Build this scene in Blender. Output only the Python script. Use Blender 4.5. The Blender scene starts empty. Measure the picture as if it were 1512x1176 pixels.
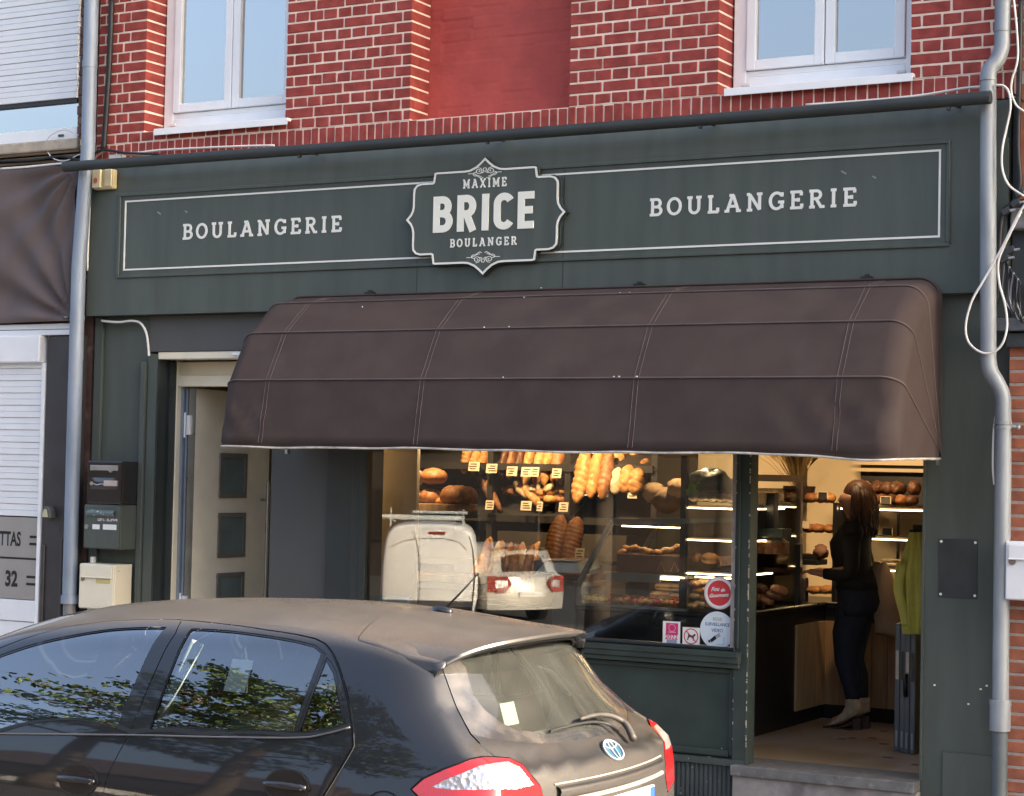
import bpy, bmesh, math, random
import numpy as np
from mathutils import Vector, Matrix, geometry
random.seed(7); rng = np.random.default_rng(7)
R_ = math.radians
scene = bpy.context.scene
col = scene.collection

# ------------------------------------------------------------------ camera
IMG_W, IMG_H, FOC = 1512.0, 1176.0, 2900.0
YAW, PITCH, ROLL = R_(29.375), R_(2.145), R_(-1.219)
CAM = np.array([4.466, -10.862, 1.874])
def _basis():
    f = np.array([-math.sin(YAW)*math.cos(PITCH), math.cos(YAW)*math.cos(PITCH), math.sin(PITCH)])
    r = np.array([math.cos(YAW), math.sin(YAW), 0.0]); d = np.cross(f, r)
    c, s = math.cos(ROLL), math.sin(ROLL)
    return np.array([c*r+s*d, -s*r+c*d, f])
BASIS = _basis()
def ray(px, py):
    return BASIS.T @ np.array([(px-IMG_W/2)/FOC, (py-IMG_H/2)/FOC, 1.0])
def P(px, py, y=0.0):
    """point of the photo's ray at depth y (metres behind the shop front)"""
    d = ray(px, py); return CAM + d*((y-CAM[1])/d[1])
cam_d = bpy.data.cameras.new("camera"); cam_o = bpy.data.objects.new("camera", cam_d); col.objects.link(cam_o)
cam_d.sensor_fit = 'HORIZONTAL'; cam_d.sensor_width = 36.0; cam_d.lens = FOC/IMG_W*36.0
cam_d.clip_start = 0.1; cam_d.clip_end = 3000
M4 = Matrix.Identity(4)
for i in range(3):
    M4[i][0], M4[i][1], M4[i][2], M4[i][3] = BASIS[0][i], -BASIS[1][i], -BASIS[2][i], CAM[i]
cam_o.matrix_world = M4
scene.camera = cam_o

# ------------------------------------------------------------------ sky, sun, exposure
SUN_EL, SUN_AZ = R_(24), R_(10)          # azimuth measured from +x (along the street) towards +y
world = bpy.data.worlds.new("World"); scene.world = world; world.use_nodes = True
wn = world.node_tree; wn.nodes.clear()
sky = wn.nodes.new("ShaderNodeTexSky"); sky.sky_type = 'NISHITA'; sky.sun_disc = False
sky.sun_elevation = SUN_EL; sky.sun_rotation = math.pi/2 - SUN_AZ
sky.air_density = 0.8; sky.dust_density = 7.0; sky.ozone_density = 0.3
bg = wn.nodes.new("ShaderNodeBackground"); bg.inputs[1].default_value = 0.15
wo = wn.nodes.new("ShaderNodeOutputWorld")
wn.links.new(sky.outputs[0], bg.inputs[0]); wn.links.new(bg.outputs[0], wo.inputs[0])
sl = bpy.data.lights.new("sun", 'SUN'); sl.energy = 4.0; sl.angle = R_(0.5); sl.color = (1.0, 0.86, 0.68)
so = bpy.data.objects.new("sun", sl); col.objects.link(so)
sv = Vector((math.cos(SUN_EL)*math.cos(SUN_AZ), math.cos(SUN_EL)*math.sin(SUN_AZ), math.sin(SUN_EL)))
so.rotation_euler = sv.to_track_quat('Z', 'Y').to_euler(); so.location = sv*60
vs = scene.view_settings; vs.view_transform = 'Standard'; vs.look = 'None'; vs.gamma = 1.0; vs.exposure = 2.15
scene.render.engine = 'CYCLES'
scene.cycles.use_denoising = True
scene.cycles.max_bounces = 8; scene.cycles.transparent_max_bounces = 16
scene.cycles.sample_clamp_indirect = 6.0; scene.cycles.caustics_reflective = False; scene.cycles.caustics_refractive = False

# ------------------------------------------------------------------ scene-tree helpers
def tag(o, label=None, cat=None, group=None, kind=None):
    if label: o['label'] = label
    if cat: o['category'] = cat
    if group: o['group'] = group
    if kind: o['kind'] = kind
    return o
def thing(name, label, cat, loc=(0, 0, 0), group=None):
    o = bpy.data.objects.new(name, None); col.objects.link(o); o.location = loc
    o.empty_display_size = 0.1
    return tag(o, label, cat, group)
def wloc(o):
    l = Vector((0, 0, 0))
    while o is not None:
        l += o.location; o = o.parent
    return l
def copy_tree(o, parent=None):
    c = o.copy(); col.objects.link(c); c.parent = parent
    for ch in list(o.children): copy_tree(ch, c)
    return c

class MB:
    """collects shapes (world coordinates) and links them as one mesh object"""
    def __init__(s): s.v = []; s.f = []
    def add(s, verts, faces):
        n = len(s.v); s.v += [tuple(map(float, v)) for v in verts]; s.f += [tuple(i+n for i in f) for f in faces]; return s
    def box(s, x0, x1, y0, y1, z0, z1):
        v = [(x0,y0,z0),(x1,y0,z0),(x1,y1,z0),(x0,y1,z0),(x0,y0,z1),(x1,y0,z1),(x1,y1,z1),(x0,y1,z1)]
        return s.add(v, [(0,3,2,1),(4,5,6,7),(0,1,5,4),(1,2,6,5),(2,3,7,6),(3,0,4,7)])
    def obox(s, c, ax, ay, az):
        c, ax, ay, az = map(np.array, (c, ax, ay, az))
        v = [c+i*ax+j*ay+k*az for k in (-1,1) for i, j in ((-1,-1),(1,-1),(1,1),(-1,1))]
        return s.add(v, [(0,3,2,1),(4,5,6,7),(0,1,5,4),(1,2,6,5),(2,3,7,6),(3,0,4,7)])
    def bar(s, p, q, w, h=None, up=(0,0,1)):
        p, q = np.array(p, float), np.array(q, float); d = q-p; L = np.linalg.norm(d); d /= L
        u = np.array(up, float); a = np.cross(d, u)
        if np.linalg.norm(a) < 1e-4: a = np.cross(d, (0,1,0))
        a /= np.linalg.norm(a); b = np.cross(a, d); h = h or w
        return s.obox((p+q)/2, a*w/2, d*L/2, b*h/2)
    def tube(s, pts, r, n=8, caps=True):
        pts = [np.array(p, float) for p in pts]; m = len(pts); rings = []
        rr = r if hasattr(r, '__len__') else [r]*m
        prev = None; v = []
        for i, p in enumerate(pts):
            t = pts[min(i+1, m-1)]-pts[max(i-1, 0)]; t /= max(np.linalg.norm(t), 1e-9)
            if prev is None:
                a = np.cross(t, (0,0,1)); a = a if np.linalg.norm(a) > .1 else np.cross(t, (1,0,0))
            else: a = prev-t*np.dot(prev, t)
            a /= max(np.linalg.norm(a), 1e-9); prev = a; b = np.cross(t, a)
            v += [p+rr[i]*(math.cos(2*math.pi*k/n)*a+math.sin(2*math.pi*k/n)*b) for k in range(n)]
        f = [(i*n+k, i*n+(k+1) % n, (i+1)*n+(k+1) % n, (i+1)*n+k) for i in range(m-1) for k in range(n)]
        if caps: f += [tuple(range(n-1, -1, -1)), tuple((m-1)*n+k for k in range(n))]
        return s.add(v, f)
    def prism(s, poly, place, d0, d1):
        """outline poly [(a,b)] between depths d0, d1; place(a,b,d)->xyz"""
        n = len(poly); v = [place(a, b, d0) for a, b in poly]+[place(a, b, d1) for a, b in poly]
        f = [tuple(range(n)), tuple(range(2*n-1, n-1, -1))]+[(i, i+n, (i+1) % n+n, (i+1) % n) for i in range(n)]
        return s.add(v, f)
    def grid(s, g, closed=False):
        a, b = len(g), len(g[0]); v = [p for row in g for p in row]
        f = [(i*b+j, i*b+(j+1) % b, (i+1)*b+(j+1) % b, (i+1)*b+j) for i in range(a-1) for j in range(b if closed else b-1)]
        return s.add(v, f)
    def ball(s, c, rx, ry, rz, n=10, m=7, fn=None):
        g = []
        for i in range(m+1):
            th = math.pi*i/m; row = []
            for k in range(n):
                ph = 2*math.pi*k/n; p = np.array([math.sin(th)*math.cos(ph), math.sin(th)*math.sin(ph), math.cos(th)])
                q = fn(p, th, ph) if fn else 1.0
                row.append((c[0]+rx*p[0]*q, c[1]+ry*p[1]*q, c[2]+rz*p[2]*q))
            g.append(row)
        return s.grid(g, True)
    def build(s, name, mat, parent=None, smooth=False, bevel=0.0, seg=2, fix=True, auto=None):
        me = bpy.data.meshes.new(name); off = wloc(parent) if parent is not None else Vector((0,0,0))
        me.from_pydata([(a-off.x, b-off.y, c-off.z) for a, b, c in s.v], [], s.f)
        if fix:
            bm = bmesh.new(); bm.from_mesh(me); bmesh.ops.remove_doubles(bm, verts=bm.verts, dist=1e-6)
            bmesh.ops.recalc_face_normals(bm, faces=bm.faces); bm.to_mesh(me); bm.free()
        if mat: me.materials.append(mat)
        if smooth:
            for p in me.polygons: p.use_smooth = True
            if auto: 
                try: me.set_sharp_from_angle(angle=R_(auto))
                except Exception: pass
        o = bpy.data.objects.new(name, me); col.objects.link(o); o.parent = parent
        if bevel:
            m = o.modifiers.new("bevel", 'BEVEL'); m.width = bevel; m.segments = seg; m.limit_method = 'ANGLE'; m.angle_limit = R_(40)
            m.harden_normals = False
        return o
def smooth_path(pts, n=6):
    pts = [np.array(p, float) for p in pts]; q = [2*pts[0]-pts[1]]+pts+[2*pts[-1]-pts[-2]]; out = []
    for i in range(1, len(q)-2):
        for k in range(n):
            t = k/n; a, b, c, d = q[i-1], q[i], q[i+1], q[i+2]
            out.append(.5*((2*b)+(-a+c)*t+(2*a-5*b+4*c-d)*t*t+(-a+3*b-3*c+d)*t**3))
    out.append(pts[-1]); return out

# ------------------------------------------------------------------ materials
def mat(name, c, rough=.5, metal=0.0, var=.12, scale=6.0, bump=0.0, bscale=60.0, coat=0.0, spec=.5, c2=None, c2scale=3.0, c2lo=.5, c2hi=.65, emit=None, estr=0.0, sheen=0.0, stretch=None, rvar=.12):
    m = bpy.data.materials.new(name); m.use_nodes = True; nt = m.node_tree; N = nt.nodes; L = nt.links
    b = N["Principled BSDF"]; b.inputs["Roughness"].default_value = rough; b.inputs["Metallic"].default_value = metal
    b.inputs["Coat Weight"].default_value = coat; b.inputs["Coat Roughness"].default_value = .05; b.inputs["Specular IOR Level"].default_value = spec
    b.inputs["Sheen Weight"].default_value = sheen
    g = N.new("ShaderNodeNewGeometry"); mp = N.new("ShaderNodeMapping"); L.new(g.outputs["Position"], mp.inputs[0])
    if stretch: mp.inputs["Scale"].default_value = stretch
    no = N.new("ShaderNodeTexNoise"); no.inputs["Scale"].default_value = scale; no.inputs["Detail"].default_value = 6; L.new(mp.outputs[0], no.inputs[0])
    mr = N.new("ShaderNodeMapRange"); mr.inputs[1].default_value = .3; mr.inputs[2].default_value = .7; mr.inputs[3].default_value = 1-var; mr.inputs[4].default_value = 1+var
    L.new(no.outputs[0], mr.inputs[0])
    mx = N.new("ShaderNodeMix"); mx.data_type = 'RGBA'; mx.blend_type = 'MULTIPLY'; mx.inputs[0].default_value = 1.0
    mx.inputs[6].default_value = (*c, 1); L.new(mr.outputs[0], mx.inputs[7]); outc = mx.outputs[2]
    if c2:
        n2 = N.new("ShaderNodeTexNoise"); n2.inputs["Scale"].default_value = c2scale; n2.inputs["Detail"].default_value = 8; L.new(mp.outputs[0], n2.inputs[0])
        r2 = N.new("ShaderNodeMapRange"); r2.inputs[1].default_value = c2lo; r2.inputs[2].default_value = c2hi; L.new(n2.outputs[0], r2.inputs[0])
        m2 = N.new("ShaderNodeMix"); m2.data_type = 'RGBA'; L.new(r2.outputs[0], m2.inputs[0]); L.new(outc, m2.inputs[6]); m2.inputs[7].default_value = (*c2, 1); outc = m2.outputs[2]
    L.new(outc, b.inputs["Base Color"])
    rr = N.new("ShaderNodeMapRange"); rr.inputs[1].default_value = .3; rr.inputs[2].default_value = .7; rr.inputs[3].default_value = max(0.02, rough-rvar*rough); rr.inputs[4].default_value = min(1, rough+rvar*rough)
    L.new(no.outputs[0], rr.inputs[0]); L.new(rr.outputs[0], b.inputs["Roughness"])
    if bump:
        nb = N.new("ShaderNodeTexNoise"); nb.inputs["Scale"].default_value = bscale; nb.inputs["Detail"].default_value = 5; L.new(mp.outputs[0], nb.inputs[0])
        bp = N.new("ShaderNodeBump"); bp.inputs["Strength"].default_value = bump; bp.inputs["Distance"].default_value = .004
        L.new(nb.outputs[0], bp.inputs["Height"]); L.new(bp.outputs[0], b.inputs["Normal"])
    if emit:
        b.inputs["Emission Color"].default_value = (*emit, 1); b.inputs["Emission Strength"].default_value = estr
    return m
def glass(name, tint=(.92, .96, .95), ior=1.5, boost=1.0, dust=None, dustamt=0.0, rough=0.0):
    m = bpy.data.materials.new(name); m.use_nodes = True; nt = m.node_tree; N = nt.nodes; L = nt.links
    N.clear(); out = N.new("ShaderNodeOutputMaterial"); tr = N.new("ShaderNodeBsdfTransparent"); tr.inputs[0].default_value = (*tint, 1)
    gl = N.new("ShaderNodeBsdfGlossy"); gl.inputs["Roughness"].default_value = rough; fr = N.new("ShaderNodeFresnel"); fr.inputs[0].default_value = ior
    mu = N.new("ShaderNodeMath"); mu.operation = 'MULTIPLY'; mu.inputs[1].default_value = boost; mu.use_clamp = True
    L.new(fr.outputs[0], mu.inputs[0]); mx = N.new("ShaderNodeMixShader"); L.new(mu.outputs[0], mx.inputs[0]); L.new(tr.outputs[0], mx.inputs[1]); L.new(gl.outputs[0], mx.inputs[2])
    fin = mx.outputs[0]
    if dust:
        df = N.new("ShaderNodeBsdfDiffuse"); df.inputs[0].default_value = (*dust, 1); tl = N.new("ShaderNodeBsdfTranslucent"); tl.inputs[0].default_value = (*dust, 1)
        ad = N.new("ShaderNodeMixShader"); ad.inputs[0].default_value = .35; L.new(df.outputs[0], ad.inputs[1]); L.new(tl.outputs[0], ad.inputs[2])
        g = N.new("ShaderNodeNewGeometry"); no = N.new("ShaderNodeTexNoise"); no.inputs["Scale"].default_value = 7; no.inputs["Detail"].default_value = 7; L.new(g.outputs["Position"], no.inputs[0])
        mr = N.new("ShaderNodeMapRange"); mr.inputs[1].default_value = .3; mr.inputs[2].default_value = .75; mr.inputs[3].default_value = dustamt*.6; mr.inputs[4].default_value = dustamt*1.3; L.new(no.outputs[0], mr.inputs[0])
        m2 = N.new("ShaderNodeMixShader"); L.new(mr.outputs[0], m2.inputs[0]); L.new(fin, m2.inputs[1]); L.new(ad.outputs[0], m2.inputs[2]); fin = m2.outputs[0]
    L.new(fin, out.inputs[0]); return m

M = {}
M['green'] = mat('green_paint', (.078,.092,.081), .42, spec=.28, stretch=(3,3,.45), c2=(.092,.106,.094), c2scale=2.2, c2lo=.5, c2hi=.8, var=.12, scale=2.5, bump=.03, bscale=220, rvar=.25)
M['green_worn'] = mat('worn_green_paint', (.034,.047,.042), .45, spec=.28, var=.15, scale=5, bump=.08, bscale=150, c2=(.55,.50,.42), c2scale=38, c2lo=.745, c2hi=.77)
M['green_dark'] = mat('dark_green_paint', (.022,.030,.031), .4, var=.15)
M['slate'] = mat('slate_paint', (.086,.086,.083), .5, spec=.3, var=.06, scale=2)
M['brick'] = mat('painted_brick', (.32,.066,.055), .75, spec=.12, var=.25, scale=14, bump=.5, bscale=90, c2=(.20,.040,.036), c2scale=5, c2lo=.5, c2hi=.8)
M['mortar'] = mat('cream_joint', (.86,.68,.55), .85, var=.10, scale=20, bump=.4, bscale=120)
M['niche'] = mat('red_painted_infill', (.47,.095,.080), .75, spec=.12, var=.12, scale=5, bump=.7, bscale=26, c2=(.39,.072,.063), c2scale=2.2, c2lo=.52, c2hi=.75)
M['pvc'] = mat('white_pvc', (.86,.87,.87), .35, var=.03, coat=.1)
M['cream'] = mat('cream_paint', (.80,.73,.56), .4, var=.04)
M['cream_door'] = mat('cream_door_paint', (.88,.81,.66), .45, var=.06)
M['zinc'] = mat('zinc', (.24,.29,.36), .55, metal=.3, var=.16, scale=9, stretch=(1,1,.25), c2=(.25,.28,.33), c2scale=7, c2lo=.55, c2hi=.75)
M['zinc_light'] = mat('galvanised_pipe', (.27,.30,.325), .55, metal=.25, var=.16, scale=9, stretch=(1,1,.2), c2=(.19,.21,.23), c2scale=8, c2lo=.5, c2hi=.7)
M['awning'] = mat('brown_awning_cloth', (.054,.039,.036), .85, spec=.2, var=.16, scale=3.5, bump=.15, bscale=12, c2=(.063,.048,.044), c2scale=5, c2lo=.45, c2hi=.75)
M['stitch'] = mat('pale_thread', (.125,.10,.10), .9, spec=.1)
M['offwhite'] = mat('offwhite_paint', (.80,.80,.74), .55, var=.03)
M['black'] = mat('black_plastic', (.012,.012,.014), .35)
M['rubber'] = mat('black_rubber', (.010,.010,.011), .6)
M['darkmetal'] = mat('dark_grey_metal', (.045,.050,.055), .4, metal=.3)
M['steel'] = mat('brushed_steel', (.55,.55,.53), .3, metal=1.0)
M['barpaint'] = mat('grey_bar_paint', (.034,.040,.040), .5, spec=.3, var=.12, bump=.1, bscale=60)
M['cable_white'] = mat('white_cable', (.72,.70,.66), .5)
M['cable_black'] = mat('black_cable', (.012,.012,.014), .5)
M['stone'] = mat('sill_stone', (.42,.36,.28), .85, var=.2, scale=12, bump=.5, bscale=60, c2=(.20,.17,.13), c2scale=6, c2lo=.55, c2hi=.75)
M['step'] = mat('step_slate', (.12,.118,.115), .6, var=.25, scale=12, bump=.3, bscale=70, c2=(.22,.21,.195), c2scale=16, c2lo=.58, c2hi=.7)
M['riser'] = mat('step_concrete', (.24,.22,.21), .85, var=.25, scale=9, bump=.5, bscale=80, c2=(.13,.12,.12), c2scale=5, c2lo=.5, c2hi=.7)
M['win_sky'] = glass('window_glass', (.30,.34,.37), 1.5, 12.0)
M['shop_glass'] = glass('shop_glass', (.95,.97,.96), 1.5, 1.8)
M['case_glass'] = glass('case_glass', (.96,.98,.97), 1.5, .9)
M['wall_in'] = mat('beige_wall', (.50,.41,.27), .8, var=.06)
M['wood'] = mat('oak_panel', (.36,.23,.12), .5, var=.25, scale=5, stretch=(6,6,.6))
M['wood_light'] = mat('pale_oak', (.50,.35,.19), .5, var=.18, scale=5, stretch=(6,6,.6))
M['counter_black'] = mat('black_counter', (.010,.011,.013), .35)
M['rack'] = mat('dark_rack', (.022,.020,.019), .5)
M['led'] = mat('led_strip', (.9,.8,.6), .5, emit=(1.0,.70,.38), estr=4.5, var=0)
M['card'] = mat('price_card', (.62,.50,.36), .7, var=.05)
M['white'] = mat('white_paint', (.76,.78,.80), .4, var=.03)
M['paper'] = mat('white_paper', (.78,.78,.76), .7, var=.02)
# ------------------------------------------------------------------ ground (structure)
def ground():
    m = mat('asphalt', (.085,.08,.078), .85, var=.25, scale=4, bump=.6, bscale=120)
    b = MB(); xs = [-400,-60,-40,-25,-15,-8,0,8,15,25,40,60,400]; ys = [(-400,-1.05),(-60,-1.05),(-30,-1.05),(-17,-1.05),(-13,-.21),(-9,-.21),(-2.9,-.21),(20,-.21),(400,-.21)]
    b.grid([[(x, y, z) for x in xs] for y, z in ys]); tag(b.build('road', m), kind='structure')
    q = MB(); q.box(-60, 30, -33.9, -16.9, -1.2, -1.03); tag(q.build('car_park', mat('dark_tarmac', (.026,.025,.025), .9, var=.25, scale=4)), kind='structure')
    p = MB(); p.box(-60, 60, -2.62, -.02, -.35, -.06); tag(p.build('pavement', mat('pavement_concrete', (.36,.34,.31), .85, var=.2, scale=5, bump=.3, bscale=90)), kind='structure')
    k = MB()
    for i in range(-60, 60): k.box(i+.004, i+.996, -2.77, -2.625, -.35, -.055)
    tag(k.build('kerb', mat('kerb_stone', (.30,.29,.28), .85, var=.2, scale=8), bevel=.012), kind='structure')
ground()

# ------------------------------------------------------------------ the bakery building
bak = thing('bakery_building', 'two storey red brick house with dark green bakery shopfront on its ground floor', 'building', (-1.9, .06, -.06))
WY = .06                                             # brick face
WINS = [(-4.765, -3.519, 4.262, 5.95), (-.292, .912, 4.205, 5.95)]
NICHE = (-2.505, -1.316, 4.188, 6.2)
WX0, WX1, WZ0, WZ1 = -5.215, 1.555, 4.188, 6.75
HOLES = WINS+[NICHE]
def brick_wall():
    ch = .0737; bl = .235; b = MB(); mo = MB(); k = 0; z = WZ0
    def brick(x0, x1, z0, z1, y0=WY, y1=.30):
        j = lambda s: rng.normal(0, s)
        n = len(b.v); d = float(np.clip(j(.0012),-.002,.002))
        f = [(x0+j(.0012), y0+d+j(.0009), z0+j(.0012)), (x1+j(.0012), y0+d+j(.0009), z0+j(.0012)), (x1+j(.0012), y0+d+j(.0009), z1+j(.0012)), (x0+j(.0012), y0+d+j(.0009), z1+j(.0012))]
        b.v += f+[(x0, y1, z0), (x1, y1, z0), (x1, y1, z1), (x0, y1, z1)]
        b.f += [(n, n+1, n+2, n+3), (n+4, n+7, n+6, n+5), (n, n+4, n+5, n+1), (n+1, n+5, n+6, n+2), (n+2, n+6, n+7, n+3), (n+3, n+7, n+4, n)]
    J = .0066
    while z < WZ1-.01:
        z1 = min(z+ch, WZ1); zc = (z+z1)/2
        cuts = sorted([(h[0], h[1]) for h in HOLES if h[2]-.03 < zc < h[3]])
        segs = []; x = WX0
        for a, c in cuts: segs.append((x, a)); x = c
        segs.append((x, WX1))
        hd = k % 2 == 0; L = bl/2 if hd else bl
        for a, c in segs:
            # lay from the quoin on each side so that corners get whole bricks
            xs = [a]; first = .064 if hd else bl
            x = a+first
            while x < c-.05: xs.append(x); x += L*rng.uniform(.985, 1.015)
            if len(xs) > 1 and c-xs[-1] < .045: xs.pop()
            xs.append(c)
            for p, q in zip(xs[:-1], xs[1:]):
                e0 = 0 if p == a and a > WX0 else J; e1 = 0 if q == c and c < WX1 else J
                brick(p+e0, q-e1, z+J, z1-J)
        k += 1; z = z1
    # joint bed: vertical strips between openings
    xs = sorted(set([WX0, WX1]+[h[0] for h in HOLES]+[h[1] for h in HOLES]))
    for a, c in zip(xs[:-1], xs[1:]):
        zz = [(WZ0, WZ1)]
        for h in HOLES:
            if h[0] <= a and c <= h[1]: zz = [(WZ0-.001, h[2]-.004), (h[3]+.004, WZ1)]
        for p, q in zz:
            if q-p > .02:
                hole = any(h[0] <= a and c <= h[1] for h in HOLES)
                e = -.0035 if hole else .0035
                mo.box(a+e+(0 if hole else 0), c-e, WY+(.0050 if not hole else .0054), .296, p, q)
    # row of bricks on end under the windows
    z0, z1 = 4.035, 4.183; x = WX0
    mo.box(WX0, WX1, WY+.0052, .294, z0, WZ0-.002)
    while x < WX1-.02:
        w = .0655*rng.uniform(.94, 1.06); brick(x+.0048, min(x+w-.0048, WX1), z0, z1-.003+rng.normal(0,.002)); x += w
    o = b.build('upper_wall', M['brick'], bak, bevel=.003, seg=1, fix=False)
    mo.build('wall_joints', M['mortar'], bak, fix=False)
    n = MB(); g = []
    nz = rng.uniform(0, 1, (40, 20))
    for i in range(230):
        row = []
        for j in range(120):
            x = NICHE[0]-.02+j*(NICHE[1]-NICHE[0]+.04)/119; z = 4.15+i*2.1/229
            c_ = int((z-4.15)/.0737); fz = (z-4.15)/.0737-c_; fx = ((x-NICHE[0])/.235+(.5 if c_ % 2 else 0)) % 1.0
            k = nz[c_ % 40][int((x+5)/.235) % 20]; gr = max(math.exp(-((min(fz, 1-fz)*.0737)/.006)**2), .7*math.exp(-((min(fx, 1-fx)*.235)/.006)**2))
            row.append((x, .295+.004*math.sin(x*9+z*5)+.0045*gr*max(0, k-.25)+.004*k*(k > .6)+rng.normal(0,.0005), z))
        g.append(row)
    n.grid(g); n.build('blind_niche', M['niche'], bak, smooth=True, fix=False)
    r = MB(); r.box(WX0, WX1, .31, .42, 4.0, WZ1+.1); r.box(WX0-.02, WX1+.02, -.12, .5, WZ1, WZ1+.16); r.build('roof_cornice', M['stone'], bak)
brick_wall()
for (x0, x1, z0, z1), (sx0, sx1, sz) in zip(WINS, ((-4.64, -3.47, 4.243), (-.235, .94, 4.192))):
    w = MB(); y0, y1 = .262, .33
    def frame(b, a, c, d, e, w_, y0, y1):
        b.box(a, a+w_, y0, y1, d, e); b.box(c-w_, c, y0, y1, d, e); b.box(a+w_, c-w_, y0+.001, y1-.001, d, d+w_); b.box(a+w_, c-w_, y0+.001, y1-.001, e-w_, e)
    frame(w, x0+.012, x1-.012, z0+.032, z1, .085, y0, y1)
    win = w.build('window', M['pvc'], bak, bevel=.005)
    xm = (x0+x1)/2+.005; s = MB()
    s.box(x0+.097, x1-.097, y0+.012, y1-.012, z0+.032+.086, z0+.155)
    for a, c in ((x0+.10, xm-.004), (xm+.004, x1-.10)):
        frame(s, a, c, z0+.158, z1-.09, .062, y0-.014, y1-.02)
    s.build('sash', M['pvc'], win, bevel=.005)
    p = MB(); p.box(x0+.16, xm-.06, y0+.014, y0+.02, z0+.21, z1-.15); p.box(xm+.06, x1-.16, y0+.014, y0+.02, z0+.21, z1-.15); p.build('pane', M['win_sky'], win)
    dk = MB(); dk.box(x0+.1, x1-.1, y0+.075, y0+.08, z0+.1, z1-.05); dk.build('curtain', mat('grey_curtain', (.30,.33,.36), .9, stretch=(9,1,.3), scale=3, var=.25), win)
    sl_ = MB(); sl_.box(sx0, sx1, .022, .27, sz, sz+.022); sl_.box(sx0, sx1, .016, .0215, sz-.026, sz+.021); sl_.build('sill', M['pvc'], win, bevel=.004)
    for xx in (x0+.10, x1-.12): dp = MB(); dp.box(xx-.028, xx+.028, y0-.012, y0, z0+.062, z0+.08); dp.build('drain_cover', M['cable_white'], win, bevel=.004)
# ---- side and back walls of the house, ceiling of the shop
sh = MB()
sh.box(-5.2, -5.05, .30, 4.2, -.06, 6.75); sh.box(1.3, 1.5, .30, 4.2, -.06, 6.75); sh.box(-5.05, 1.3, 3.72, 3.9, -.06, 6.75)
sh.box(-5.05, 1.3, .13, 3.72, 2.76, 2.9); sh.box(-5.05, 1.3, .32, 3.72, 6.6, 6.74)
sh.build('shell_wall', M['wall_in'], bak)

# ---- fascia
def fascia():
    g = []
    X = [-5.205, 1.50]; prof = [(.0, 2.935), (.0, 3.80)]
    for t in range(0, 11):
        a = t/10*math.pi/2; prof.append((.052*(1-math.cos(a)), 3.80+.225*math.sin(a)))
    b = MB(); n = 16
    for y, z in prof: g.append([(X[0]+(X[1]-X[0])*i/n, y, z) for i in range(n+1)])
    b.grid(g)
    b.box(X[0], X[1], .005, .16, 2.935, 3.80); b.box(X[0], X[1], .0525, .16, 3.80, 4.024)
    f = b.build('fascia', M['green'], bak, smooth=True, auto=30)
    # vertical board joints
    j = MB()
    for q in ((620,225),(835,210)):
        j = MB(); x = P(*q)[0]; j.box(x-.0018, x+.0018, -.0016, .002, 2.94, 3.80); j.build('board_joint', M['green_dark'], f)
    # moulded frame: dark rebate outside, white line
    ln = MB(); db = MB(); x0, x1, z0, z1, w = -4.868, 1.118, 3.254, 3.757, .0115
    for a, c, d, e in ((x0, x1, z1-w, z1), (x0, x1, z0, z0+w), (x0, x0+w, z0+w, z1-w), (x1-w, x1, z0+w, z1-w)): ln.box(a, c, -.0045, .001, d, e)
    ln.build('white_border', M['offwhite'], f)
    o = .055
    for a, c, d, e in ((x0-o, x1+o, z1+o-.022, z1+o), (x0-o, x1+o, z0-o, z0-o+.022), (x0-o, x0-o+.022, z0-o+.022, z1+o-.022), (x1+o-.022, x1+o, z0-o+.022, z1+o-.022)): db.box(a, c, -.013, .001, d, e)
    db.build('moulding', M['green'], f, bevel=.008, seg=3)
    sc = MB()
    for (px, py, l) in ((1246,255,.03),(1291,262,.022),(235,315,.03),(275,313,.02),(447,222,.02)):
        p = P(px, py); sc.obox((p[0], -.0012, p[2]), (l/2,0,-.3*l), (0,.0015,0), (.003,0,.004))
    sc.build('scratch', mat('pale_scratch', (.22,.26,.26), .7), f)
    return f
fas = fascia()

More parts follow.
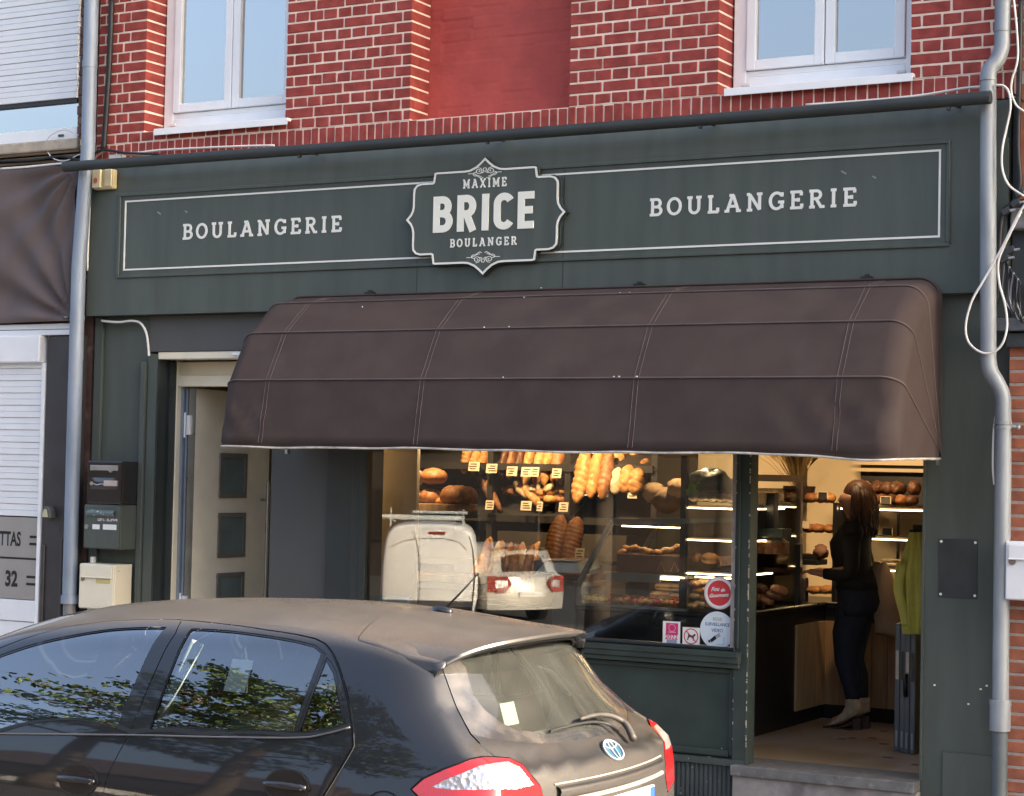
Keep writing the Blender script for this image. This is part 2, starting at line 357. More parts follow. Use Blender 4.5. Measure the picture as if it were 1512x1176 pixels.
# ---- drawn lettering: strokes with square ends
def arc(cx, cy, rx, ry, a0, a1, n=14):
    return [(cx+rx*math.cos(R_(a0+(a1-a0)*i/n)), cy+ry*math.sin(R_(a0+(a1-a0)*i/n))) for i in range(n+1)]
def slab(ch):
    lo, hi = .07, .93; S = lambda x, y, a=.14, b=None: [(x-a, y), (x+(a if b is None else b), y)]
    return {
     'B': (.70, [[(.17,lo),(.17,hi)], [(.03,hi),(.40,hi)]+arc(.40,.72,.19,.21,90,-90)+[(.17,.51)], [(.40,.51)]+arc(.42,.29,.22,.22,90,-90)+[(.03,lo)]]),
     'O': (.80, [arc(.40,.5,.33,.43,0,360,30)]),
     'U': (.84, [[(.18,hi)]+[(.18,.35)]+arc(.42,.35,.24,.28,180,360)+[(.66,hi)], S(.18,hi), S(.66,hi)]),
     'L': (.66, [[(.18,lo),(.18,hi)], S(.18,hi), [(.04,lo),(.60,lo)], [(.57,lo),(.57,.30)]]),
     'A': (.88, [[(.15,lo),(.42,hi)], [(.46,hi),(.73,lo)], [(.26,hi),(.50,hi)], [(.24,.33),(.64,.33)], S(.13,lo,.12,.13), S(.75,lo,.13,.12)]),
     'N': (.90, [[(.18,lo),(.18,hi)], [(.18,hi),(.70,lo)], [(.70,lo),(.70,hi)], S(.14,hi,.11,.05), S(.18,lo), S(.70,hi)]),
     'G': (.82, [arc(.42,.5,.33,.43,42,330,24), [(.69,.10),(.69,.43)], S(.66,.43,.16,.14), [(.69,.72),(.69,.95)]]),
     'E': (.70, [[(.17,lo),(.17,hi)], [(.03,hi),(.62,hi)], [(.59,hi),(.59,.73)], [(.17,.5),(.46,.5)], [(.44,.40),(.44,.60)], [(.03,lo),(.65,lo)], [(.62,lo),(.62,.28)]]),
     'R': (.80, [[(.17,lo),(.17,hi)], [(.03,hi),(.40,hi)]+arc(.40,.72,.20,.21,90,-90)+[(.17,.51)], [(.38,.51),(.62,lo)], S(.17,lo), [(.56,lo),(.80,lo)]]),
     'I': (.38, [[(.19,lo),(.19,hi)], S(.19,hi), S(.19,lo)]),
     'M': (1.0, [[(.18,lo),(.18,hi)], [(.18,hi),(.50,.22)], [(.50,.22),(.82,hi)], [(.82,lo),(.82,hi)], S(.18,lo), S(.82,lo), S(.14,hi,.12,.06), S(.86,hi,.06,.12)]),
     'X': (.84, [[(.15,lo),(.67,hi)], [(.15,hi),(.67,lo)], S(.14,lo,.11), S(.70,lo,.11), S(.14,hi,.11), S(.70,hi,.11)]),
    }[ch]
def sans(ch):
    lo, hi = .10, .90
    return {
     'B': (.60, [[(.10,0),(.10,1)], [(.10,hi),(.28,hi)]+arc(.28,.71,.17,.19,90,-90)+[(.10,.52)], [(.28,.51)]+arc(.30,.305,.19,.205,90,-90)+[(.10,lo)]]),
     'R': (.60, [[(.10,0),(.10,1)], [(.10,hi),(.28,hi)]+arc(.28,.69,.18,.21,90,-90)+[(.10,.48)], [(.27,.50),(.48,0)]]),
     'I': (.22, [[(.11,0),(.11,1)]]),
     'C': (.58, [arc(.31,.70,.20,.20,25,180,10)+arc(.31,.30,.20,.20,180,335,10)]),
     'E': (.50, [[(.10,0),(.10,1)], [(.10,hi),(.47,hi)], [(.10,.5),(.43,.5)], [(.10,lo),(.47,lo)]]),
    }[ch]
def stroke(mb, pts, t, place, d0, d1):
    pts = [np.array(p, float) for p in pts]
    pts = [p for i, p in enumerate(pts) if i == 0 or np.linalg.norm(p-pts[i-1]) > 1e-5]
    closed = np.linalg.norm(pts[0]-pts[-1]) < 1e-6 and len(pts) > 3
    L, Rr = [], []; n = len(pts)
    for i in range(n):
        a = pts[i-1] if i else (pts[-2] if closed else None); c = pts[i+1] if i < n-1 else (pts[1] if closed else None)
        d1_ = (pts[i]-a) if a is not None else (c-pts[i]); d2_ = (c-pts[i]) if c is not None else (pts[i]-a)
        d1_ = d1_/max(np.linalg.norm(d1_), 1e-9); d2_ = d2_/max(np.linalg.norm(d2_), 1e-9)
        n1 = np.array([-d1_[1], d1_[0]]); n2 = np.array([-d2_[1], d2_[0]]); m = n1+n2
        m = m/max(np.dot(m, n1), .35) if np.linalg.norm(m) > 1e-6 else n1
        L.append(pts[i]+m*t/2); Rr.append(pts[i]-m*t/2)
    g = []
    for l, r in zip(L, Rr): g.append([place(*l, d0), place(*l, d1), place(*r, d1), place(*r, d0)])
    v = [q for row in g for q in row]; f = []
    for i in range(len(g)-1):
        for k in range(4): f.append((i*4+k, i*4+(k+1) % 4, (i+1)*4+(k+1) % 4, (i+1)*4+k))
    if not closed: f += [(0,1,2,3), tuple((len(g)-1)*4+k for k in (3,2,1,0))]
    mb.add(v, f)
def word(mb, text, x0, x1, z0, z1, y, glyph, t, gap, dep=.003):
    """letters between x0..x1, z0..z1 standing on the plane y"""
    H = z1-z0; ws = [glyph(c)[0] for c in text]; tot = sum(ws)+gap*(len(text)-1); sx = (x1-x0)/tot; u = 0; k = 0
    for c, w in zip(text, ws):
        for s in glyph(c)[1]:
            k += 1; o = (k % 9)*.00025
            stroke(mb, s, t, lambda a, b, d, u=u: (x0+(u+a)*sx, d, z0+b*H), y, y-dep-o)
        u += w+gap
for k, (x0, x1) in enumerate(((-4.338, -2.985), (-.708, .621))):
    b = MB(); word(b, 'BOULANGERIE', x0, x1, 3.456, 3.566, 0, slab, .155, .27); b.build('lettering', M['offwhite'], fas, fix=True)

def text_mesh(name, s, m, place, size, parent, bold=0.0, align='CENTER', xs=1.0, dep=.0008):
    cu = bpy.data.curves.new(name, 'FONT'); cu.body = s; cu.size = size; cu.align_x = align; cu.align_y = 'CENTER'; cu.offset = bold; cu.resolution_u = 3
    o = bpy.data.objects.new(name, cu); col.objects.link(o); bpy.context.view_layer.update()
    dg = bpy.context.evaluated_depsgraph_get(); me = bpy.data.meshes.new_from_object(o.evaluated_get(dg))
    bpy.data.objects.remove(o); off = wloc(parent)
    for v in me.vertices:
        p = place(v.co.x*xs, v.co.y); v.co = Vector(p)-off
    me.materials.clear(); me.materials.append(m); o = bpy.data.objects.new(name, me); col.objects.link(o); o.parent = parent
    return o

# ---- hanging name board
def name_board():
    cx, cz, a, h = -1.857, 3.505, .585, .372
    T = thing('name_board', 'ornate dark shield shaped name board with white outline in the middle of the shop fascia', 'sign', (cx, -.02, cz))
    q = [(0,1.0),(.05,.93),(.11,.86),(.19,.81),(.26,.80),(.62,.80),(.64,.79),(.655,.64),(.67,.625),(.82,.625),(.875,.60),(.91,.54),(.915,.45),(.915,.24),(.925,.15),(.95,.08),(1.0,.0)]
    full = q+[(x, -z) for x, z in reversed(q[:-1])]; full = full+[(-x, z) for x, z in reversed(full[1:-1])]
    def scaled(dx): return [(cx+x*a*(1+dx/a), cz+z*h*(1+dx/h)) for x, z in full]
    pl = lambda x, z, d: (x, d, z)
    b = MB(); b.prism(scaled(.016), pl, -.003, -.030); b.build('board_back', M['green_dark'], T, bevel=.004)
    b = MB(); b.prism(scaled(.004), pl, -.0302, -.045); b.build('board', M['green'], T, bevel=.003)
    b = MB(); o = scaled(-.004); stroke(b, o+[o[0]], .0125, pl, -.044, -.049); b.build('white_outline', M['offwhite'], T)
    b = MB(); word(b, 'BRICE', -2.238, -1.484, 3.412, 3.648, -.045, sans, .20, .13, .004); b.build('name_lettering', mat('ivory_paint', (.86,.85,.74), .5, var=.02), T)
    b = MB(); word(b, 'MAXIME', -2.018, -1.695, 3.690, 3.748, -.045, slab, .17, .30); word(b, 'BOULANGER', -2.106, -1.612, 3.312, 3.366, -.045, slab, .17, .34); b.build('small_lettering', M['offwhite'], T)
    b = MB()
    for sg in (1, -1):
        zc = cz+sg*(.277 if sg > 0 else .262)
        for mx in (1, -1):
            f = lambda x, z, d: (cx+mx*x*.85, d, zc+sg*z*.72)
            sp = [(.055+.028*(1-t/22)*math.cos(R_(200+t*26)), .022+.028*(1-t/22)*math.sin(R_(200+t*26))) for t in range(18)]
            stroke(b, sp, .0055, f, -.045, -.0475)
            stroke(b, [(.014,-.038),(.03,-.046),(.055,-.030),(.08,-.008),(.105,.002),(.145,.002)], .006, f, -.045, -.0478)
            stroke(b, [(.03,-.030),(.06,-.018),(.085,-.022),(.102,-.010),(.095,.008),(.075,.012)], .005, f, -.045, -.0481)
            stroke(b, [(.004,.050),(.016,.034),(.006,.016),(.018,.004)], .0055, f, -.045, -.0484)
            stroke(b, [(.026,-.0),(.024,.02),(.038,.046),(.062,.052)], .005, f, -.045, -.0487)
    b.build('flourish', M['offwhite'], T)
name_board()

# ---- round bar along the fascia top
T = thing('fascia_bar', 'long dark grey round bar running across the top of the shop fascia', 'bar', (-1.9, -.2, 3.99))
b = MB(); p0 = np.array((-5.262, -.2, 3.997)); p1 = np.array((1.44, -.2, 3.994)); b.tube([p0+(p1-p0)*t/12+np.array((0,0,-.008*math.sin(math.pi*t/12))) for t in range(13)], .037, 16)
b.build('tube', M['barpaint'], T, smooth=True, auto=40)
b = MB(); b.tube([p1+np.array((-.002,0,0)), p1+np.array((.016,0,0))], .038, 8); b.build('end_cap', M['darkmetal'], T); b = MB(); b.tube([p0+np.array((-.012,0,0)), p0+np.array((.003,0,0))], .038, 8); b.build('end_cap', M['darkmetal'], T)
b = MB()
for px in (443, 720, 1034, 1400):
    b = MB(); x = P(px, 200, -.2)[0]; b.box(x-.012, x+.012, -.20, .01, 3.985, 4.003); b.box(x-.010, x+.010, -.212, -.188, 3.938, 3.962); b.build('bracket', M['darkmetal'], T, bevel=.003)

# ---- lower front: pilasters, lintel, door recess, stall riser, posts
PY = .08
def front():
    b = MB(); b.box(1.022, 1.505, PY, .28, -.06, 2.934); b.box(1.016, 1.03, PY-.012, .2, .17, 2.93)
    b.box(1.15, 1.152, PY-.003, PY, .0, .355); b.box(1.152, 1.44, PY-.014, PY-.0005, -.05, .345)
    r = b.build('right_pilaster', M['green'], bak, bevel=.004)
    sc = MB()
    for px, py in ((1380,1012),(1448,1018),(1457,1013),(1412,860),(1430,1040)):
        p = P(px, py, PY); sc.box(p[0]-.006, p[0]+.006, PY-.0015, PY, p[2]-.004, p[2]+.005)
    sc.build('paint_chip', M['offwhite'], r)
    b = MB(); b.box(-5.19, -4.69, PY+.03, .28, -.06, 2.934); b.box(-5.19, -5.115, PY, PY+.029, -.06, 2.933); b.box(-4.745, -4.70, PY-.01, PY+.028, -.06, 2.60); b.box(-4.695, -4.612, PY+.01, .30, -.06, 2.66)
    b.build('left_pilaster', M['green'], bak, bevel=.006)
    b = MB(); b.box(-4.685, -2.75, PY+.012, .26, 2.675, 2.933); b.build('lintel', M['slate'], bak, bevel=.004)
    b = MB(); b.box(-4.61, -3.0, PY+.02, .25, 2.622, 2.672); b.build('door_head_trim', M['cream'], bak, bevel=.004)
    b = MB(); b.box(-3.94, -3.80, PY+.006, PY+.0195, 2.64, 2.662); b.build('door_contact', M['pvc'], bak, bevel=.004)
    # dark jamb left of the frame, cream frame, transom
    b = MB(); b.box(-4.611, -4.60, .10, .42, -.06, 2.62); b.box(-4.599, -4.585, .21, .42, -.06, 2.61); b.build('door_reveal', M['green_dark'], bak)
    b = MB(); y0, y1 = .28, .36
    b.box(-4.683, -4.575, y0, y1, -.06, 2.62); b.box(-4.575, -3.36, y0+.001, y1-.001, 2.435, 2.515); b.box(-4.575, -3.36, y0+.03, y1-.02, 2.515, 2.615)
    fr = b.build('house_door_frame', M['cream'], bak, bevel=.006)
    # door leaf, open inward at a right angle
    lx = -4.47; b = MB(); b.box(lx-.055, lx, .37, 1.27, -.03, 2.425)
    door = b.build('house_door', M['cream_door'], bak, bevel=.005)
    b = MB(); b.box(lx-.06, lx-.001, .362, .3695, -.03, 2.425); b.build('door_edge', M['steel'], door)
    b = MB(); b.box(-4.574, -4.553, .325, .3695, -.03, 2.43); b.box(-4.545, -4.532, .345, .3615, -.03, 2.425); b.build('door_seal_strip', M['zinc'], fr, bevel=.003)
    for zc in (1.80, 1.36, .92, .48):
        b = MB(); s = .165; yc = .82
        b.box(lx, lx+.012, yc-s, yc+s, zc-s, zc-s+.035); b.box(lx, lx+.012, yc-s, yc+s, zc+s-.035, zc+s); b.box(lx, lx+.0115, yc-s, yc-s+.035, zc-s+.035, zc+s-.035); b.box(lx, lx+.0115, yc+s-.035, yc+s, zc-s+.035, zc+s-.035)
        w = b.build('door_light', mat('bronze_frame', (.20,.19,.175), .4, metal=.3), door, bevel=.003)
        b = MB(); b.box(lx+.001, lx+.004, yc-s+.034, yc+s-.034, zc-s+.034, zc+s-.034); b.build('pane', mat('green_frosted_glass', (.13,.185,.185), .15, var=.15), w)
    b = MB(); b.tube([(lx+.06, 1.18, .62), (lx+.06, 1.18, 1.76)], .014, 10); b.tube([(lx, 1.18, .75), (lx+.06, 1.18, .75)], .010, 8); b.tube([(lx, 1.18, 1.62), (lx+.06, 1.18, 1.62)], .010, 8); b.build('pull_handle', M['steel'], door, smooth=True, auto=40)
    for zc in (2.16, .86):
        b = MB(); b.tube([(-4.552, .352, zc-.09), (-4.552, .352, zc+.09)], .014, 8); b.box(-4.575, -4.50, .345, .3695, zc-.07, zc+.07); b.build('hinge', M['pvc'], door)
    # hall behind the door
    b = MB(); b.box(-5.02, -3.3, 1.52, 1.56, -.06, 2.62); b.build('hall_wall', M['cream'], bak)
    b = MB(); b.box(-3.59, -3.105, .10, .14, -.06, 2.62); b.build('side_panel', M['slate'], bak, bevel=.004)
    b = MB(); d = np.array((-.87, 1.40)); nrm = np.array((1.40, .87))/1.648
    for (s, m_, nm) in ((1, M['wall_in'], 'partition_wall'),):
        v = [(-2.87, .13), (-2.99, .13), (-3.90, 1.52), (-3.82, 1.58)]
        b.prism([(x, y) for x, y in v], lambda x, y, z: (x, y, z), -.06, 2.75); b.build('partition_wall', M['wall_in'], bak)
    b = MB(); b.box(-5.05, -3.80, 1.565, 1.60, -.06, 2.75); b.build('shop_side_wall', M['wall_in'], bak)
    b = MB(); b.box(-5.05, -2.95, .32, 1.5, -.07, -.055); b.build('hall_floor', M['cream'], bak)
    # dark post between the house door and the shop window
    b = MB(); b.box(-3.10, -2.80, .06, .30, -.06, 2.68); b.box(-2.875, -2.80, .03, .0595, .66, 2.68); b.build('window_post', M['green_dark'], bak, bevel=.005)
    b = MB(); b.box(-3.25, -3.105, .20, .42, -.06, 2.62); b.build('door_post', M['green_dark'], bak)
    # shop window
    b = MB(); gx0, gx1, gz0, gz1 = -2.80, -.105, .835, 2.62; y0, y1 = .02, .10
    b.box(gx0, gx0+.045, y0, y1, gz0, gz1); b.box(gx0+.045, gx1, y0+.001, y1-.001, gz1-.06, gz1); b.box(gx0+.045, gx1, y0+.001, y1-.001, gz0, gz0+.02)
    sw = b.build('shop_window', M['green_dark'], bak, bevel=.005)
    b = MB(); b.box(gx1-.002, -.012, .005, .125, .15, 2.66); b.box(gx1+.018, gx1+.034, -.006, .0045, .85, 2.6); b.build('mullion', M['green_worn'], sw, bevel=.006)
    b = MB()
    for i in range(46):
        z = rng.uniform(.25, 2.0); w_ = rng.uniform(.002,.006); b.box(-.016-w_, -.0125, .0035, .0048, z, z+rng.uniform(.004,.03))
        if i % 3 == 0: b.box(gx1+.001, gx1+.001+w_, .0035, .0048, z, z+rng.uniform(.004,.02))
    b.build('paint_flake', M['stone'], sw)
    b = MB(); b.box(gx1-.027, gx1-.003, .012, .07, gz0+.02, 2.6); b.build('glazing_bead', mat('grey_bead', (.27,.24,.22), .6, var=.2, scale=20), sw)
    b = MB(); b.box(gx0+.045, gx1-.027, .056, .062, gz0+.02, gz1-.06); b.build('pane', M['shop_glass'], sw)
    b = MB(); b.box(gx0, -.055, -.035, .12, .765, .832); b.box(gx0, -.06, -.045, -.0355, .80, .835); b.box(gx0, -.06, -.02, .05, .735, .7645); b.build('sill', M['green_worn'], sw, bevel=.012, seg=3)
    b = MB(); b.box(-2.80, -.105, .045, .14, .16, .735); b.box(-.135, -.1, .022, .0445, .215, .73); b.box(-2.79, -.136, .022, .0445, .205, .245)
    b.box(-2.79, -.136, .022, .0445, .70, .73)
    b.build('stall_riser', M['green_worn'], bak, bevel=.006)
    b = MB(); b.box(-2.80, -.105, .03, .14, -.06, .155); b.box(-2.80, -.03, .0, .1, .157, .195)
    for i in range(90):
        x = -2.78+i*.0297
        if x < -.115: b.box(x, x+.018, .022, .0295, -.05, .15)
    b.build('plinth', mat('flaking_plinth', (.045,.055,.055), .6, var=.2, scale=10, bump=.4, bscale=60, c2=(.55,.53,.46), c2scale=14, c2lo=.66, c2hi=.69), bak)
    # doorway: threshold, riser, floor
    b = MB(); b.box(-.10, 1.02, -.035, .34, .108, .172); b.build('threshold', M['step'], bak, bevel=.007)
    b = MB(); b.box(-.09, 1.02, -.012, .34, -.06, .1075); b.build('step_riser', M['riser'], bak)
    fm = mat('shop_floor_tile', (.36,.30,.25), .5, var=.14, scale=3, bump=.15, bscale=60, c2=(.30,.22,.13), c2scale=1.7, c2lo=.48, c2hi=.56)
    b = MB(); b.box(-5.0, 1.3, .341, 3.72, .05, .17); fl = b.build('shop_floor', fm, bak)
    b = MB()
    for i in range(26):
        x = rng.uniform(-.2, 1.0); y = rng.uniform(.45, 2.2)
        if x < .35+.0*y and y < .9: continue
        b.prism([(x+.035*math.cos(k)*rng.uniform(.6,1.2), y+.04*math.sin(k)*rng.uniform(.6,1.2)) for k in np.linspace(0, 5.6, 8)], lambda a, c, d: (a, c, d), .168, .1712)
    b.build('floor_motif', mat('dark_motif', (.13,.085,.06), .6), fl)
    # shop door head
    b = MB(); b.box(-.012, 1.02, .02, .14, 2.36, 2.66); b.build('shop_door_head', M['green'], bak, bevel=.005)
front()
# ------------------------------------------------------------------ awning
def awning():
    xl, xr, zh, D, H = -3.385, 1.14, 2.012, .80, 1.0
    T = thing('awning', 'closed rounded dark brown fabric awning over the bakery window', 'awning', (-1.08, 0, zh))
    cen = np.array(((xl+xr)/2, 0, zh))
    def upath(n_side=16, n_c=13, n_bar=80):
        """path of one bow in its own plane: (x, s) with s=0 at the hinge and s=1 at the front bar"""
        out = []; rc = .13
        for i in range(n_side): out.append((xl, (1-rc)*i/n_side))
        for i in range(n_c+1):
            a = math.pi/2*i/n_c; out.append((xl+rc*.95*(1-math.cos(a)), 1-rc+rc*math.sin(a)))
        for i in range(1, n_bar): out.append((xl+rc*.95+(xr-xl-2*rc*.95)*i/n_bar, 1.0))
        for i in range(n_c+1):
            a = math.pi/2*(1-i/n_c); out.append((xr-rc*.95*(1-math.cos(a)), 1-rc+rc*math.sin(a)))
        for i in range(n_side-1, -1, -1): out.append((xr, (1-rc)*i/n_side))
        return out
    U = upath()
    def pt(x, s, th, k=1.0):
        return np.array((x, -D*s*math.cos(th)*k-.004, zh+.012+H*s*math.sin(th)*k))
    bows = [0, 23.5, 45.5, 68, 90]
    # noise field for soft creases
    ph = rng.uniform(0, 6.28, 24); fr = rng.uniform(2, 9, (24, 2))
    def crease(x, th):
        a = sum(math.sin(fr[i][0]*x*1.3+fr[i][1]*th*2.2+ph[i]) for i in range(24))/24
        near = math.exp(-((x-.78)/.36)**2)*math.exp(-((th-10)/13)**2)
        nl = math.exp(-((x+3.2)/.22)**2)*math.exp(-((th-6)/9)**2)
        e = .55*near*(.013*math.sin(24*x+.35*th)+.010*math.sin(.45*th-15*x)+.010*math.sin(42*x-.5*th)+.006*math.sin(70*x+.9*th))
        e += nl*.014*math.sin(30*x+.5*th)
        return .006*a+e+.003*math.sin(7*x+.1*th)*max(0, 1-th/20)
    ths = []
    for a, c in zip(bows[:-1], bows[1:]): ths += [a+(c-a)*i/9 for i in range(9)]
    ths.append(90); g = []
    for th in ths:
        row = []
        i = max(j for j in range(4) if bows[j] <= th+1e-6); t = (th-bows[i])/(bows[i+1]-bows[i])
        for (x, s) in U:
            a, c = pt(x, s, R_(bows[i])), pt(x, s, R_(bows[i+1])); p = a+(c-a)*t
            q = pt(x, s, R_(th)); p = p*.96+q*.04
            n = p-np.array((x, 0, zh)); ln = np.linalg.norm(n)
            if ln > .05 and 0 < th < 90:
                k = math.sin(math.pi*t)
                p = p+n/ln*crease(x, th)*min(1, s*1.3)*(k if t > 0 or True else 0)*(1.0)
            row.append(p)
        g.append(row)
    # hem hanging under the lowest bow
    hem = []
    for j, dz in enumerate((-.016, -.006)):
        row = []
        for (x, s) in U:
            p = pt(x, s, 0); w = .006*math.sin(x*3.1+1)+.004*math.sin(x*9.3)
            dip = -.022*math.exp(-((x-.95)/.22)**2)*s-.004
            row.append((p[0], p[1]+.010*s+.006*math.sin(x*17)*s*(1-j), p[2]+dz+(w if j == 0 else w*.4)*s*.6+(dip if j == 0 else dip*.3)))
        hem.append(row)
    b = MB(); b.grid(hem+g); cv = b.build('canopy', M['awning'], T, smooth=True, fix=False); nU = len(U)
    rows_ = {2+k for k, t in enumerate(ths) if t in bows[1:-1]}; at_ = cv.data.attributes.new('sharp_edge', 'BOOLEAN', 'EDGE')
    for e_ in cv.data.edges:
        a_, c_ = e_.vertices[0]//nU, e_.vertices[1]//nU
        if a_ == c_ and a_ in rows_: at_.data[e_.index].value = True
    # bows (welted seams)
    for bw in bows[1:-1]:
        b = MB(); b.tube([pt(x, s, R_(bw), 1.004) for x, s in U], .0058, 6); b.build('bow', mat('welt', (.085,.062,.060), .7, var=.2, scale=9), T, smooth=True)
    b = MB(); b.tube([pt(x, s, R_(86.5), .998)+np.array((0,-.004,0)) for x, s in U], .007, 6); b.build('top_rail', M['awning'], T, smooth=True)
    b = MB(); b.tube([(p[0], p[1]-.002, p[2]-.006) for p in hem[0]], .0075, 6); b.build('frame_bar', mat('cream_frame', (.48,.45,.40), .5, var=.3, scale=14), T, smooth=True)
    # double stitched joins
    b = MB()
    for px in (640, 942, 1252, 375):
        b = MB()
        x = {640: -1.86, 942: -.42, 1252: .80, 375: -3.02}[px]
        for dx in (-.014, .014):
            line = []
            for k, th in enumerate(ths):
                r = g[k]; i = min(range(len(U)), key=lambda i: abs(U[i][0]-x)+(9 if U[i][1] < .9 else 0)); j = i+1 if U[i][0] < x else i-1
                t = (x+dx-U[i][0])/(U[j][0]-U[i][0]); p = np.array(r[i])*(1-t)+np.array(r[j])*t; n = p-np.array((x, 0, zh)); line.append(p+n/np.linalg.norm(n)*.0015)
            b.tube(line, .0016, 4)
        b.build('stitching', M['stitch'], T)
    b = MB()
    for k in range(11):
        x = rng.choice([rng.uniform(-3.0, .95), rng.normal(-1.0, .5)]); th = rng.choice([23.9, 45.8, 68.2, 85, rng.uniform(5, 80)], p=[.34, .12, .12, .22, .2])
        if not -3.05 < x < .9: continue
        p = pt(x, 1, R_(th), 1.009); l = rng.uniform(.002, .006); b.obox(p, (l,0,0), (0,.002,0), (0,0,rng.uniform(.002,.004)))
    b.build('white_fleck', M['offwhite'], T)
    b = MB()
    for px, py in ((548,434),(945,425),(1281,412)):
        b = MB(); x = P(px, py)[0]; b.box(x-.03, x+.035, -.035, -.001, zh+H+.016, zh+H+.03); b.box(x-.008, x+.012, -.03, -.001, zh+H+.03, zh+H+.042); b.build('wall_bracket', M['black'], T)
    b = MB(); b.box(xl, xl+.02, -.03, .0, zh-.05, zh+.03); b.build('hinge', M['steel'], T); b = MB(); b.box(xr-.02, xr, -.03, .0, zh-.05, zh+.03); b.build('hinge', M['steel'], T)
awning()

# ------------------------------------------------------------------ rain pipes
T = thing('downpipe', 'straight blue grey zinc downpipe at the left end of the bakery front', 'downpipe', (-5.22, -.06, -.05))
b = MB(); b.tube([(-5.195,-.075,6.7), (-5.175,-.075,5.2), (-5.165,-.075,4.15), (-5.185,-.075,3.9), (-5.222,-.075,3.3), (-5.222,-.075,2.2), (-5.218,-.075,.90)], .052, 18); b.build('pipe', M['zinc'], T, smooth=True, auto=50)
b = MB(); b.tube([(-5.215,-.075,.91), (-5.21,-.075,-.06)], .045, 16); b.build('iron_shoe', mat('grey_pipe', (.20,.20,.20), .6, var=.15), T, smooth=True, auto=50)
for c_, h_, r_ in (((-5.217,-.075,.89), .06, .062), ((-5.172,-.075,4.755), .05, .056), ((-5.222,-.075,2.915), .03, .055)):
    b = MB(); b.tube([np.array(c_)-(0,0,h_/2), np.array(c_)+(0,0,h_/2)], r_, 18); b.build('collar', M['zinc'], T, smooth=True, auto=50)
b = MB(); b.tube([(-5.222,-.01,2.915), (-5.30,-.13,2.915)], .012, 8); b.build('clamp', M['darkmetal'], T)

T = thing('downpipe', 'light grey downpipe with elbow bends at the right end of the bakery front', 'downpipe', (1.5, -.08, -.05))
pp = [P(1481,0,-.03), P(1480,60,-.03), P(1479,72,-.04), P(1472,90,-.06), P(1461,105,-.09), P(1459,130,-.10), P(1459,200,-.10), P(1459,530,-.10), P(1462,548,-.10), P(1472,566,-.09), P(1480,585,-.08), P(1481,610,-.08), P(1481,700,-.08)]
top = pp[0].copy(); top[2] = 6.7
end = pp[-1].copy(); end[2] = .62
path = [top, pp[0]]+smooth_path(pp[1:6], 4)+[pp[6]]+smooth_path(pp[7:12], 4)+[pp[12], end]
b = MB(); b.tube(path, .045, 18); b.build('pipe', M['zinc_light'], T, smooth=True, auto=60)
b = MB(); e2 = end.copy(); e2[2] = -.06; b.tube([end, e2], .043, 16); b.build('iron_shoe', mat('dark_grey_pipe', (.085,.105,.115), .5, var=.15), T, smooth=True, auto=50)
def collar(c, h, r): b = MB(); b.tube([np.array(c)-(0,0,h/2), np.array(c)+(0,0,h/2)], r, 18); b.build('collar', M['zinc_light'], T, smooth=True, auto=50)
c = end.copy()
collar(c-(0,0,.04), .14, .057); collar(c+(0,0,.045), .03, .060); q = P(1480,46,-.03); collar(q, .012, .048); q = P(1459,118,-.10); collar(q, .012, .048); q = P(1481,625,-.08); collar(q, .014, .05); collar(q-(0,0,.025), .014, .05)
q = P(1481,628,-.08); b = MB(); b.tube([q, q+np.array((.085,0,-.012))], .008, 8); b.ball(q+np.array((.085,0,-.012)), .013,.013,.013); b.tube([q+np.array((0,0,-.01)), q+np.array((0,.14,-.01))], .01, 8); b.build('clamp', M['zinc_light'], T, smooth=True)

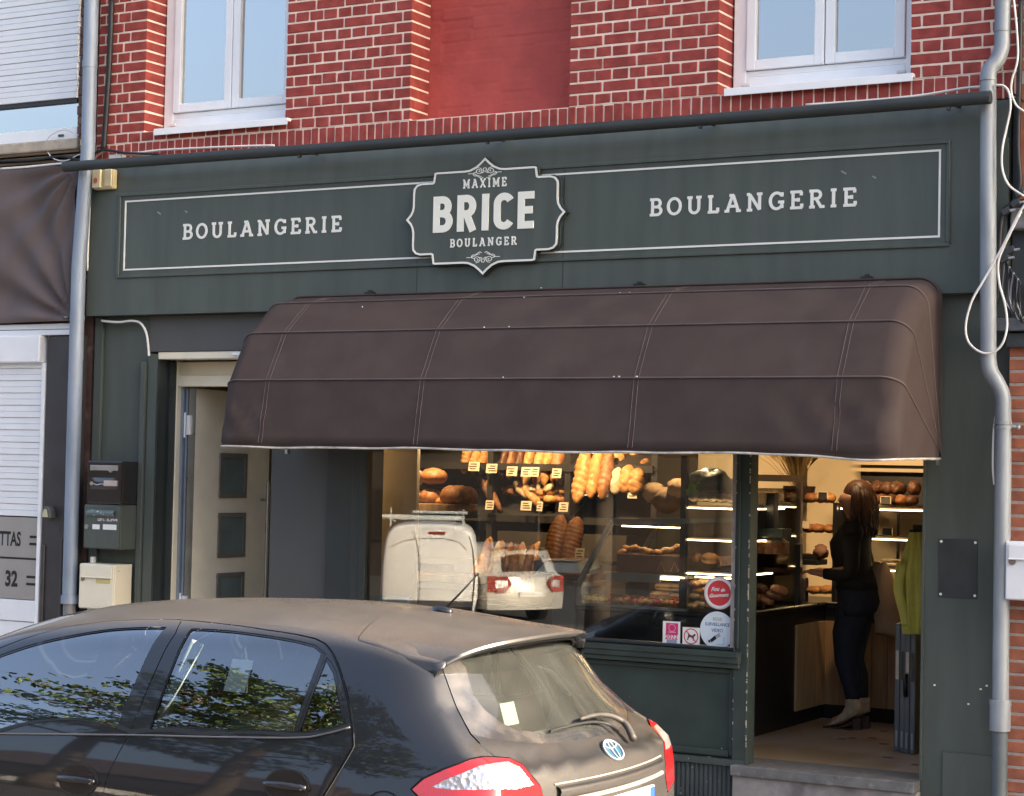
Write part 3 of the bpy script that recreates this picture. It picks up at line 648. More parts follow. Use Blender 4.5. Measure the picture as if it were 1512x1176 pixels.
# ------------------------------------------------------------------ letter boxes and other small wall things
def letter_box(x0, x1, z0, z1, y0, y1, m, label, style):
    T = thing('letter_box', label, 'letter box', ((x0+x1)/2, y1, z0))
    b = MB(); b.box(x0, x1, y0+.012, y1, z0, z1); b.build('box_body', m, T, bevel=.005)
    w, h = x1-x0, z1-z0
    b = MB(); b.box(x0+.006, x1-.006, y0, y0+.0115, z0+.006, z1-.006); d = b.build('box_door', m, T, bevel=.004)
    def pc(name, mm, a, c, dz0, dz1, dep=.004): 
        q = MB(); q.box(x0+a*w, x0+c*w, y0-dep, y0-.0003, z0+dz0*h, z0+dz1*h); return q.build(name, mm, d, bevel=.002)
    if style == 'gloss':
        pc('letter_slot', M['steel'], .10, .90, .78, .90, .006)
        q = MB(); q.prism([(x0+.62*w, z0+.78*h), (x0+.76*w, z0+.78*h), (x0+.69*w, z0+.73*h)], lambda a, c, dd: (a, dd, c), y0-.006, y0-.0003); q.build('slot_notch', M['steel'], d)
        q = MB(); q.grid([[(x0+.1*w+.8*w*i/8, y0-.0005-.010*math.sin(math.pi*i/8)*math.sin(math.pi*j/4), z0+(.34+.27*j/4)*h) for i in range(9)] for j in range(5)]); q.build('bulge', m, d, smooth=True)
        pc('name_plate', mat('pinkish_plate', (.55,.46,.42), .35, metal=.4), .52, .90, .42, .55, .012)
        q = MB(); c = (x0+.16*w, z0+.47*h); q.tube([(c[0], y0-.010, c[1]), (c[0], y0, c[1])], .014, 14); q.build('lock', mat('brass_lock', (.55,.48,.34), .35, metal=.8), d)
        q = MB(); q.tube([(x0+.22*w, y0-.011, z0+.47*h), (x0+.34*w, y0-.011, z0+.44*h), (x0+.44*w, y0-.011, z0+.47*h), (x0+.53*w, y0-.011, z0+.46*h)], .0035, 6); q.build('wavy_trim', M['steel'], d)
    elif style == 'green':
        q = MB(); q.grid([[(x0+(.12+.76*i/8)*w, y0-.001-(.022 if j in (1,2) else 0), z0+(.76+.12*j/3-.03*(j < 2))*h) for i in range(9)] for j in range(4)]); q.build('letter_flap', mat('worn_flap', (.12,.16,.155), .35, metal=.3, c2=(.5,.52,.5), c2scale=40, c2lo=.58, c2hi=.62), d, smooth=True)
        pc('name_plate', M['paper'], .55, .92, .44, .56); pc('sticker', M['paper'], .26, .46, .44, .55); pc('torn_label', mat('torn_label', (.55,.50,.50), .7, c2=(.12,.10,.10), c2scale=60, c2lo=.5, c2hi=.54), .38, .94, .63, .69, .003)
        q = MB(); c = (x0+.10*w, z0+.49*h); q.tube([(c[0], y0-.006, c[1]), (c[0], y0, c[1])], .018, 14); q.build('lock', mat('grey_lock', (.30,.30,.27), .5, metal=.6), d)
    else:
        q = MB(); q.box(x0+.07*w, x1-.05*w, y0-.010, y0-.0003, z0+.70*h, z0+.95*h); q.box(x0+.07*w, x1-.05*w, y0-.018, y0-.0102, z0+.69*h, z0+.72*h); q.build('letter_flap', m, d, bevel=.004)
        q = MB(); c = (x0+.13*w, z0+.66*h); q.tube([(c[0], y0-.008, c[1]), (c[0], y0, c[1])], .015 if style == 'cream' else .02, 14); q.build('lock', mat('brown_lock', (.28,.24,.19), .4, metal=.7), d)
        if style == 'cream':
            pc('name_plate', mat('yellow_plate', (.55,.47,.20), .4), .50, .90, .58, .68); pc('embossed_square', m, .56, .80, .34, .50, .0015)
            q = MB(); stroke(q, arc(x0+.72*w, z0+.10*h, .09*w*1.8, .16*h, 10, 175, 12)+[(x0+.5*w, z0+.10*h), (x0+.86*w, z0+.10*h)], .004, lambda a, c, dd: (a, dd, c), y0, y0-.002); q.build('embossed_horn', m, d)
            q = MB(); q.tube([(x1-.001, y0+.05, z0+.86*h), (x1+.003, y0+.05, z0+.86*h)], .005, 8); q.tube([(x1-.001, y0+.05, z0+.12*h), (x1+.003, y0+.05, z0+.12*h)], .005, 8); q.build('rivet', M['steel'], T)
    return T
brown = mat('gloss_black_box', (.018,.017,.018), .2, coat=.8)
letter_box(-5.065, -4.745, 1.582, 1.888, -.10, .085, brown, 'glossy black letter box with chrome slot, uppermost of the three by the house door', 'gloss')
letter_box(-5.085, -4.750, 1.262, 1.578, -.10, .085, M['green'], 'dark green letter box with torn white labels, below the glossy black one', 'green')
letter_box(-5.105, -4.780, .835, 1.155, -.11, .085, M['cream'], 'cream letter box with yellow name plate, lowest of the three by the house door', 'cream')
letter_box(1.545, 1.86, 1.230, 1.550, -.13, .03, M['white'], 'white letter box on the orange brick wall at the right', 'white')
b = MB(); b.box(-5.16, -5.03, .05, .07, .72, 1.14); b.build('white_board', M['white'], None, bevel=.003); tag(bpy.data.objects['white_board'], 'white board leaning behind the cream letter box', 'board')
b = MB(); b.box(-5.085, -5.06, -.02, .02, 1.155, 1.20); b.build('junction_stub', M['white'], None, bevel=.006); tag(bpy.data.objects['junction_stub'], 'small white plastic stub standing on the cream letter box', 'fitting')

T = thing('alarm_box', 'yellowed alarm box with a red round mark under the left end of the fascia bar', 'alarm box', (-5.11, -.01, 3.82))
x0, x1 = P(141,270,-.03)[0], P(169,270,-.03)[0]; xm = x0+(x1-x0)*.45; z0, z1 = 3.845, 3.985
b = MB(); b.box(x0, x1, -.05, -.001, z0, z1); b.build('case', mat('yellowed_plastic', (.52,.44,.24), .5), T, bevel=.006)
b = MB(); b.box(x0+.004, xm, -.075, -.0505, z0+.008, z1); b.box(xm+.03, x1-.004, -.062, -.0505, z0+.015, z1); b.build('front_cover', mat('yellowed_plastic_front', (.60,.53,.33), .5), T, bevel=.005)
b = MB(); b.tube([((x0+xm)/2, -.079, z0+.06), ((x0+xm)/2, -.0745, z0+.06)], .020, 20); b.build('red_mark', mat('dull_red', (.42,.10,.08), .5), T)
b = MB(); x0 = P(155,240,-.04)[0]; b.box(x0, x0+.12, .0, .05, 4.045, 4.10); b.build('junction_box', M['white'], None, bevel=.005); tag(bpy.data.objects['junction_box'], 'small white junction box behind the left end of the fascia bar', 'junction box')

T = thing('notice_plate', 'dark blank notice plate held by four white screws on the right pilaster', 'plate', (1.22, PY, 1.2))
b = MB(); b.box(1.112, 1.335, PY-.006, PY-.0003, 1.215, 1.545); b.build('plate', mat('dark_acrylic', (.030,.034,.034), .42, var=.25, scale=8), T, bevel=.002)
for x, z in ((1.126,1.530),(1.322,1.530),(1.126,1.232),(1.322,1.232)):
    b = MB(); b.tube([(x, PY-.011, z), (x, PY-.0062, z)], .0075, 12); b.build('screw', M['paper'], T)

def cable(name, pts, r, m, label, n=6, cat='cable', group=None):
    b = MB(); b.tube(smooth_path(pts, n), r, 7); o = b.build(name, m, None, smooth=True); return tag(o, label, cat, group)
cable('cable', [P(*q,.04) for q in ((150,474),(175,476),(195,474),(208,478),(216,492),(219,512),(220,526))], .009, M['cable_white'], 'pale cable arching from the left pilaster to the house door lintel')
cable('cable', [P(*q,.09) for q in ((150,482),(147,500),(146,540),(145,556))], .006, M['cable_black'], 'short black cable end hanging on the left green pilaster')
cable('cable', [P(165,0,.03), P(163,60,.03), P(160,120,.03), P(156,180,.03), P(153,222,.03)], .022, M['cable_black'], 'thick black cable bundle running down the brick beside the left downpipe')
cable('cable', [P(*q,-.02) for q in ((0,250),(40,247),(80,243),(118,240))], .011, M['cable_white'], 'white cable running along the top of the brown tarpaulin')
cable('cable', [P(*q,-.03) for q in ((0,238),(50,236),(90,231),(120,236),(150,222),(185,226),(235,228))], .010, M['cable_black'], 'black cable sagging over the top of the left downpipe')
cable('cable', [P(*q,-.03) for q in ((116,200),(96,192),(75,200),(68,215),(76,232),(95,238),(118,228))], .0045, M['cable_white'], 'thin white cable looped in front of the left stone sill')
cable('cable', [P(*q,.02) for q in ((146,222),(170,224),(200,226),(235,222),(290,219),(360,216),(405,215))], .008, M['cable_white'], 'white cable lying along the brick edge above the left of the fascia')
cable('cable', [P(*q,.0) for q in ((138,236),(150,226),(165,222),(190,229),(240,231))], .007, mat('pink_cable', (.50,.33,.32), .5), 'pinkish cable tangled above the alarm box')
cable('cable', [P(*q,-.02) for q in ((134,262),(133,300),(131,340),(129,400))], .007, M['cable_white'], 'white cable hanging straight down beside the left downpipe')
cable('cable', [P(*q,-.0) for q in ((1190,155),(1250,151),(1300,147),(1360,141),(1420,131),(1452,128))], .008, M['cable_white'], 'white cable lying along the top of the fascia bar at its right end')
cable('cable', [P(*q,-.13) for q in ((1470,126),(1482,127),(1490,138),(1492,160),(1486,190),(1480,220),(1480,250),(1490,274),(1512,290)) ], .0065, M['cable_white'], 'white cable curving down behind the top of the right downpipe')
cable('cable', [P(*q,-.16) for q in ((1530,285),(1508,310),(1480,365),(1452,415),(1435,445),(1426,480),(1430,505),(1447,520),(1465,521),(1480,508),(1487,482),(1484,450),(1476,420),(1474,390),(1482,365),(1508,312))], .0068, M['cable_white'], 'white cable hanging in a big loop in front of the right downpipe')
cable('cable', [P(*q,-.04) for q in ((1497,0),(1501,40),(1503,80),(1500,100),(1495,115),(1493,135),(1500,155),(1512,165))], .0065, M['cable_white'], 'white cable coming down the brick at the top right corner')
cable('cable', [P(*q,-.02) for q in ((1507,0),(1506,80),(1504,160),(1503,220),(1506,270),(1496,300),(1482,312),(1476,350),(1474,420),(1470,450))], .014, M['cable_black'], 'thick black cable running down the right neighbour wall')
cable('cable', [P(*q,.0) for q in ((1512,150),(1498,140),(1480,126),(1472,130))], .006, M['cable_black'], 'black cable crossing to the top of the right downpipe')
for k in range(15):
    a = k*3.4; pts = [P(1484+k*1.6, 385+k*2.2, -.03-.004*k), P(1481+k*1.7+3*math.sin(k*2.1), 430+a*.35, -.05), P(1488+k*1.5, 452+a*.3+4*math.sin(k), -.06), P(1503+k*.6, 466+a*.2, -.05), P(1530, 470+a*.1-10*(k % 3), -.03)]
    cable('cable', pts, .0058, M['cable_black'] if k % 4 else mat('grey_cable', (.25,.25,.26), .5), 'dark cable of the tangled bunch hanging under the right connectors', group='cables bunched at the right edge')
cable('cable', [P(*q,-.09) for q in ((1470,615),(1467,640),(1466,690),(1468,716))], .006, M['cable_white'], 'short thin white cable beside the lower right downpipe')
for k, (px, py) in enumerate(((1486,312),(1500,300),(1484,382),(1492,370),(1506,285))):
    T = thing('cable_connector', 'dark cable connector on the right edge above the ledge', 'connector', tuple(P(px, py, -.05)), group='cable connectors at the right edge')
    p = P(px, py, -.05); b = MB(); b.obox(p, (.022,0,.012), (0,.018,0), (-.006,0,.016)); b.build('clamp', M['darkmetal'], T, bevel=.004); b = MB(); b.tube([p+np.array((.02,-.01,0)), p+np.array((.055,-.01,.004))], .008, 8); b.build('stud', M['steel'], T)

# ------------------------------------------------------------------ left neighbour
def left_house():
    T = thing('neighbour_house', 'house at the left edge with white roller shutters and a dark grey ground floor post', 'house', (-7, 0, -.06))
    X1 = -5.225
    dbrick = mat('old_brick', (.10,.055,.045), .85, var=.35, scale=16, bump=.7, bscale=70, c2=(.22,.17,.13), c2scale=9, c2lo=.55, c2hi=.75)
    b = MB(); b.box(-9.5, X1, .10, 4.2, -.06, 6.75)
    for k in range(36):
        z = 4.2+k*.073; e = .012 if k % 2 else .0
        b.box(-5.352-e-rng.uniform(0,.02), X1, .03, .0995, z, z+.066)
    b.build('wall', dbrick, T)
    w = MB(); w.box(-7.2, -5.36, .06, .0995, 4.26, 6.2); fr = w.build('window', M['pvc'], T)
    b = MB(); b.box(-7.2, -5.372, .035, .0598, 4.24, 4.335); b.build('frame', M['pvc'], fr, bevel=.004)
    b = MB(); b.box(-7.1, -5.378, .048, .0545, 4.336, 4.56); b.build('pane', M['win_sky'], fr)
    b = MB()
    for k in range(24):
        z = 4.59+k*.043; b.box(-7.2, -5.37, .012-.004*(k % 2 == 0), .05, z, z+.0405)
    b.box(-7.2, -5.37, .005, .05, 4.545, 4.588); sh_ = b.build('roller_shutter', M['white'], T, bevel=.004); b = MB(); b.box(-7.2, -5.372, .02, .05, 4.515, 4.544); b.build('rubber_seal', M['black'], sh_)
    b = MB(); b.box(-5.55, -5.50, .025, .036, 4.27, 4.285); b.build('drain_cover', M['slate'], fr)
    b = MB(); b.box(-7.4, -5.30, -.05, .09, 4.155, 4.235); b.build('sill', M['stone'], T, bevel=.012)
    b = MB()
    for k in range(4): b.box(-7.4, -5.29-.01*k, -.03+.012*k, .09, 4.135-.03*k, 4.153-.03*k)
    b.build('plank_band', mat('weathered_wood', (.16,.115,.07), .85, var=.4, scale=5, stretch=(.5,6,12)), T)
    # ground floor
    g = MB(); g.box(-7.5, -5.30, -.012, .02, 2.845, 2.885); g.box(-7.5, -5.30, -.02, .0, 2.80, 2.84); g.build('awning_cassette', M['white'], T, bevel=.004)
    b = MB(); b.box(-5.575, -5.262, .0, .095, -.06, 2.80)
    b.tube([(-5.54, -.004, 1.27), (-5.54, -.004, -.05)], .016, 10); b.tube([(-5.36, -.004, 1.33), (-5.36, -.004, -.05)], .016, 10)
    post = b.build('grey_post', mat('brownish_grey_metal', (.060,.056,.057), .38, metal=.3, var=.1), T, bevel=.012)
    b = MB(); b.box(-7.4, -5.60, -.05, .09, 2.60, 2.80); b.build('shutter_box', M['white'], T, bevel=.01)
    b = MB()
    for k in range(26):
        z = 1.47+k*.0455; b.box(-7.4, -5.612, .006+.006*(k % 2), .05, z, z+.0415)
        b.box(-7.4, -5.612, .016, .05, z+.0415, z+.0455)
    s = b.build('ground_floor_shutter', M['white'], T, bevel=.005)
    b = MB(); b.box(-5.612, -5.580, -.005, .09, -.06, 2.60); b.build('guide_rail', M['pvc'], T, bevel=.003)
    pg = mat('taupe_panel', (.30,.285,.26), .5, var=.05)
    for i, (z0, z1, tx) in enumerate(((1.165,1.46,'ETTAS'),(.86,1.150,'32'))):
        b = MB(); b.box(-7.4, -5.613, .004, .05, z0, z1); pn = b.build('sign_panel', pg, T, bevel=.002)
        zc = P(20, 797 if i == 0 else 856, .004)[2]
        if i == 0: xr = P(31, 797, .004)[0]; text_mesh('lettering', 'ETTAS', M['black'], lambda a, c: (xr+a, .0028, zc+c), .145, pn, bold=.004, align='RIGHT', xs=.62)
        else: xr = P(26, 856, .004)[0]; text_mesh('lettering', '32', M['black'], lambda a, c: (xr+a, .0028, zc+c), .155, pn, bold=.006, align='RIGHT', xs=.80)
        b = MB()
        for dz in (.026, -.026): b.box(P(44 if i == 0 else 41, 800, .004)[0], -5.616, .0012, .0038, zc+dz-.009, zc+dz+.009)
        b.build('double_dash', M['black'], pn)
    b = MB(); b.box(-7.4, -5.613, .006, .05, 1.151, 1.164); b.build('panel_gap', M['rubber'], T)
    b = MB(); b.box(-7.4, -5.613, -.005, .05, .70, .855); b.box(-7.4, -5.613, .005, .05, -.06, .695); b.box(-5.82, -5.67, -.006, .0045, .56, .62); b.build('white_base', M['white'], T, bevel=.004)
    # small lamp on the post
    L_ = thing('wall_lamp', 'small triangular cream wall lamp on the dark grey post', 'lamp', tuple(P(77, 757, -.02)))
    p = P(77, 757, 0); b = MB(); b.prism([(-.045,-.04),(.045,-.04),(.035,.02),(.012,.045),(-.018,.045),(-.04,.015)], lambda a, c, d: (p[0]+a, d, p[2]+c), -.06, -.002); b.build('lamp_body', mat('lamp_grey', (.11,.11,.10), .5), L_, bevel=.006)
    b = MB(); b.prism([(-.038,-.034),(.018,-.034),(.006,.022),(-.012,.026),(-.03,.008)], lambda a, c, d: (p[0]+a, d, p[2]+c), -.068, -.0605); b.build('lamp_lens', mat('lamp_lens', (.50,.48,.33), .3), L_, bevel=.004)
left_house()
# brown tarpaulin stretched over the neighbour's shop sign
def tarp():
    x0, x1, z0, z1 = -7.6, -5.285, 2.90, 4.03; g = []
    ph = rng.uniform(0, 6, 10)
    for i in range(50):
        v = i/49; row = []
        for j in range(90):
            u = j/89; x = x0+(x1-x0)*u; z = z0+(z1-z0)*v+.05*(1-u)*(v-.5)
            du, dv = 1-u, v
            # folds fan out from the two right corners
            a1 = math.atan2(1.13*(1-v), 2.3*du+.02); a2 = math.atan2(1.13*v, 2.3*du+.02); r1 = math.hypot(2.3*du, 1.13*(1-v)); r2 = math.hypot(2.3*du, 1.13*v)
            d = .034*math.sin(a1*17+1.0)*math.exp(-r1/.6)*min(1, r1*5)+.042*math.sin(a2*15+.4)*math.exp(-r2/.8)*min(1, r2*4)
            d += .012*math.sin(7*u*2.3+2.5*v+ph[0])*math.sin(3*v*1.1+ph[1])+.006*math.sin(13*u+9*v+ph[2])
            d += .012*math.exp(-((v-.08)/.06)**2)*math.sin(24*u)
            row.append((x, -.045-d, z))
        g.append(row)
    b = MB(); b.grid(g); o = b.build('tarpaulin', mat('brown_tarpaulin', (.12,.094,.09), .6, spec=.2, var=.1, scale=4, bump=.1, bscale=30), None, smooth=True, fix=False)
    tag(o, 'brown tarpaulin stretched with folds over the sign of the left house', 'tarpaulin')
tarp()

# ------------------------------------------------------------------ right neighbour
def right_house():
    T = thing('neighbour_house', 'orange brick house at the right edge with a dark ledge above the letter box', 'house', (3, 0, -.06))
    ob = mat('orange_brick', (.34,.115,.062), .85, var=.3, scale=12, bump=.5, bscale=90, c2=(.22,.075,.05), c2scale=7, c2lo=.5, c2hi=.7)
    gj = mat('grey_joint', (.36,.31,.28), .9, var=.2, scale=30)
    b = MB(); mo = MB(); z = -.06; k = 0
    while z < 6.7:
        if not 2.60 < z < 4.14:
            x = 1.512 if z < 2.7 else 1.56
            xx = x-(.11 if k % 2 else 0)
            while xx < 3.6:
                a = max(x, xx); c = xx+.222
                if c-a > .03: b.box(a, c, .032+rng.normal(0,.001), .1, z+.005, z+.062)
                xx += .2335
        k += 1; z += .073
    b.build('brick_face', ob, T, bevel=.003, seg=1, fix=False)
    mo.box(1.514, 60, .036, 4.2, -.06, 2.66); mo.box(1.562, 60, .036, 4.2, 4.1, 6.75); mo.build('wall', gj, T)  # unseen stretch down the street added to block low sky glow on the front
    b = MB(); b.box(1.51, 60, .07, 4.0, 2.661, 4.099); b.box(1.508, 8, -.01, .0695, 2.625, 2.70); b.build('shop_band', mat('dark_band', (.035,.042,.046), .5, var=.3, scale=9), T)
    b = MB(); b.box(1.44, 8, -.05, .06, 2.712, 2.785); b.build('ledge', mat('ledge_grey', (.085,.095,.105), .5, var=.3, scale=10, c2=(.35,.36,.36), c2scale=18, c2lo=.63, c2hi=.66), T, bevel=.006)
    b = MB(); b.box(1.52, 8, -.02, .0695, 3.28, 3.40); b.build('ledge', mat('mossy_ledge', (.16,.16,.16), .8, var=.35, scale=14), T, bevel=.01)
    b = MB(); b.box(1.56, 1.64, .01, .069, 3.45, 4.09); b.build('brick_pier', ob, T)
right_house()
# ------------------------------------------------------------------ parked hatchback
YC, GZ = -3.82, -.21
CC = np.array((-.90, 0.0, .62))                       # star centre in car space (u, w, h)
_hu = np.array([-3.4,-3.17,-3.05,-2.85,-2.62,-2.45,-2.1,-1.8,-1.5,-1.15,-.77,-.3,.08,.29,.55,.79,1.2])
_hh = np.array([.40,.58,.74,.88,.965,1.05,1.235,1.362,1.438,1.478,1.500,1.512,1.499,1.479,1.447,1.408,1.33])
_uh = np.array([-.5,.05,.30,.60,.85,.95,1.0,1.055,1.2,1.36,1.42,1.50,1.9])
_ru = np.array([.92,.98,1.02,1.045,1.04,1.022,.975,.895,.775,.635,.57,.47,-.1])
def pchip(x, xs, ys):
    h = np.diff(xs); d = np.diff(ys)/h; m = np.zeros_like(ys); m[0], m[-1] = d[0], d[-1]
    for i in range(1, len(xs)-1):
        m[i] = 0 if d[i-1]*d[i] <= 0 else 2*d[i-1]*d[i]/(d[i-1]+d[i])
    i = np.clip(np.searchsorted(xs, x)-1, 0, len(xs)-2); t = np.clip((x-xs[i])/h[i], -1, 2)
    return ys[i]*(1+2*t)*(1-t)**2+h[i]*m[i]*t*(1-t)**2+ys[i+1]*t*t*(3-2*t)+h[i]*m[i+1]*t*t*(t-1)
def f_side(p):
    u, w, h = p[..., 0], np.abs(p[..., 1]), p[..., 2]
    sp = .045*np.log1p(np.exp(np.clip((h-1.0)/.045, -40, 40)))
    s2_ = .022*np.log1p(np.exp(np.clip((h-.775)/.022, -40, 40)))
    W = .880-.24*s2_-.165*sp-.16*sp**2-.25*np.clip(.42-h, 0, 1)**2
    W = W-.055*np.clip((u-.1)/.9, 0, 2)**2-.10*np.clip((-2.1-u)/1.0, 0, 2)**2
    return w-W
def f_roof(p):
    u, w, h = p[..., 0], np.abs(p[..., 1]), p[..., 2]
    return h-(pchip(u, _hu, _hh)-.115*(w/.7)**2.2)
def f_rear(p):
    u, w, h = p[..., 0], np.abs(p[..., 1]), p[..., 2]
    c = np.clip(.22+1.1*(h-1.0), .22, .42)
    return u-(pchip(h, _uh, _ru)-c*w**2)
def f_front(p):
    u, w = p[..., 0], np.abs(p[..., 1]); return -(u+3.17-.38*w**2)
def _first(f, d, n=70, rmax=3.4):
    r = np.linspace(.2, rmax, n); p = CC+d[:, None, :]*r[None, :, None]; v = f(p) > 0
    k = np.argmax(v, 1); has = v.any(1); k = np.where(has, np.maximum(k, 1), n-1)
    lo = r[k-1].copy(); hi = r[k].copy()
    for _ in range(22):
        m = (lo+hi)/2; out = f(CC+d*m[:, None]) > 0; hi = np.where(out, m, hi); lo = np.where(out, lo, m)
    return np.where(has, (lo+hi)/2, 9.0)
def smin(a, b, k):
    h = np.clip(.5+.5*(b-a)/k, 0, 1); return b*(1-h)+a*h-k*h*(1-h)
def RAD(d):
    d = np.atleast_2d(d).astype(float); a = _first(f_side, d); b = _first(f_roof, d); r = smin(a, b, .085)
    r = smin(r, _first(f_rear, d), .115); return smin(r, _first(f_front, d), .25)
def dir2dom(d):
    rho = np.arccos(np.clip(d[..., 2], -1, 1)); a = np.arctan2(d[..., 1], d[..., 0]); return np.stack([rho*np.cos(a), rho*np.sin(a)], -1)
def dom2dir(q):
    rho = np.hypot(q[..., 0], q[..., 1]); a = np.arctan2(q[..., 1], q[..., 0]); return np.stack([np.sin(rho)*np.cos(a), np.sin(rho)*np.sin(a), np.cos(rho)], -1)
def dom2pt(q, off=0.0):
    d = dom2dir(q); return CC+d*(RAD(d)+off)[:, None]
def pix2pt(pts):
    """photo points -> points of the car's skin (ray against the skin)"""
    pts = np.atleast_2d(pts); o = CAM-np.array((0, YC, GZ)); D = np.array([ray(*p) for p in pts]); D /= np.linalg.norm(D, axis=1)[:, None]
    out = []
    for d in D:
        t = np.arange(4.2, 11.5, .03); p = o+d*t[:, None]; v = p-CC; ln = np.linalg.norm(v, axis=1); ins = ln < RAD(v/ln[:, None])
        if not ins.any():
            k = int(np.argmin(ln-RAD(v/ln[:, None]))); out.append(p[k]); continue
        k = int(np.argmax(ins)); lo, hi = t[max(k-1, 0)], t[k]
        for _ in range(16):
            m = (lo+hi)/2; v1 = o+d*m-CC; l1 = np.linalg.norm(v1)
            if l1 < RAD(v1/l1)[0]: hi = m
            else: lo = m
        out.append(o+d*(lo+hi)/2)
    return np.array(out)
def pix2dom(pts):
    v = pix2pt(pts)-CC; q = dir2dom(v/np.linalg.norm(v, axis=1)[:, None]); q[:, 1] = np.minimum(q[:, 1], 0.0); return q
def resample(q, step=.016, closed=True):
    q = [np.array(p) for p in q]; out = []
    for a, b in zip(q, q[1:]+([q[0]] if closed else [])):
        n = max(1, int(np.linalg.norm(b-a)/step)); out += [a+(b-a)*i/n for i in range(n)]
    if not closed: out.append(q[-1])
    return out
def widen(q, hw):
    q = resample(q, .012, False); L, Rr = [], []
    for i, p in enumerate(q):
        t = q[min(i+1, len(q)-1)]-q[max(i-1, 0)]; t /= max(np.linalg.norm(t), 1e-9); n = np.array((-t[1], t[0])); L.append(p+n*hw); Rr.append(p-n*hw)
    o = L+Rr[::-1]; return [np.array((a, min(b, -1e-6))) for a, b in o]
def inset(q, d):
    """grow (d>0) a closed outline"""
    q = resample(q, .012); n = len(q); A = sum(q[i][0]*q[(i+1) % n][1]-q[(i+1) % n][0]*q[i][1] for i in range(n)); s = 1 if A > 0 else -1; out = []
    for i, p in enumerate(q):
        t = q[(i+1) % n]-q[i-1]; t /= max(np.linalg.norm(t), 1e-9); out.append(p+s*d*np.array((t[1], -t[0])))
    return out

# ---- outlines traced on the near side (photo points), turned into directions on the skin
fg = [(0,1075.5),(172,1075.5),(244,927.7),(206,928),(164,930.5),(105.6,940),(58.7,950.5),(23.5,961.5),(0,970),(-55,996),(-100,1024),(-135,1052),(-150,1073)]
rg = [(223,1076),(283,930),(310,931),(381,938.7),(439,948.8),(463,955.2),(474.7,964.6),(433,1080),(334,1079)]
qg = [(481.8,975),(492.3,993.9),(500.6,1031.5),(505,1059),(508,1068),(474.7,1077),(443,1080.3)]
dl = [(-175,1085),(-150,1045),(-105,1007),(-55,980),(0,957.5),(47,940),(105.6,924.6),(164,917.6),(211,915.3),(260,915.3),(334,922.3),(392.6,930.5),(439.5,937.6),(465.4,943.4),(479.4,950.5),(491.2,965.7),(500.6,986.9),(510,1017.4),(517,1050),(520.5,1076),(521.7,1101.9),(517,1111),(503,1134.7),(488.8,1158),(478,1176),(462,1205),(452,1235),(449,1270)]
dg = [(268,918),(259,936.4),(194.7,1078),(185.4,1094.7),(173.6,1116),(162,1139),(154.9,1160),(152,1190),(152,1290)]
bt = [(-160,1082),(0,1083.5),(195,1085.5),(300,1088),(436,1089.5),(480,1084),(518,1074),(518,1069),(478,1078.5),(436,1083),(300,1081),(195,1078),(0,1077),(-160,1076)]
seam = [(631,944),(647,969),(656,995),(669,1031),(682,1060),(695,1084.7),(708,1097.7),(733,1118.6)]
glass_full = [(649,972),(656,993),(669,1029),(682,1058),(696,1083.5),(721,1091),(760,1096),(799,1098.5),(838,1096),(868,1091)]
glass_clear = [(688,986),(699,1026),(717,1049),(740,1067),(764,1078.5),(812,1085.5),(868,1079)]
lamp = [(608,1166),(625,1151),(656,1136.8),(695,1122.5),(716,1118.6),(755,1121),(770.7,1130),(783.7,1146),(796.7,1161.5),(801,1178),(803,1200),(790,1230),(740,1232),(680,1215),(630,1188)]
clear = [(636,1163),(656,1151.5),(708,1130.5),(750,1124.5),(767,1132),(780,1148.5),(789,1159.5),(760,1166),(700,1166.5),(666,1166.5)]
D_ = {k: list(pix2dom(v)) for k, v in dict(fg=fg, rg=rg, qg=qg, dl=dl, dg=dg, bt=bt, seam=seam, gf=glass_full, gc=glass_clear, lamp=lamp, clear=clear).items()}
def topq(pts, u_top, n=8):
    """close a rear glass outline along the centre line and back under the spoiler"""
    a = pts[-1]; mid = np.array((a[0], -1e-6))
    up = CC.copy(); tops = []
    w0 = dom2pt(np.array([pts[0]]))[0][1]
    for i in range(n+1):
        w = w0*i/n; tgt = np.array((u_top-.30*w*w, w, 1.40-.06*abs(w))); v = tgt-CC; q = dir2dom(v/np.linalg.norm(v)); tops.append(np.array((q[0], min(q[1], -1e-6))))
    return pts+[mid]+tops[::-1][0:0]+[tops[0]]+tops[1:]
D_['gf'] = topq(D_['gf'], .555); D_['gc'] = topq(D_['gc'], .575)
# windscreen: from the cowl to the roof, inside the front pillars
ws = []
for u, w in ((-2.50,0),(-2.49,-.3),(-2.44,-.55),(-2.36,-.70),(-2.1,-.655),(-1.8,-.60),(-1.56,-.555),(-1.50,-.50),(-1.46,-.3),(-1.44,0)):
    h = float(pchip(np.array([u]), _hu, _hh)[0])-.115*(abs(w)/.7)**2.2; v = np.array((u, w, h))-CC; q = dir2dom(v/np.linalg.norm(v)); ws.append(np.array((q[0], min(q[1], -1e-6))))
# head lamp and front bumper gap stay plain; wheel arches
def sect_pt(u, h):
    w = -float(-f_side(np.array((u, 0.0, h)))); v = np.array((u, w, h))-CC; return dir2dom(v/np.linalg.norm(v))
WHEELS = (-2.27, .30)
arches = [[sect_pt(x+.345*math.cos(R_(a)), .30+.345*math.sin(R_(a))) for a in range(-25, 206, 11)] for x in WHEELS]
hl = [sect_pt(*p) for p in ((-2.62,.80),(-2.80,.86),(-2.98,.78),(-3.02,.66),(-2.85,.66))]
fuel_c = pix2dom([(566,1196)])[0]
fuel = [pix2dom([(566+27*math.cos(t), 1196+27*math.sin(t))])[0] for t in np.linspace(0, 2*math.pi, 20)]
handles = [pix2pt([(116,1152)])[0], pix2pt([(424,1161)])[0]]

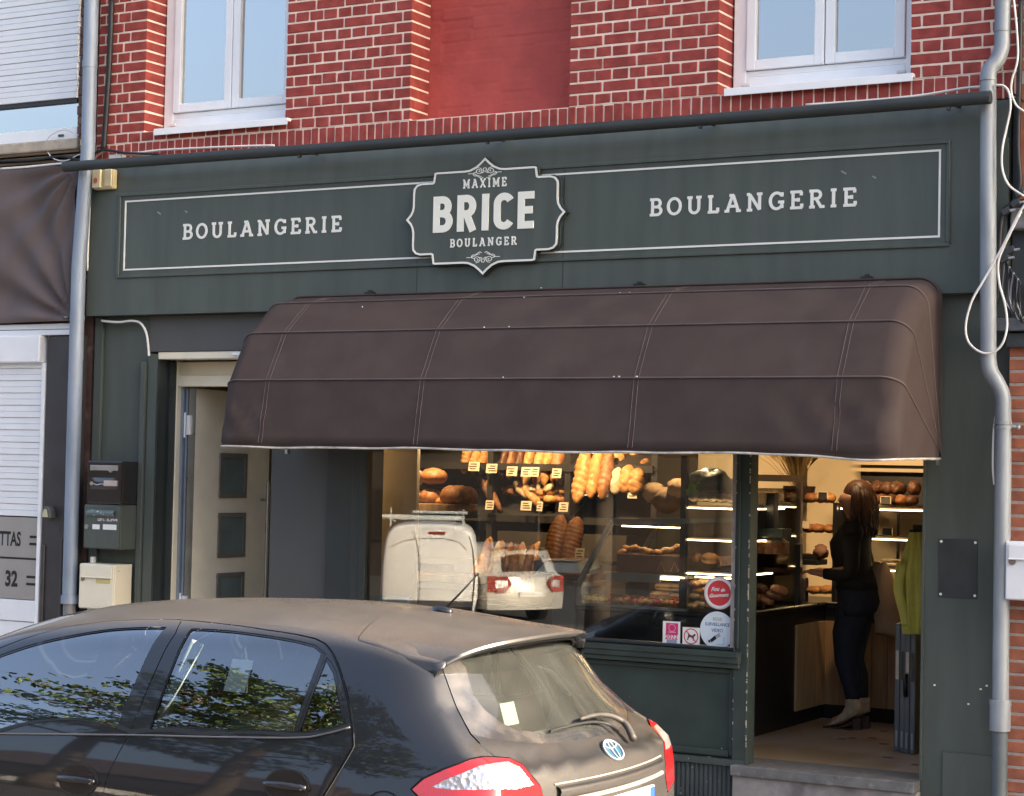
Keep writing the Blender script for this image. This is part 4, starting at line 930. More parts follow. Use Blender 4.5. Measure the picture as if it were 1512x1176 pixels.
regions = []     # (key, polygon) - earlier wins
def ccw(q): return q if sum(q[i-1][0]*q[i][1]-q[i][0]*q[i-1][1] for i in range(len(q))) > 0 else q[::-1]
def reg(k, q): regions.append((k, ccw([np.array((a, min(b, -1e-6))) for a, b in resample(q)])))
reg('clear_lens', D_['clear']); reg('tail_lamp', D_['lamp']); reg('lamp_gap', inset(D_['lamp'], .0035))
reg('front_glass', D_['fg']); reg('rear_door_glass', D_['rg']); reg('quarter_glass', D_['qg'])
reg('trim', inset(D_['fg'], .007)); reg('trim', inset(D_['rg'], .007)); reg('trim', inset(D_['qg'], .008)); reg('trim', widen([D_['rg'][6], D_['rg'][7]], .012))
reg('belt', D_['bt'])
reg('gap', widen(D_['dg'], .0026)); reg('gap', widen(D_['dl'], .0034))
reg('rear_glass', D_['gc']); reg('frit', D_['gf']); reg('gap', widen(D_['seam'], .0028)); reg('gap', widen(fuel, .0022))
reg('windscreen', ws); reg('head_lamp', hl)
for a in arches: reg('arch', a)
dlp = D_['dl']; 
reg('front_door', dlp[:10]+D_['dg']+[D_['dg'][-1]+np.array((-.42, 0)), dlp[0]+np.array((-.0, -.28))])
reg('rear_door', [D_['dg'][0]]+dlp[10:]+D_['dg'][1:][::-1])
hatch = D_['seam'][1:]+[D_['lamp'][5], D_['lamp'][8], D_['lamp'][9], D_['lamp'][11]]
zb = dir2dom((lambda v: v/np.linalg.norm(v))(np.array((1.05, 0, .62))-CC)); hatch += [np.array((zb[0], -.18)), np.array((zb[0], -1e-6)), np.array((dir2dom((lambda v: v/np.linalg.norm(v))(np.array((.50, 0, 1.44))-CC))[0], -1e-6))]
reg('hatch', hatch)
# outer half disc
def rmax(a):
    L = min(.87/max(abs(math.sin(a)), 1e-3), (1.95 if math.cos(a) > 0 else 2.25)/max(abs(math.cos(a)), 1e-3)); return math.pi/2+math.atan(.34/L)
out = [np.array((rmax(a)*math.cos(a), rmax(a)*math.sin(a))) for a in np.linspace(-math.pi, 0, 150)]
out = [np.array((p[0], min(p[1], -1e-6))) for p in out]
body_poly = out+resample([out[-1], out[0]], .02, False)[1:-1]
regions.append(('body', ccw([np.array((p[0], min(p[1], 0.0))) for p in body_poly])))
V = []; F = []
for k, q in regions:
    F.append(list(range(len(V), len(V)+len(q)))); V += [tuple(p) for p in q]
edge = np.array(V); gpts = []
xs = np.arange(-2.0, 2.0, .0215)
for x in xs:
    for y in np.arange(-2.0, -.004, .0215):
        a = math.atan2(y, x); r = math.hypot(x, y)
        if r < rmax(a)-.012: gpts.append((x+((int(y/.0215) % 2)*.5)*.0215*.0, y))
gpts = np.array(gpts); keep = np.ones(len(gpts), bool)
for i in range(0, len(gpts), 500):
    d = ((gpts[i:i+500, None, :]-edge[None, :, :])**2).sum(-1).min(1); keep[i:i+500] = d > .0085**2
gpts = gpts[keep]
V += [tuple(p) for p in gpts]
ov, oe, of, _a, _b, oid = geometry.delaunay_2d_cdt([Vector(v) for v in V], [], F, 0, 1e-6)
ov = np.array([(v.x, v.y) for v in ov]); tri = [tuple(f) for f in of]
cls = [regions[min(i)][0] if len(i) else None for i in oid]
# geometry of every vertex: point and normal
dirs = dom2dir(ov); RR = RAD(dirs)
e = 2.5e-3
def _pt(q): d = dom2dir(q); return CC+d*RAD(d)[:, None]
dx = _pt(ov+np.array((e, 0)))-_pt(ov-np.array((e, 0))); dy = _pt(ov+np.array((0, e)))-_pt(ov-np.array((0, e)))
NN = np.cross(dx, dy); NN /= np.maximum(np.linalg.norm(NN, axis=1), 1e-12)[:, None]; NN *= np.sign((NN*dirs).sum(1))[:, None]
car = thing('parked_car', 'dusty dark grey five door hatchback parked at the kerb in front of the bakery', 'car', (-.9, YC, GZ))
CT = np.array((0, YC, GZ))
def cp(u, w, h): return (u, YC+w, GZ+h)
def piece(name, keys, m, parent=car, off=0.0, mode='near', flat=False):
    """near: left half, far: mirrored half, both: one mesh with both halves"""
    idx = [i for i, k in enumerate(cls) if k in keys]; used = sorted({v for i in idx for v in tri[i]}); mp = {v: n for n, v in enumerate(used)}
    P0 = CC+dirs[used]*(RR[used]+off)[:, None]; N0 = NN[used]; f0 = [tuple(mp[v] for v in tri[i]) for i in idx]
    # orientation: outward
    f1 = []
    for f in f0:
        a, b, c = P0[list(f)]; s = np.dot(np.cross(b-a, c-a), a-CC); f1.append(f if s > 0 else f[::-1])
    mir = np.array((1, -1, 1.0))
    if mode == 'near': Pv, Nv, fv = P0, N0, f1
    elif mode == 'far': Pv, Nv, fv = P0*mir, N0*mir, [f[::-1] for f in f1]
    else:
        n = len(P0); on = {i: i for i in range(n) if abs(P0[i][1]) < 1e-4}; Pv = list(P0); Nv = list(N0); m2 = {}
        for i in range(n):
            if i in on: m2[i] = i
            else: m2[i] = len(Pv); Pv.append(P0[i]*mir); Nv.append(N0[i]*mir)
        fv = f1+[tuple(m2[v] for v in f[::-1]) for f in f1]; Pv = np.array(Pv); Nv = np.array(Nv)
        for i in on: Nv[i][1] = 0
    me = bpy.data.meshes.new(name); o3 = wloc(parent); me.from_pydata([tuple(p+CT-np.array(o3)) for p in Pv], [], fv)
    me.materials.append(m)
    for p in me.polygons: p.use_smooth = True
    me.normals_split_custom_set_from_vertices([tuple(n/max(np.linalg.norm(n), 1e-9)) for n in Nv])
    o = bpy.data.objects.new(name, me); col.objects.link(o); o.parent = parent; return o

def car_paint():
    m = bpy.data.materials.new('dark_grey_car_paint'); m.use_nodes = True; nt = m.node_tree; N = nt.nodes; L = nt.links; b = N["Principled BSDF"]
    b.inputs["Metallic"].default_value = .0; b.inputs["Specular IOR Level"].default_value = .25; b.inputs["Coat Weight"].default_value = 1.0; b.inputs["Coat Roughness"].default_value = .03; b.inputs["Roughness"].default_value = .35
    g = N.new("ShaderNodeNewGeometry"); sp = N.new("ShaderNodeSeparateXYZ"); L.new(g.outputs["Normal"], sp.inputs[0])
    no = N.new("ShaderNodeTexNoise"); no.inputs["Scale"].default_value = 5; no.inputs["Detail"].default_value = 9; no.inputs["Roughness"].default_value = .7; L.new(g.outputs["Position"], no.inputs[0])
    n2 = N.new("ShaderNodeTexNoise"); n2.inputs["Scale"].default_value = 90; n2.inputs["Detail"].default_value = 4; L.new(g.outputs["Position"], n2.inputs[0])
    up = N.new("ShaderNodeMapRange"); up.inputs[1].default_value = .70; up.inputs[2].default_value = .97; L.new(sp.outputs[2], up.inputs[0])
    rr = N.new("ShaderNodeMapRange"); rr.inputs[1].default_value = .55; rr.inputs[2].default_value = .95; rr.inputs[4].default_value = .62; L.new(sp.outputs[0], rr.inputs[0])
    mx = N.new("ShaderNodeMath"); mx.operation = 'MAXIMUM'; L.new(up.outputs[0], mx.inputs[0]); L.new(rr.outputs[0], mx.inputs[1])
    nr = N.new("ShaderNodeMapRange"); nr.inputs[1].default_value = .25; nr.inputs[2].default_value = .7; nr.inputs[3].default_value = .72; nr.inputs[4].default_value = 1.0; L.new(no.outputs[0], nr.inputs[0])
    nq = N.new("ShaderNodeMapRange"); nq.inputs[1].default_value = .3; nq.inputs[2].default_value = .7; nq.inputs[3].default_value = .8; nq.inputs[4].default_value = 1.15; L.new(n2.outputs[0], nq.inputs[0])
    a = N.new("ShaderNodeMath"); a.operation = 'MULTIPLY'; L.new(mx.outputs[0], a.inputs[0]); L.new(nr.outputs[0], a.inputs[1])
    c = N.new("ShaderNodeMath"); c.operation = 'MULTIPLY'; L.new(a.outputs[0], c.inputs[0]); L.new(nq.outputs[0], c.inputs[1])
    d = N.new("ShaderNodeMath"); d.operation = 'MULTIPLY_ADD'; d.inputs[1].default_value = .36; d.inputs[2].default_value = .0; d.use_clamp = True; L.new(c.outputs[0], d.inputs[0])
    mc = N.new("ShaderNodeMix"); mc.data_type = 'RGBA'; mc.inputs[6].default_value = (.018,.0195,.023,1); mc.inputs[7].default_value = (.20,.172,.14,1); L.new(d.outputs[0], mc.inputs[0]); L.new(mc.outputs[2], b.inputs["Base Color"])
    cw = N.new("ShaderNodeMapRange"); cw.inputs[1].default_value = 0; cw.inputs[2].default_value = .5; cw.inputs[3].default_value = 1.0; cw.inputs[4].default_value = .35; L.new(d.outputs[0], cw.inputs[0]); L.new(cw.outputs[0], b.inputs["Coat Weight"])
    cr = N.new("ShaderNodeMapRange"); cr.inputs[1].default_value = 0; cr.inputs[2].default_value = .5; cr.inputs[3].default_value = .03; cr.inputs[4].default_value = .28; L.new(d.outputs[0], cr.inputs[0]); L.new(cr.outputs[0], b.inputs["Coat Roughness"])
    ro = N.new("ShaderNodeMapRange"); ro.inputs[1].default_value = 0; ro.inputs[2].default_value = .5; ro.inputs[3].default_value = .35; ro.inputs[4].default_value = .8; L.new(d.outputs[0], ro.inputs[0]); L.new(ro.outputs[0], b.inputs["Roughness"])
    me = N.new("ShaderNodeMapRange"); me.inputs[1].default_value = 0; me.inputs[2].default_value = .4; me.inputs[3].default_value = .45; me.inputs[4].default_value = 0; L.new(d.outputs[0], me.inputs[0]); L.new(me.outputs[0], b.inputs["Metallic"])
    return m
M['car'] = car_paint()
M['car_glass'] = glass('car_side_glass', (.90,.99,.96), 1.5, 6.0)
M['car_rear_glass'] = glass('dusty_rear_glass', (.80,.90,.84), 1.5, 1.5, dust=(.36,.37,.33), dustamt=.13)
M['frit'] = mat('black_glass_band', (.030,.031,.034), .18, coat=.8, c2=(.10,.09,.08), c2scale=8, c2lo=.45, c2hi=.8)
M['gloss_black'] = mat('gloss_black_trim', (.012,.012,.014), .18, coat=.6)
M['belt'] = mat('satin_black_trim', (.014,.014,.015), .4)
def lamp_mat(name, c, tr=.5):
    m = bpy.data.materials.new(name); m.use_nodes = True; b = m.node_tree.nodes["Principled BSDF"]; b.inputs["Base Color"].default_value = (*c, 1); b.inputs["Roughness"].default_value = .12
    b.inputs["Coat Weight"].default_value = 1; b.inputs["Coat Roughness"].default_value = .02; b.inputs["Subsurface Weight"].default_value = 0; return m
M['red_lens'] = lamp_mat('red_lens', (.50,.015,.018))
def chrome_lens():
    m = bpy.data.materials.new('silver_reflector'); m.use_nodes = True; nt = m.node_tree; N = nt.nodes; L = nt.links; b = N["Principled BSDF"]; b.inputs["Metallic"].default_value = .75; b.inputs["Roughness"].default_value = .32; b.inputs["Coat Weight"].default_value = 1; b.inputs["Coat Roughness"].default_value = .02
    g = N.new("ShaderNodeNewGeometry"); vo = N.new("ShaderNodeTexVoronoi"); vo.inputs["Scale"].default_value = 48; L.new(g.outputs["Position"], vo.inputs[0]); bp = N.new("ShaderNodeBump"); bp.inputs["Strength"].default_value = .45; bp.inputs["Distance"].default_value = .02; L.new(vo.outputs[0], bp.inputs["Height"]); L.new(bp.outputs[0], b.inputs["Normal"])
    b.inputs["Base Color"].default_value = (.68,.64,.64,1); return m
M['chrome_lens'] = chrome_lens()
piece('body', {'body'}, M['car'], mode='both')
piece('panel_gap', {'gap','lamp_gap'}, M['black'], off=-.007, mode='both')
piece('wheel_arch', {'arch'}, M['black'], off=-.09, mode='both')
hatch_o = piece('tailgate', {'hatch'}, M['car'], mode='both', off=.001)
piece('rear_window', {'rear_glass'}, M['car_rear_glass'], parent=hatch_o, mode='both', off=-.001)
piece('window_band', {'frit'}, M['frit'], parent=hatch_o, mode='both', off=-.001)
piece('windscreen', {'windscreen'}, M['car_glass'], mode='both', off=-.002)
for md in ('near', 'far'):
    fd = piece('front_door', {'front_door'}, M['car'], mode=md, off=.0012)
    piece('window', {'front_glass'}, M['car_glass'], parent=fd, mode=md, off=-.006)
    rd = piece('rear_door', {'rear_door'}, M['car'], mode=md, off=.0012)
    piece('window', {'rear_door_glass','quarter_glass'}, M['car_glass'], parent=rd, mode=md, off=-.006)
    piece('window_seal', {'trim'}, M['gloss_black'], mode=md, off=-.002); piece('sun_leak_backing', {'trim','gap','belt'}, M['black'], mode=md, off=-.011)  # black sheet added behind seals and gaps to stop sun leaking in
    piece('belt_moulding', {'belt'}, M['belt'], mode=md, off=.004)
    q_ = D_['bt'][:7]; pts_ = dom2pt(np.array(q_)); ln_ = [cp(p[0], (p[1]-.006)*(1 if md == 'near' else -1), p[2]) for p in pts_]
    b = MB(); b.tube(smooth_path(ln_, 5), .0042, 6); b.build('belt_highlight', mat('highlight_line', (.16,.16,.165), .3, metal=.6), fd, smooth=True)  # pale tube standing in for the polished highlight along the belt edge
    tl = piece('tail_lamp', {'tail_lamp'}, M['red_lens'], mode=md, off=.003)
    piece('reflector', {'clear_lens'}, M['chrome_lens'], parent=tl, mode=md, off=.001)
    piece('head_lamp', {'head_lamp'}, M['chrome_lens'], mode=md, off=.002)
    s = -1 if md == 'near' else 1
    for h_, par in zip(handles, (fd, rd)):
        c = np.array((h_[0], abs(h_[1])*s, h_[2])); t = np.array((1, 0, .0)); nrm = np.array((0, s*.985, .17)); up = np.array((0, -s*.17, .985))
        place = lambda a, b_, d: tuple(np.array(cp(*(c+t*a+up*b_+nrm*d))))
        b = MB(); el = arc(0, 0, .100, .062, 0, 360, 28)[:-1]
        b.prism(el, place, -.03, .0045); d1 = b.build('handle_cup', M['gloss_black'], par, bevel=.002)
        b = MB(); stroke(b, el+[el[0]], .007, place, .0, .0058); b.build('cup_rim', M['belt'], par)
        b = MB(); b.tube([np.array(place(a, .0, .012+.012*math.cos(a*14))) for a in np.linspace(-.098, .098, 13)], [.010+.005*math.cos(a*15) for a in np.linspace(-.098, .098, 13)], 10); hb = b.build('handle_bar', M['gloss_black'], par, smooth=True)
        b = MB(); b.tube([place(.080, .0, .016), place(.080, .0, .0265)], .010, 12); b.build('lock', M['steel'], hb)
# spoiler over the rear window
def roof_h(u, w): return float(pchip(np.array([u]), _hu, _hh)[0])-.115*(abs(w)/.7)**2.2
def spoiler():
    g = []
    WW, UU = [], []
    for i in range(41):
        w = -.575+1.15*i/40; k = w/.575; tip = .735-.175*abs(k)**2.3
        for t in (0, .2, .4, .6, .8, .92, 1.0): WW.append(w); UU.append(.06+.10*k*k+(tip-.06-.10*k*k)*t)
    WW, UU = np.array(WW), np.array(UU); lo = np.full(len(WW), 1.15); hi = np.full(len(WW), 1.6)
    for _ in range(16):
        m = (lo+hi)/2; v = np.stack([UU, WW, m], -1)-CC; ln = np.linalg.norm(v, axis=1); ins = ln < RAD(v/ln[:, None]); lo = np.where(ins, m, lo); hi = np.where(ins, hi, m)
    SK = lo.reshape(41, 7)
    for i in range(41):
        w = -.575+1.15*i/40; k = w/.575; tip = .735-.175*abs(k)**2.3; row = []
        edge = .010*abs(k)**8
        for jt, t in enumerate((0, .2, .4, .6, .8, .92, 1.0)):
            u = .06+.10*k*k+(tip-.06-.10*k*k)*t; h = roof_h(u, w)+.004+.016*t*t-.055*max(0, t-.8)*0-edge; bl = min(1, max(0, (t-.15)/.6)); bl = bl*bl*(3-2*bl); row.append(cp(u, w, (h-.03*abs(k)**6*t)*bl+(SK[i][jt]+.003)*(1-bl)))
        a = np.array(row[-1]); row.append(tuple(a+(.004,0,-.010))); row.append(tuple(a+(-.004,0,-.022))); row.append(tuple(a+(-.05,0,-.032))); row.append(tuple(a+(-.15,0,-.036)))
        g.append(row)
    b = MB(); b.grid(g); sp = b.build('spoiler', M['car'], hatch_o, smooth=True, auto=50)
    b = MB(); b.tube([np.array(r[9])+(-.012,0,-.004) for r in g], .007, 6); b.build('spoiler_lip', M['rubber'], sp, smooth=True)
    b = MB()
    for s in ():
        rows = g[:4] if s == 0 else g[-4:]; r = rows[0] if s == 0 else rows[-1]; sg = -1 if s == 0 else 1
        q = [np.array(p) for p in (r[1], r[3], r[5], r[6], r[8], r[10])]; low = [p+np.array((.0,sg*.012,-.035-.015*j)) for j, p in enumerate(q[:3])]
        b.grid([q[:3]+[q[3]], low+[q[4]]])
    for s in (0, -1):
        r = g[s]; sg = -1 if s == 0 else 1; top = [np.array(r[k])-np.array(cp(0,0,0)) for k in (0,1,2,3,4,5,6,8)]; rows = []; tt = (0,.2,.4,.6,.8,.92,1,1)
        for p, t in zip(top, tt):
            v = np.array((p[0]-.012*t, sg*(abs(p[1])+.012+.033*t), p[2]-.02-.055*t*(1-.75*max(0, (t-.55)/.45))))-CC; d = v/np.linalg.norm(v); q = CC+d*(RAD(d[None])[0]+.001)
            m_ = p*.55+q*.45+np.array((0, sg*.014, .010))*t; m2 = p*.2+q*.8+np.array((0, sg*.006, .003))*t; rows.append([np.array(cp(*x)) for x in (p, m_, m2, q)])
        b = MB(); b.grid(rows); b.build('spoiler_cheek', M['car'], sp, smooth=True)
spoiler()
# wiper, emblem, garnish, plate, antenna
def skin(px, py, off): 
    p = pix2pt([(px, py)])[0]; n = p-CC; q = dir2dom(n/np.linalg.norm(n)); i = int(np.argmin(((ov-q)**2).sum(1))); return np.array(cp(*(p+NN[i]*off)))
arm = [skin(929,1100,.03), skin(918,1086,.045), skin(905,1076,.05), skin(888,1068,.05), skin(868,1066,.045), skin(848,1070,.035)]
b = MB(); b.tube(smooth_path(arm, 4), list(np.linspace(.016, .007, 21)), 10); wp = b.build('rear_wiper', mat('dusty_black', (.045,.040,.036), .6, var=.25, scale=20), hatch_o, smooth=True)
b = MB(); b.tube(smooth_path([skin(910,1088,.028), skin(890,1074,.022), skin(868,1071,.02), skin(840,1075,.016), skin(820,1080,.014), skin(809,1084,.014)], 4), .006, 6); b.build('wiper_blade', M['rubber'], wp)
ec = pix2pt([(908,1108)])[0]; en = np.array((.75, 0, .66)); eu = np.array((-.66, 0, .75)); ew = np.array((0, 1, 0.0))
epl = lambda a, b_, d: tuple(np.array(cp(*(np.array((ec[0], 0, ec[2]))+ew*a+eu*b_+en*d))))
M['chrome'] = mat('chrome', (.34,.36,.38), .5, metal=.5, var=.02)
b = MB(); b.prism(arc(0, 0, .066, .046, 0, 360, 32)[:-1], epl, -.02, .004); em = b.build('emblem_base', mat('blue_disc', (.025,.09,.16), .4, metal=.2), hatch_o)
b = MB(); 
for rx, ry, cy in ((.066,.046,0),):
    o = arc(0, cy, rx, ry, 0, 360, 36); stroke(b, o, .007, epl, .003, .010)
o = arc(0, .0, .017, .044, 0, 360, 28); stroke(b, o, .0055, epl, .003, .0105)
o = arc(0, .024, .046, .016, 0, 360, 28); stroke(b, o, .0055, epl, .003, .011)
b.build('emblem_rings', M['chrome'], em)
def across(h, off, w0, w1, n=25):
    out = []
    for w in np.linspace(w0, w1, n):
        lo, hi = .3, 1.5; c = min(max(.22+1.1*(h-1.0), .22), .42); u = float(pchip(np.array([h]), _uh, _ru)[0])-c*w*w; out.append(np.array(cp(u+off, w, h)))
    return out
b = MB(); g = []
for p, q, r_ in zip(across(.905, .004, -.46, .46), across(.885, .022, -.46, .46), across(.862, .012, -.46, .46)): g.append([p, (p+q)/2+(.004,0,.002), q, r_])
b.grid(g); b.build('tailgate_garnish', M['car'], hatch_o, smooth=True)
b = MB(); b.tube(across(.912, .003, -.47, .47), .0035, 6); b.tube(across(.848, .010, -.44, .44), .009, 8); b.build('garnish_line', mat('dusty_edge', (.30,.27,.23), .5, metal=.2), hatch_o)
b = MB(); b.box(1.045, 1.06, YC-.26, YC+.26, GZ+.715, GZ+.825); pl_ = b.build('number_plate', M['white'], car, bevel=.003)
b = MB(); b.box(1.0602, 1.0612, YC+.215, YC+.256, GZ+.72, GZ+.82); b.build('blue_band', mat('plate_blue', (.02,.08,.42), .4), pl_)
ap = np.array(cp(.197, 0, roof_h(.197, 0))); b = MB(); b.ball(ap+(-.012,0,.004), .055, .024, .026, 14, 8); an = b.build('antenna_base', M['gloss_black'], car, smooth=True)
b = MB(); b.tube([ap+(.0,0,.012), ap+(.075,0,.082), ap+(.158,0,.165)], [.0052,.0045,.0036], 8); b.ball(ap+(.160,0,.167), .007,.007,.007); b.build('antenna_rod', M['rubber'], an, smooth=True)
rs = MB(); rs.tube([skin(*q, .002) for q in ((622,940.5),(636,932),(667,923),(708,919),(740,917.5))], .003, 5); rs.build('roof_seam', M['rubber'], car)
# wheels
for u in WHEELS:
    for s in (-1, 1):
        T_ = bpy.data.objects.new('wheel', None); col.objects.link(T_); T_.parent = car; T_.location = Vector(cp(u, s*.75, .31))-car.location
        b = MB(); c = np.array(cp(u, s*.75, .31)); prof = [(.19,-.09),(.285,-.10),(.308,-.07),(.310,0),(.308,.07),(.285,.10),(.19,.09)]
        b.grid([[(c[0]+r*math.cos(a), c[1]+y, c[2]+r*math.sin(a)) for r, y in prof] for a in np.linspace(0, 2*math.pi, 33)]); b.build('tyre', M['rubber'], T_, smooth=True)
        b = MB(); b.tube([c+(0,-.07,0), c+(0,.07,0)], .195, 24)
        for k in range(8): a = k*math.pi/4; b.bar(c+(.05*math.cos(a), s*.08, .05*math.sin(a)), c+(.185*math.cos(a), s*.085, .185*math.sin(a)), .03)
        b.build('rim', M['steel'], T_)
# cabin
ci = mat('cabin_grey', (.055,.060,.065), .75, var=.1); cs = mat('seat_cloth', (.060,.066,.075), .85, var=.15, scale=20); cl = mat('pale_pillar_trim', (.30,.34,.33), .7)
b = MB()
for q in (((-2.35,-.72,.90),(-1.55,-.70,.86)),): b.grid([[cp(u, w, .94-.10*(u > -1.8)-.10*abs(w)**3) for u in (-2.45,-2.1,-1.9,-1.75,-1.70)] for w in np.linspace(-.74, .74, 9)])
b.grid([[cp(u, w, h) for u, h in ((-1.70,.84),(-1.68,.45))] for w in np.linspace(-.74, .74, 5)]); b.build('dashboard', ci, car, smooth=True)
b = MB()
for w in (-.36, .36):
    for (u0, h0) in ((-.95, .38),):
        b.obox(cp(u0+.10, w, h0), (.27,0,.02), (0,.25,0), (0,0,.08)); 
        g = []
        for i in range(9):
            t = i/8; hw = .25-.05*t+.02*math.sin(t*6); u = u0+.34+.20*t; h = h0+.05+.62*t; g.append([cp(u-.06, -hw+w, h), cp(u-.085, w, h), cp(u-.06, hw+w, h), cp(u+.05, hw*.9+w, h), cp(u+.06, w, h), cp(u+.05, -hw*.9+w, h)])
        b.grid(g, True); 
        g = []
        for i in range(9):
            t = i/8; hw = .125*math.sin(math.pi*(.15+.75*t)); u = u0+.555+.06*t; h = h0+.70+.20*t; g.append([cp(u-.05, -hw+w, h), cp(u-.06, w, h), cp(u-.05, hw+w, h), cp(u+.045, hw+w, h), cp(u+.05, w, h), cp(u+.045, -hw+w, h)])
        b.grid(g, True)
b.build('front_seat', cs, car, smooth=True)
b = MB(); b.obox(cp(.05, 0, .42), (.24,0,.02), (0,.62,0), (0,0,.08)); b.obox(cp(.40, 0, .70), (.10,0,.26), (0,.62,0), (.05,0,-.02))
b.build('rear_seat', cs, car, smooth=True, auto=50)
b = MB(); b.grid([[cp(u, w, .93) for u in (.55,.85)] for w in (-.6, .6)]); b.build('parcel_shelf', ci, car)
b = MB(); b.tube([cp(-1.42+.07*math.cos(a)*0-.09*math.sin(a), -.36+.18*math.cos(a), .86+.16*math.sin(a)) for a in np.linspace(0, 2*math.pi, 25)], .014, 8); b.tube([cp(-1.42,-.36,.86), cp(-1.65,-.36,.80)], .04, 8); b.build('steering_wheel', M['black'], car, smooth=True)
b = MB(); b.obox(cp(-1.52, 0, 1.335), (.018,0,.01), (0,.115,0), (-.008,0,.034)); b.tube([cp(-1.52,0,1.36), cp(-1.62,0,1.40)], .009, 6); b.build('rear_view_mirror', ci, car, bevel=.01)
b = MB()
for s in (-1, 1):
    b.tube([cp(-.70, s*.75, 1.0), cp(-.66, s*.70, 1.15), cp(-.60, s*.62, 1.36)], .028, 8)
b.build('seat_belt_pillar', cl, car, smooth=True)
b = MB(); pc = np.array(cp(-.07, -.62, 1.20)); 
c0 = pix2pt([(347,1000)])[0]; b.obox(cp(c0[0]-.02, c0[1]+.05, c0[2]), (.052,0,0), (0,.0015,.0), (0,.028,.062)); b.build('paper_card', M['paper'], car)
c0 = pix2pt([(762,1055)])[0]; b = MB(); b.obox(cp(c0[0]-.03, c0[1], c0[2]), (.0,.055,0), (.001,0,0), (-.02,.012,.04)); b.build('window_sticker', mat('pale_sticker', (.20,.28,.22), .8), hatch_o)
b = MB(); b.ball(cp(-1.93, -.98, .99), .075, .10, .075, 14, 10); b.ball(cp(-1.93, .98, .99), .075, .10, .075, 14, 10); b.build('wing_mirror', M['car'], car, smooth=True)
# ------------------------------------------------------------------ inside the shop
bake = {
 'gold': mat('golden_crust', (.44,.20,.055), .6, var=.35, scale=25, bump=.4, bscale=90, c2=(.52,.33,.15), c2scale=30, c2lo=.5, c2hi=.7),
 'brown': mat('brown_crust', (.26,.10,.03), .55, var=.35, scale=22, bump=.4, bscale=80, c2=(.38,.20,.09), c2scale=24, c2lo=.5, c2hi=.7),
 'dark': mat('dark_crust', (.09,.035,.015), .55, var=.4, scale=22, bump=.4, bscale=80, c2=(.22,.10,.05), c2scale=24, c2lo=.55, c2hi=.7),
 'pale': mat('floured_crust', (.55,.42,.27), .75, var=.3, scale=18, bump=.3, bscale=80, c2=(.34,.18,.08), c2scale=14, c2lo=.5, c2hi=.65),
 'red': mat('red_glaze', (.35,.03,.02), .25, var=.3, scale=30),
 'custard': mat('yellow_custard', (.62,.46,.14), .4, var=.2, scale=30),
 'choc': mat('chocolate', (.05,.022,.012), .35, var=.3),
}
def loaf(c, l, w, h, m, label, ribs=0, tilt=0.0, yaw=0.0, stand=False, group=None, name='bread_loaf', cat='bread', herring=False, lump=.05):
    """a loaf: long axis l; standing loaves lean back in the rack"""
    ph = rng.uniform(0, 6); n = 18 if ribs else 12; mm = 44 if ribs else 10; g = []
    for i in range(mm+1):
        t = i/mm; a = -1+2*t; r = max(0, 1-abs(a)**2.6)**.55; row = []
        for k in range(n):
            q = 2*math.pi*k/n; rr = 1.0
            if ribs:
                off = 1.6*abs(math.cos(q)) if herring else .9*math.cos(q)
                rr += .20*(abs(math.sin(math.pi*ribs*t+off*1.3+ph))**.6-.6)*max(0, r)
            rr += lump*math.sin(3*q+5*a+ph)+lump*.7*math.sin(7*a+2*q)
            row.append(np.array((w/2*r*rr*math.cos(q), h/2*r*rr*math.sin(q)*(1.0 if math.sin(q) > 0 else .8), l/2*a)))
        g.append(row)
    ca, sa, cy, sy = math.cos(tilt), math.sin(tilt), math.cos(yaw), math.sin(yaw)
    def tr(p):
        x, y, z = p
        if not stand: x, y, z = z, x, y            # long axis along x, h upwards
        else: x, y, z = x, -y, z                   # long axis upwards, h towards the street
        if stand: y, z = y*ca+z*sa, -y*sa+z*ca
        else: x, z = x*ca-z*sa, x*sa+z*ca
        return (c[0]+x*cy-y*sy, c[1]+x*sy+y*cy, c[2]+z)
    b = MB(); b.grid([[tr(p) for p in row] for row in g], True)
    o = b.build(name, bake[m], None, smooth=True); return tag(o, label, cat, group)
def price_card(px, py, y, w, h, label, group, m='card', tilt=.18):
    c = P(px, py, y); T = None
    b = MB(); b.obox(c, (w/2,0,0), (0,.0015,0), (0,.5*h*math.sin(tilt),.5*h*math.cos(tilt))); o = b.build('price_card', M[m], None); tag(o, label, 'price card', group)
    b = MB()
    for k in range(3): b.obox(np.array(c)+(rng.uniform(-.1,.1)*w, -.003+(.25-.25*k)*h*math.sin(tilt), (.25-.25*k)*h), (w*rng.uniform(.22,.36),0,0), (0,.0006,0), (0,0,h*.055))
    b.build('ink_marks', M['rack'], o)
    return o

# back rack with slanted tiers
RY = 2.75
rk = thing('bread_rack', 'tall dark bread rack against the back wall of the shop', 'rack', (-3.0, RY, .17))
b = MB(); b.box(-5.0, -1.95, 3.52, 3.55, .17, 2.7); b.build('back_panel', mat('dark_brick_panel', (.060,.045,.036), .8, var=.3, scale=9, bump=.5, bscale=40), rk)
b = MB()
def shelf_at(px0, py0, px1, py1, y):
    a, c = P(px0, py0, y), P(px1, py1, y); return a[0], c[0], (a[2]+c[2])/2
for x in (-5.0, -4.2, -3.42, -2.72, -1.97): b.box(x, x+.05, RY+.02, 3.51, .17, 2.6)
b.build('upright', M['rack'], rk)
b = MB()
tiers = []
for z in (1.93, 1.52, 1.16, .80): b.box(-4.98, -1.95, RY+.0, RY+.018, z-.045, z+.01); b.obox((-3.45, RY+.25, z+.09), (1.52,0,0), (0,.24,.11), (0,0,.008))
b.build('tier', M['rack'], rk)
b = MB()
